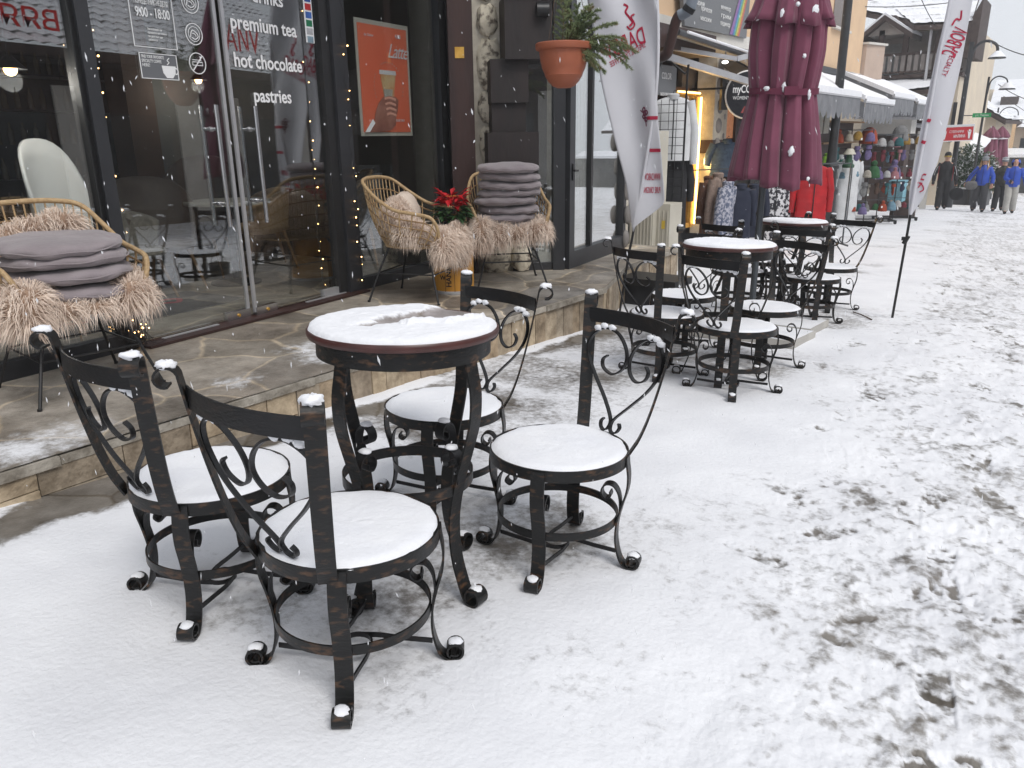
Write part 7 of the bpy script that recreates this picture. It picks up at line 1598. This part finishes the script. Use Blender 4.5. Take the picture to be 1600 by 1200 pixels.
# ================================================================== people
def person(x, y, Hh, ang, legs, arms, jac, tro, label, hatm=None, hatstyle='beanie', hairm='hair', hood=False, extra=None, seed=0):
    k = Hh/1.75; t = empty('person', (x,y,gz(y)), rot=(0,0,ang)); tag(t, label, 'person'); 
    V = []; E_ = []; Rd = []
    def nd(p, r, par=None):
        V.append(tuple(c*k for c in p)); Rd.append(r*k); 
        if par is not None: E_.append((par,len(V)-1))
        return len(V)-1
    pel = nd((0,0,.96),.13); s1 = nd((0,0,1.15),.125,pel); s2 = nd((0,0,1.36),.14,s1); nk = nd((0,-.01,1.49),.055,s2); hd = nd((0,-.02,1.58),.078,nk); h2 = nd((0,-.015,1.67),.082,hd); nd((0,-.01,1.735),.045,h2)
    hands = []
    for sg, (el, wr) in zip((-1,1), arms):
        sh_ = nd((sg*.17,0,1.40),.06,s2); e_ = nd(el,.045,sh_); w_ = nd(wr,.032,e_); d = (Vector(wr)-Vector(el)).normalized(); pm = nd(tuple(Vector(wr)+d*.07),.036,w_); hands.append((Vector(wr),d))
        sd = d.cross(Vector((0,1,0))).normalized()
        for f in range(4): b0 = Vector(wr)+d*.10+sd*(f-1.5)*.02; a_ = nd(tuple(b0),.010,pm); b_ = nd(tuple(b0+d*.035+Vector((0,-.01,0))),.009,a_); nd(tuple(b0+d*(.055+.008*(1-abs(f-1.5)))+Vector((0,-.028,0))),.008,b_)
        th = Vector(wr)+d*.04-sd*.035; a_ = nd(tuple(th),.011,w_); nd(tuple(th+d*.04-sd*.012+Vector((0,-.012,0))),.009,a_)
    for sg, (kn, an) in zip((-1,1), legs):
        h_ = nd((sg*.09,0,.90),.10,pel); n_ = nd(kn,.065,h_); a_ = nd(an,.045,n_); nd((an[0],an[1]-.14,an[2]-.05),.035,a_)
    me = bpy.data.meshes.new('body'); me.from_pydata(V,E_,[]); o = bpy.data.objects.new('body',me); COL.objects.link(o)
    sk = o.modifiers.new('skin','SKIN'); sk.use_smooth_shade = True
    if not me.skin_vertices: pass
    for i, r in enumerate(Rd): me.skin_vertices[0].data[i].radius = (r,r)
    me.skin_vertices[0].data[0].use_root = True
    o.modifiers.new('sub','SUBSURF').levels = 1
    dg = bpy.context.evaluated_depsgraph_get(); dg.update(); nm = bpy.data.meshes.new_from_object(o.evaluated_get(dg)); nm.name = 'body'
    o.modifiers.clear(); o.data = nm; nm.materials.clear(); nm.materials.append(M['skin']); o.parent = t
    S_ = lambda p: Vector(p)*k
    f = MB(); 
    MB().blob(S_((0,-.105,1.615)),.013*k,8,6).build('nose','skin',t)
    for sx in (-.032,.032): MB().blob(S_((sx,-.092,1.645)),(.011*k,.006*k,.007*k),8,6).build('eye','darkhair',t)
    MB().blob(S_((0,-.092,1.575)),(.022*k,.006*k,.006*k),8,6).build('mouth','poinsettia' if False else 'leather',t)
    for sx in (-1,1): MB().blob(S_((sx*.082,-.01,1.63)),(.010*k,.02*k,.028*k),8,6).build('ear','skin',t)
    # jacket
    b = MB(); n = 28; prof = [(.86,.185,.135),(.88,.20,.145),(.98,.205,.15),(1.08,.195,.145),(1.22,.205,.15),(1.34,.215,.145),(1.41,.19,.12),(1.455,.12,.095),(1.49,.085,.08),(1.51,.08,.078)]
    for z, rx, ry in prof:
        for i in range(n): a = 2*pi*i/n; b.v.append(((rx*cos(a))*k*(1+.02*sin(5*a+z*20+seed)), ry*sin(a)*k*(1+.03*sin(7*a+z*17)), z*k))
    for j in range(len(prof)-1):
        for i in range(n): b.f.append((j*n+i,j*n+(i+1)%n,(j+1)*n+(i+1)%n,(j+1)*n+i))
    for sg,(el,wr) in zip((-1,1),arms):
        A_, B_, C_ = S_((sg*.165,0,1.40)), S_(el), S_(wr); P = cr([A_+(A_-B_)*.12, A_.lerp(B_,.5), B_, B_.lerp(C_,.5), C_],4); b.tube(P,[(.082-.028*i/(len(P)-1))*k*(1+.05*sin(i*2.1)) for i in range(len(P))],12)
    jo = b.build('jacket', jac, t, smooth=70)
    MB().tube([S_((0,-.152,.90)),S_((0,-.158,1.1)),S_((0,-.156,1.3)),S_((0,-.10,1.47))],.006*k,6).build('zip','blackcloth',jo)
    b = MB()
    for sg,(kn,an) in zip((-1,1),legs):
        A_,B_,C_ = S_((sg*.085,0,.93)),S_(kn),S_(an)-Vector((0,0,.02)); P = cr([A_,A_.lerp(B_,.5),B_,B_.lerp(C_,.5),C_],4); b.tube(P,[(.118-.030*i/(len(P)-1))*k*(1+.04*sin(i*1.9)) for i in range(len(P))],14)
    b.blob(S_((0,0,.93)),(.175*k,.125*k,.11*k),20,10); b.build('trousers', tro, t, smooth=70)
    for sg,(kn,an) in zip((-1,1),legs): a_ = S_(an); MB().blob(a_+Vector((0,-.07*k,-.055*k)),(.05*k,.14*k,.045*k),14,8,0,0,.7).blob(a_+Vector((0,0,.0)),(.06*k,.065*k,.09*k),12,8).build('boot','blackcloth',t)
    if hatm:
        ht = MB().lathe([(.098*k,-.045*k),(.104*k,-.035*k),(.104*k,.005*k),(.098*k,.01*k),(.094*k,.05*k),(.07*k,.095*k),(.03*k,.115*k),(0,.118*k)],20,tuple(S_((0,-.012,1.68)))).build('hat',hatm,t)
        if hatstyle == 'pom': MB().blob(S_((0,-.01,1.82)),.045*k,12,8,.15,2).build('pompom',hatm,ht)
        if hatstyle == 'stripe':
            for dz in (.02,.065): MB().lathe([(.100*k,dz*k),(.103*k,dz*k+.01*k),(.096*k,(dz+.022)*k)],20,tuple(S_((0,-.012,1.68)))).build('stripe','whitecloth',ht)
    if hairm == 'hair':
        for sx in (-1,1): MB().tube(cr([S_((sx*.08,0,1.67)),S_((sx*.105,-.03,1.55)),S_((sx*.11,-.08,1.42)),S_((sx*.09,-.13,1.32))],4),[.035*k,.035*k,.035*k,.034*k,.034*k,.034*k,.032*k,.03*k,.028*k,.025*k,.02*k,.012*k,.005*k],8).build('hair','hair',t)
    elif hairm: MB().blob(S_((0,.035,1.675)),(.088*k,.078*k,.085*k),14,9,.05,3).build('hair',hairm,t)
    if hood:
        b = MB(); b.lathe([(.125*k,-.02),(.128*k,.04*k),(.118*k,.10*k),(.08*k,.15*k),(0,.17*k)],20); b.v = [(v[0],v[1]*1.0+.045*k,v[2]) for v in b.v]; b.xf(Matrix.Translation(S_((0,.0,1.62)))@Matrix.Rotation(radians(-42),4,'X')); b.build('hood', jac, t)
    gl = MB()
    if extra: extra(t,k,S_,hands)
    return t
def std_arm(sg, out=.27, fwd=0, z=1.12, wz=.90, wx=None): return ((sg*out,.02,z),(sg*(wx if wx else out+.02),-.06-fwd,wz))
wk = [((-.09,-.10,.52),(-.10,-.16,.11)),((.09,.00,.50),(.10,.14,.13))]
def man_x(t,k,S_,hands):
    for sg in (-1,1):
        MB().strap([S_((sg*.235,-.05,1.36)),S_((sg*.295,-.06,1.20)),S_((sg*.315,-.08,1.08))],(0,-1,0),.05*k,.012).build('sleeve_stripe','whitecloth',t); MB().strap([S_((sg*.20,-.105,1.36)),S_((sg*.205,-.145,1.12)),S_((sg*.20,-.145,.92))],(0,-1,0),.03*k,.010).build('red_stripe','redcloth',t)
        MB().blob(S_((0,0,0))+(hands[0 if sg<0 else 1][0]+hands[0 if sg<0 else 1][1]*.06)*k,(.045*k,.045*k,.075*k),12,8).build('glove','blackcloth',t)
    MB().tube(cr([S_((-.09,-.05,1.655)),S_((0,-.115,1.66)),S_((.09,-.05,1.655))],4),.02*k,8).build('goggles',mat('amber goggles',(.45,.30,.03),rough=.2),t)
pA = Pg(1469,328); pB = Pg(1527,331); pC = Pg(1556,331); pD = Pg(1574,334)
person(pA.x,pA.y,1.74,.15,wk,[std_arm(-1,.30,wx=.31),std_arm(1,.30,wx=.32)],'blackcloth','blackcloth','man in black ski suit with white and red stripes, carrying a black bag','blackcloth',hairm='darkhair',extra=man_x)
wk2 = [((-.12,.02,.50),(-.16,.10,.12)),((.12,-.08,.52),(.14,-.10,.11))]
person(pB.x,pB.y,1.62,.0,wk2,[((-.33,-.02,1.16),(-.42,-.10,.95)),((.29,.0,1.14),(.30,-.08,.92))],'bluejacket',mat('charcoal trousers',(.05,.05,.055)),'woman in blue ski jacket and grey bobble hat walking towards the viewer','greyhat','pom')
person(pC.x,pC.y+.4,1.60,-.1,wk,[std_arm(-1,.26),std_arm(1,.26)],mat('dark camouflage coat',(.05,.05,.04),(.015,.015,.012),scale=12),'blackcloth','person in dark coat and striped knitted hat between the two blue jackets','greyhat','stripe',hairm='darkhair')
def gl_x(t,k,S_,hands):
    for h_,d in hands: MB().blob((h_+d*.06)*k,(.045*k,.045*k,.075*k),12,8).build('glove','navy',t)
person(pD.x,pD.y,1.58,.1,wk2[::-1] and [((-.08,-.10,.52),(-.09,-.14,.11)),((.10,.02,.50),(.12,.12,.12))],[((-.22,-.08,1.14),(-.10,-.22,1.06)),((.32,.0,1.12),(.38,-.04,.88))],'bluejacket','greytrouser','person in blue hooded ski jacket and pale grey trousers at the far right',None,hairm='darkhair',hood=True,extra=gl_x)
# what they carry
bgm = empty('carrier_bag', (pA.x+.40,pA.y-.12,gz(pA.y)+.52)); tag(bgm, 'black bag hanging from the walking man\'s hand', 'bag'); MB().blob((0,0,0),(.20,.10,.19),18,12,.05,2,.8).build('body','blackcloth',bgm); MB().tube(cr([(-.08,0,.15),(-.04,0,.30),(.0,0,.32),(.04,0,.15)],4),.010,6).build('strap','blackcloth',bgm)
sbg = empty('shoulder_bag', (pB.x-.26,pB.y-.20,gz(pB.y)+.80)); tag(sbg, 'grey shoulder bag at the hip of the woman in blue', 'bag'); MB().blob((0,0,0),(.17,.06,.13),18,12,.03,4,.6).build('body',mat('grey bag',(.16,.15,.15),(.10,.10,.10),scale=8),sbg); MB().tube(cr([(-.12,.02,.10),(.0,.06,.35),(.28,.05,.62)],5),.010,6).build('strap','blackcloth',sbg)

# a right-hand row of houses closes the lane outside the picture on that side
rb_ = bpy.data.objects['opposite_building']

# ================================================================== falling snow and the air
r_ = np.random.default_rng(77); fb_ = MB(); sl = Vector((.28,-.10,-1)).normalized()
for i in range(2300):
    d = 1.1+14*r_.random()**1.3; px = r_.uniform(-60,1660); py = r_.uniform(-80,1250); q = EYE+ray(px,py)*d+Vector((r_.normal(0,.2),r_.normal(0,.2),0))
    if q.z < gz(q.y)+.02 or (q.x < -3.4 and q.y < 6.5 and q.z < 3.2): 
        if r_.random() < .75: continue
    L_ = (.0022+.0065*r_.random()**2)*(1+.7*(d>5)); w_ = (.0007+.0008*r_.random())*(1+.8*(d>5)); dd = (sl+Vector(tuple(r_.normal(size=3)*.18))).normalized(); a_ = dd.orthogonal().normalized(); b_ = dd.cross(a_)
    fb_.add([q-dd*L_,q+a_*w_,q+b_*w_,q-a_*w_,q-b_*w_,q+dd*L_],[(0,2,1),(0,3,2),(0,4,3),(0,1,4),(5,1,2),(5,2,3),(5,3,4),(5,4,1)])
M['flake'] = mat('snowflake', (.85,.86,.88), rough=.9); M['flake'].node_tree.nodes['Principled BSDF'].inputs['Alpha'].default_value = .6
o = fb_.build('falling_snow', 'flake', None); tag(o, kind='stuff')
hb_ = MB().box((-80,-80,-4.2),(80,80,12)); hz_m = bpy.data.materials.new('snowy air'); hz_m.use_nodes = True; t_ = hz_m.node_tree; t_.nodes.clear()
vo_ = t_.nodes.new('ShaderNodeVolumePrincipled'); vo_.inputs['Density'].default_value = .0032; vo_.inputs['Color'].default_value = (.93,.94,.96,1); vo_.inputs['Anisotropy'].default_value = .2
ou_ = t_.nodes.new('ShaderNodeOutputMaterial'); t_.links.new(vo_.outputs[0], ou_.inputs['Volume'])
HAZE = True
if HAZE: o = hb_.build('haze', hz_m, None, smooth=0); tag(o, kind='stuff')
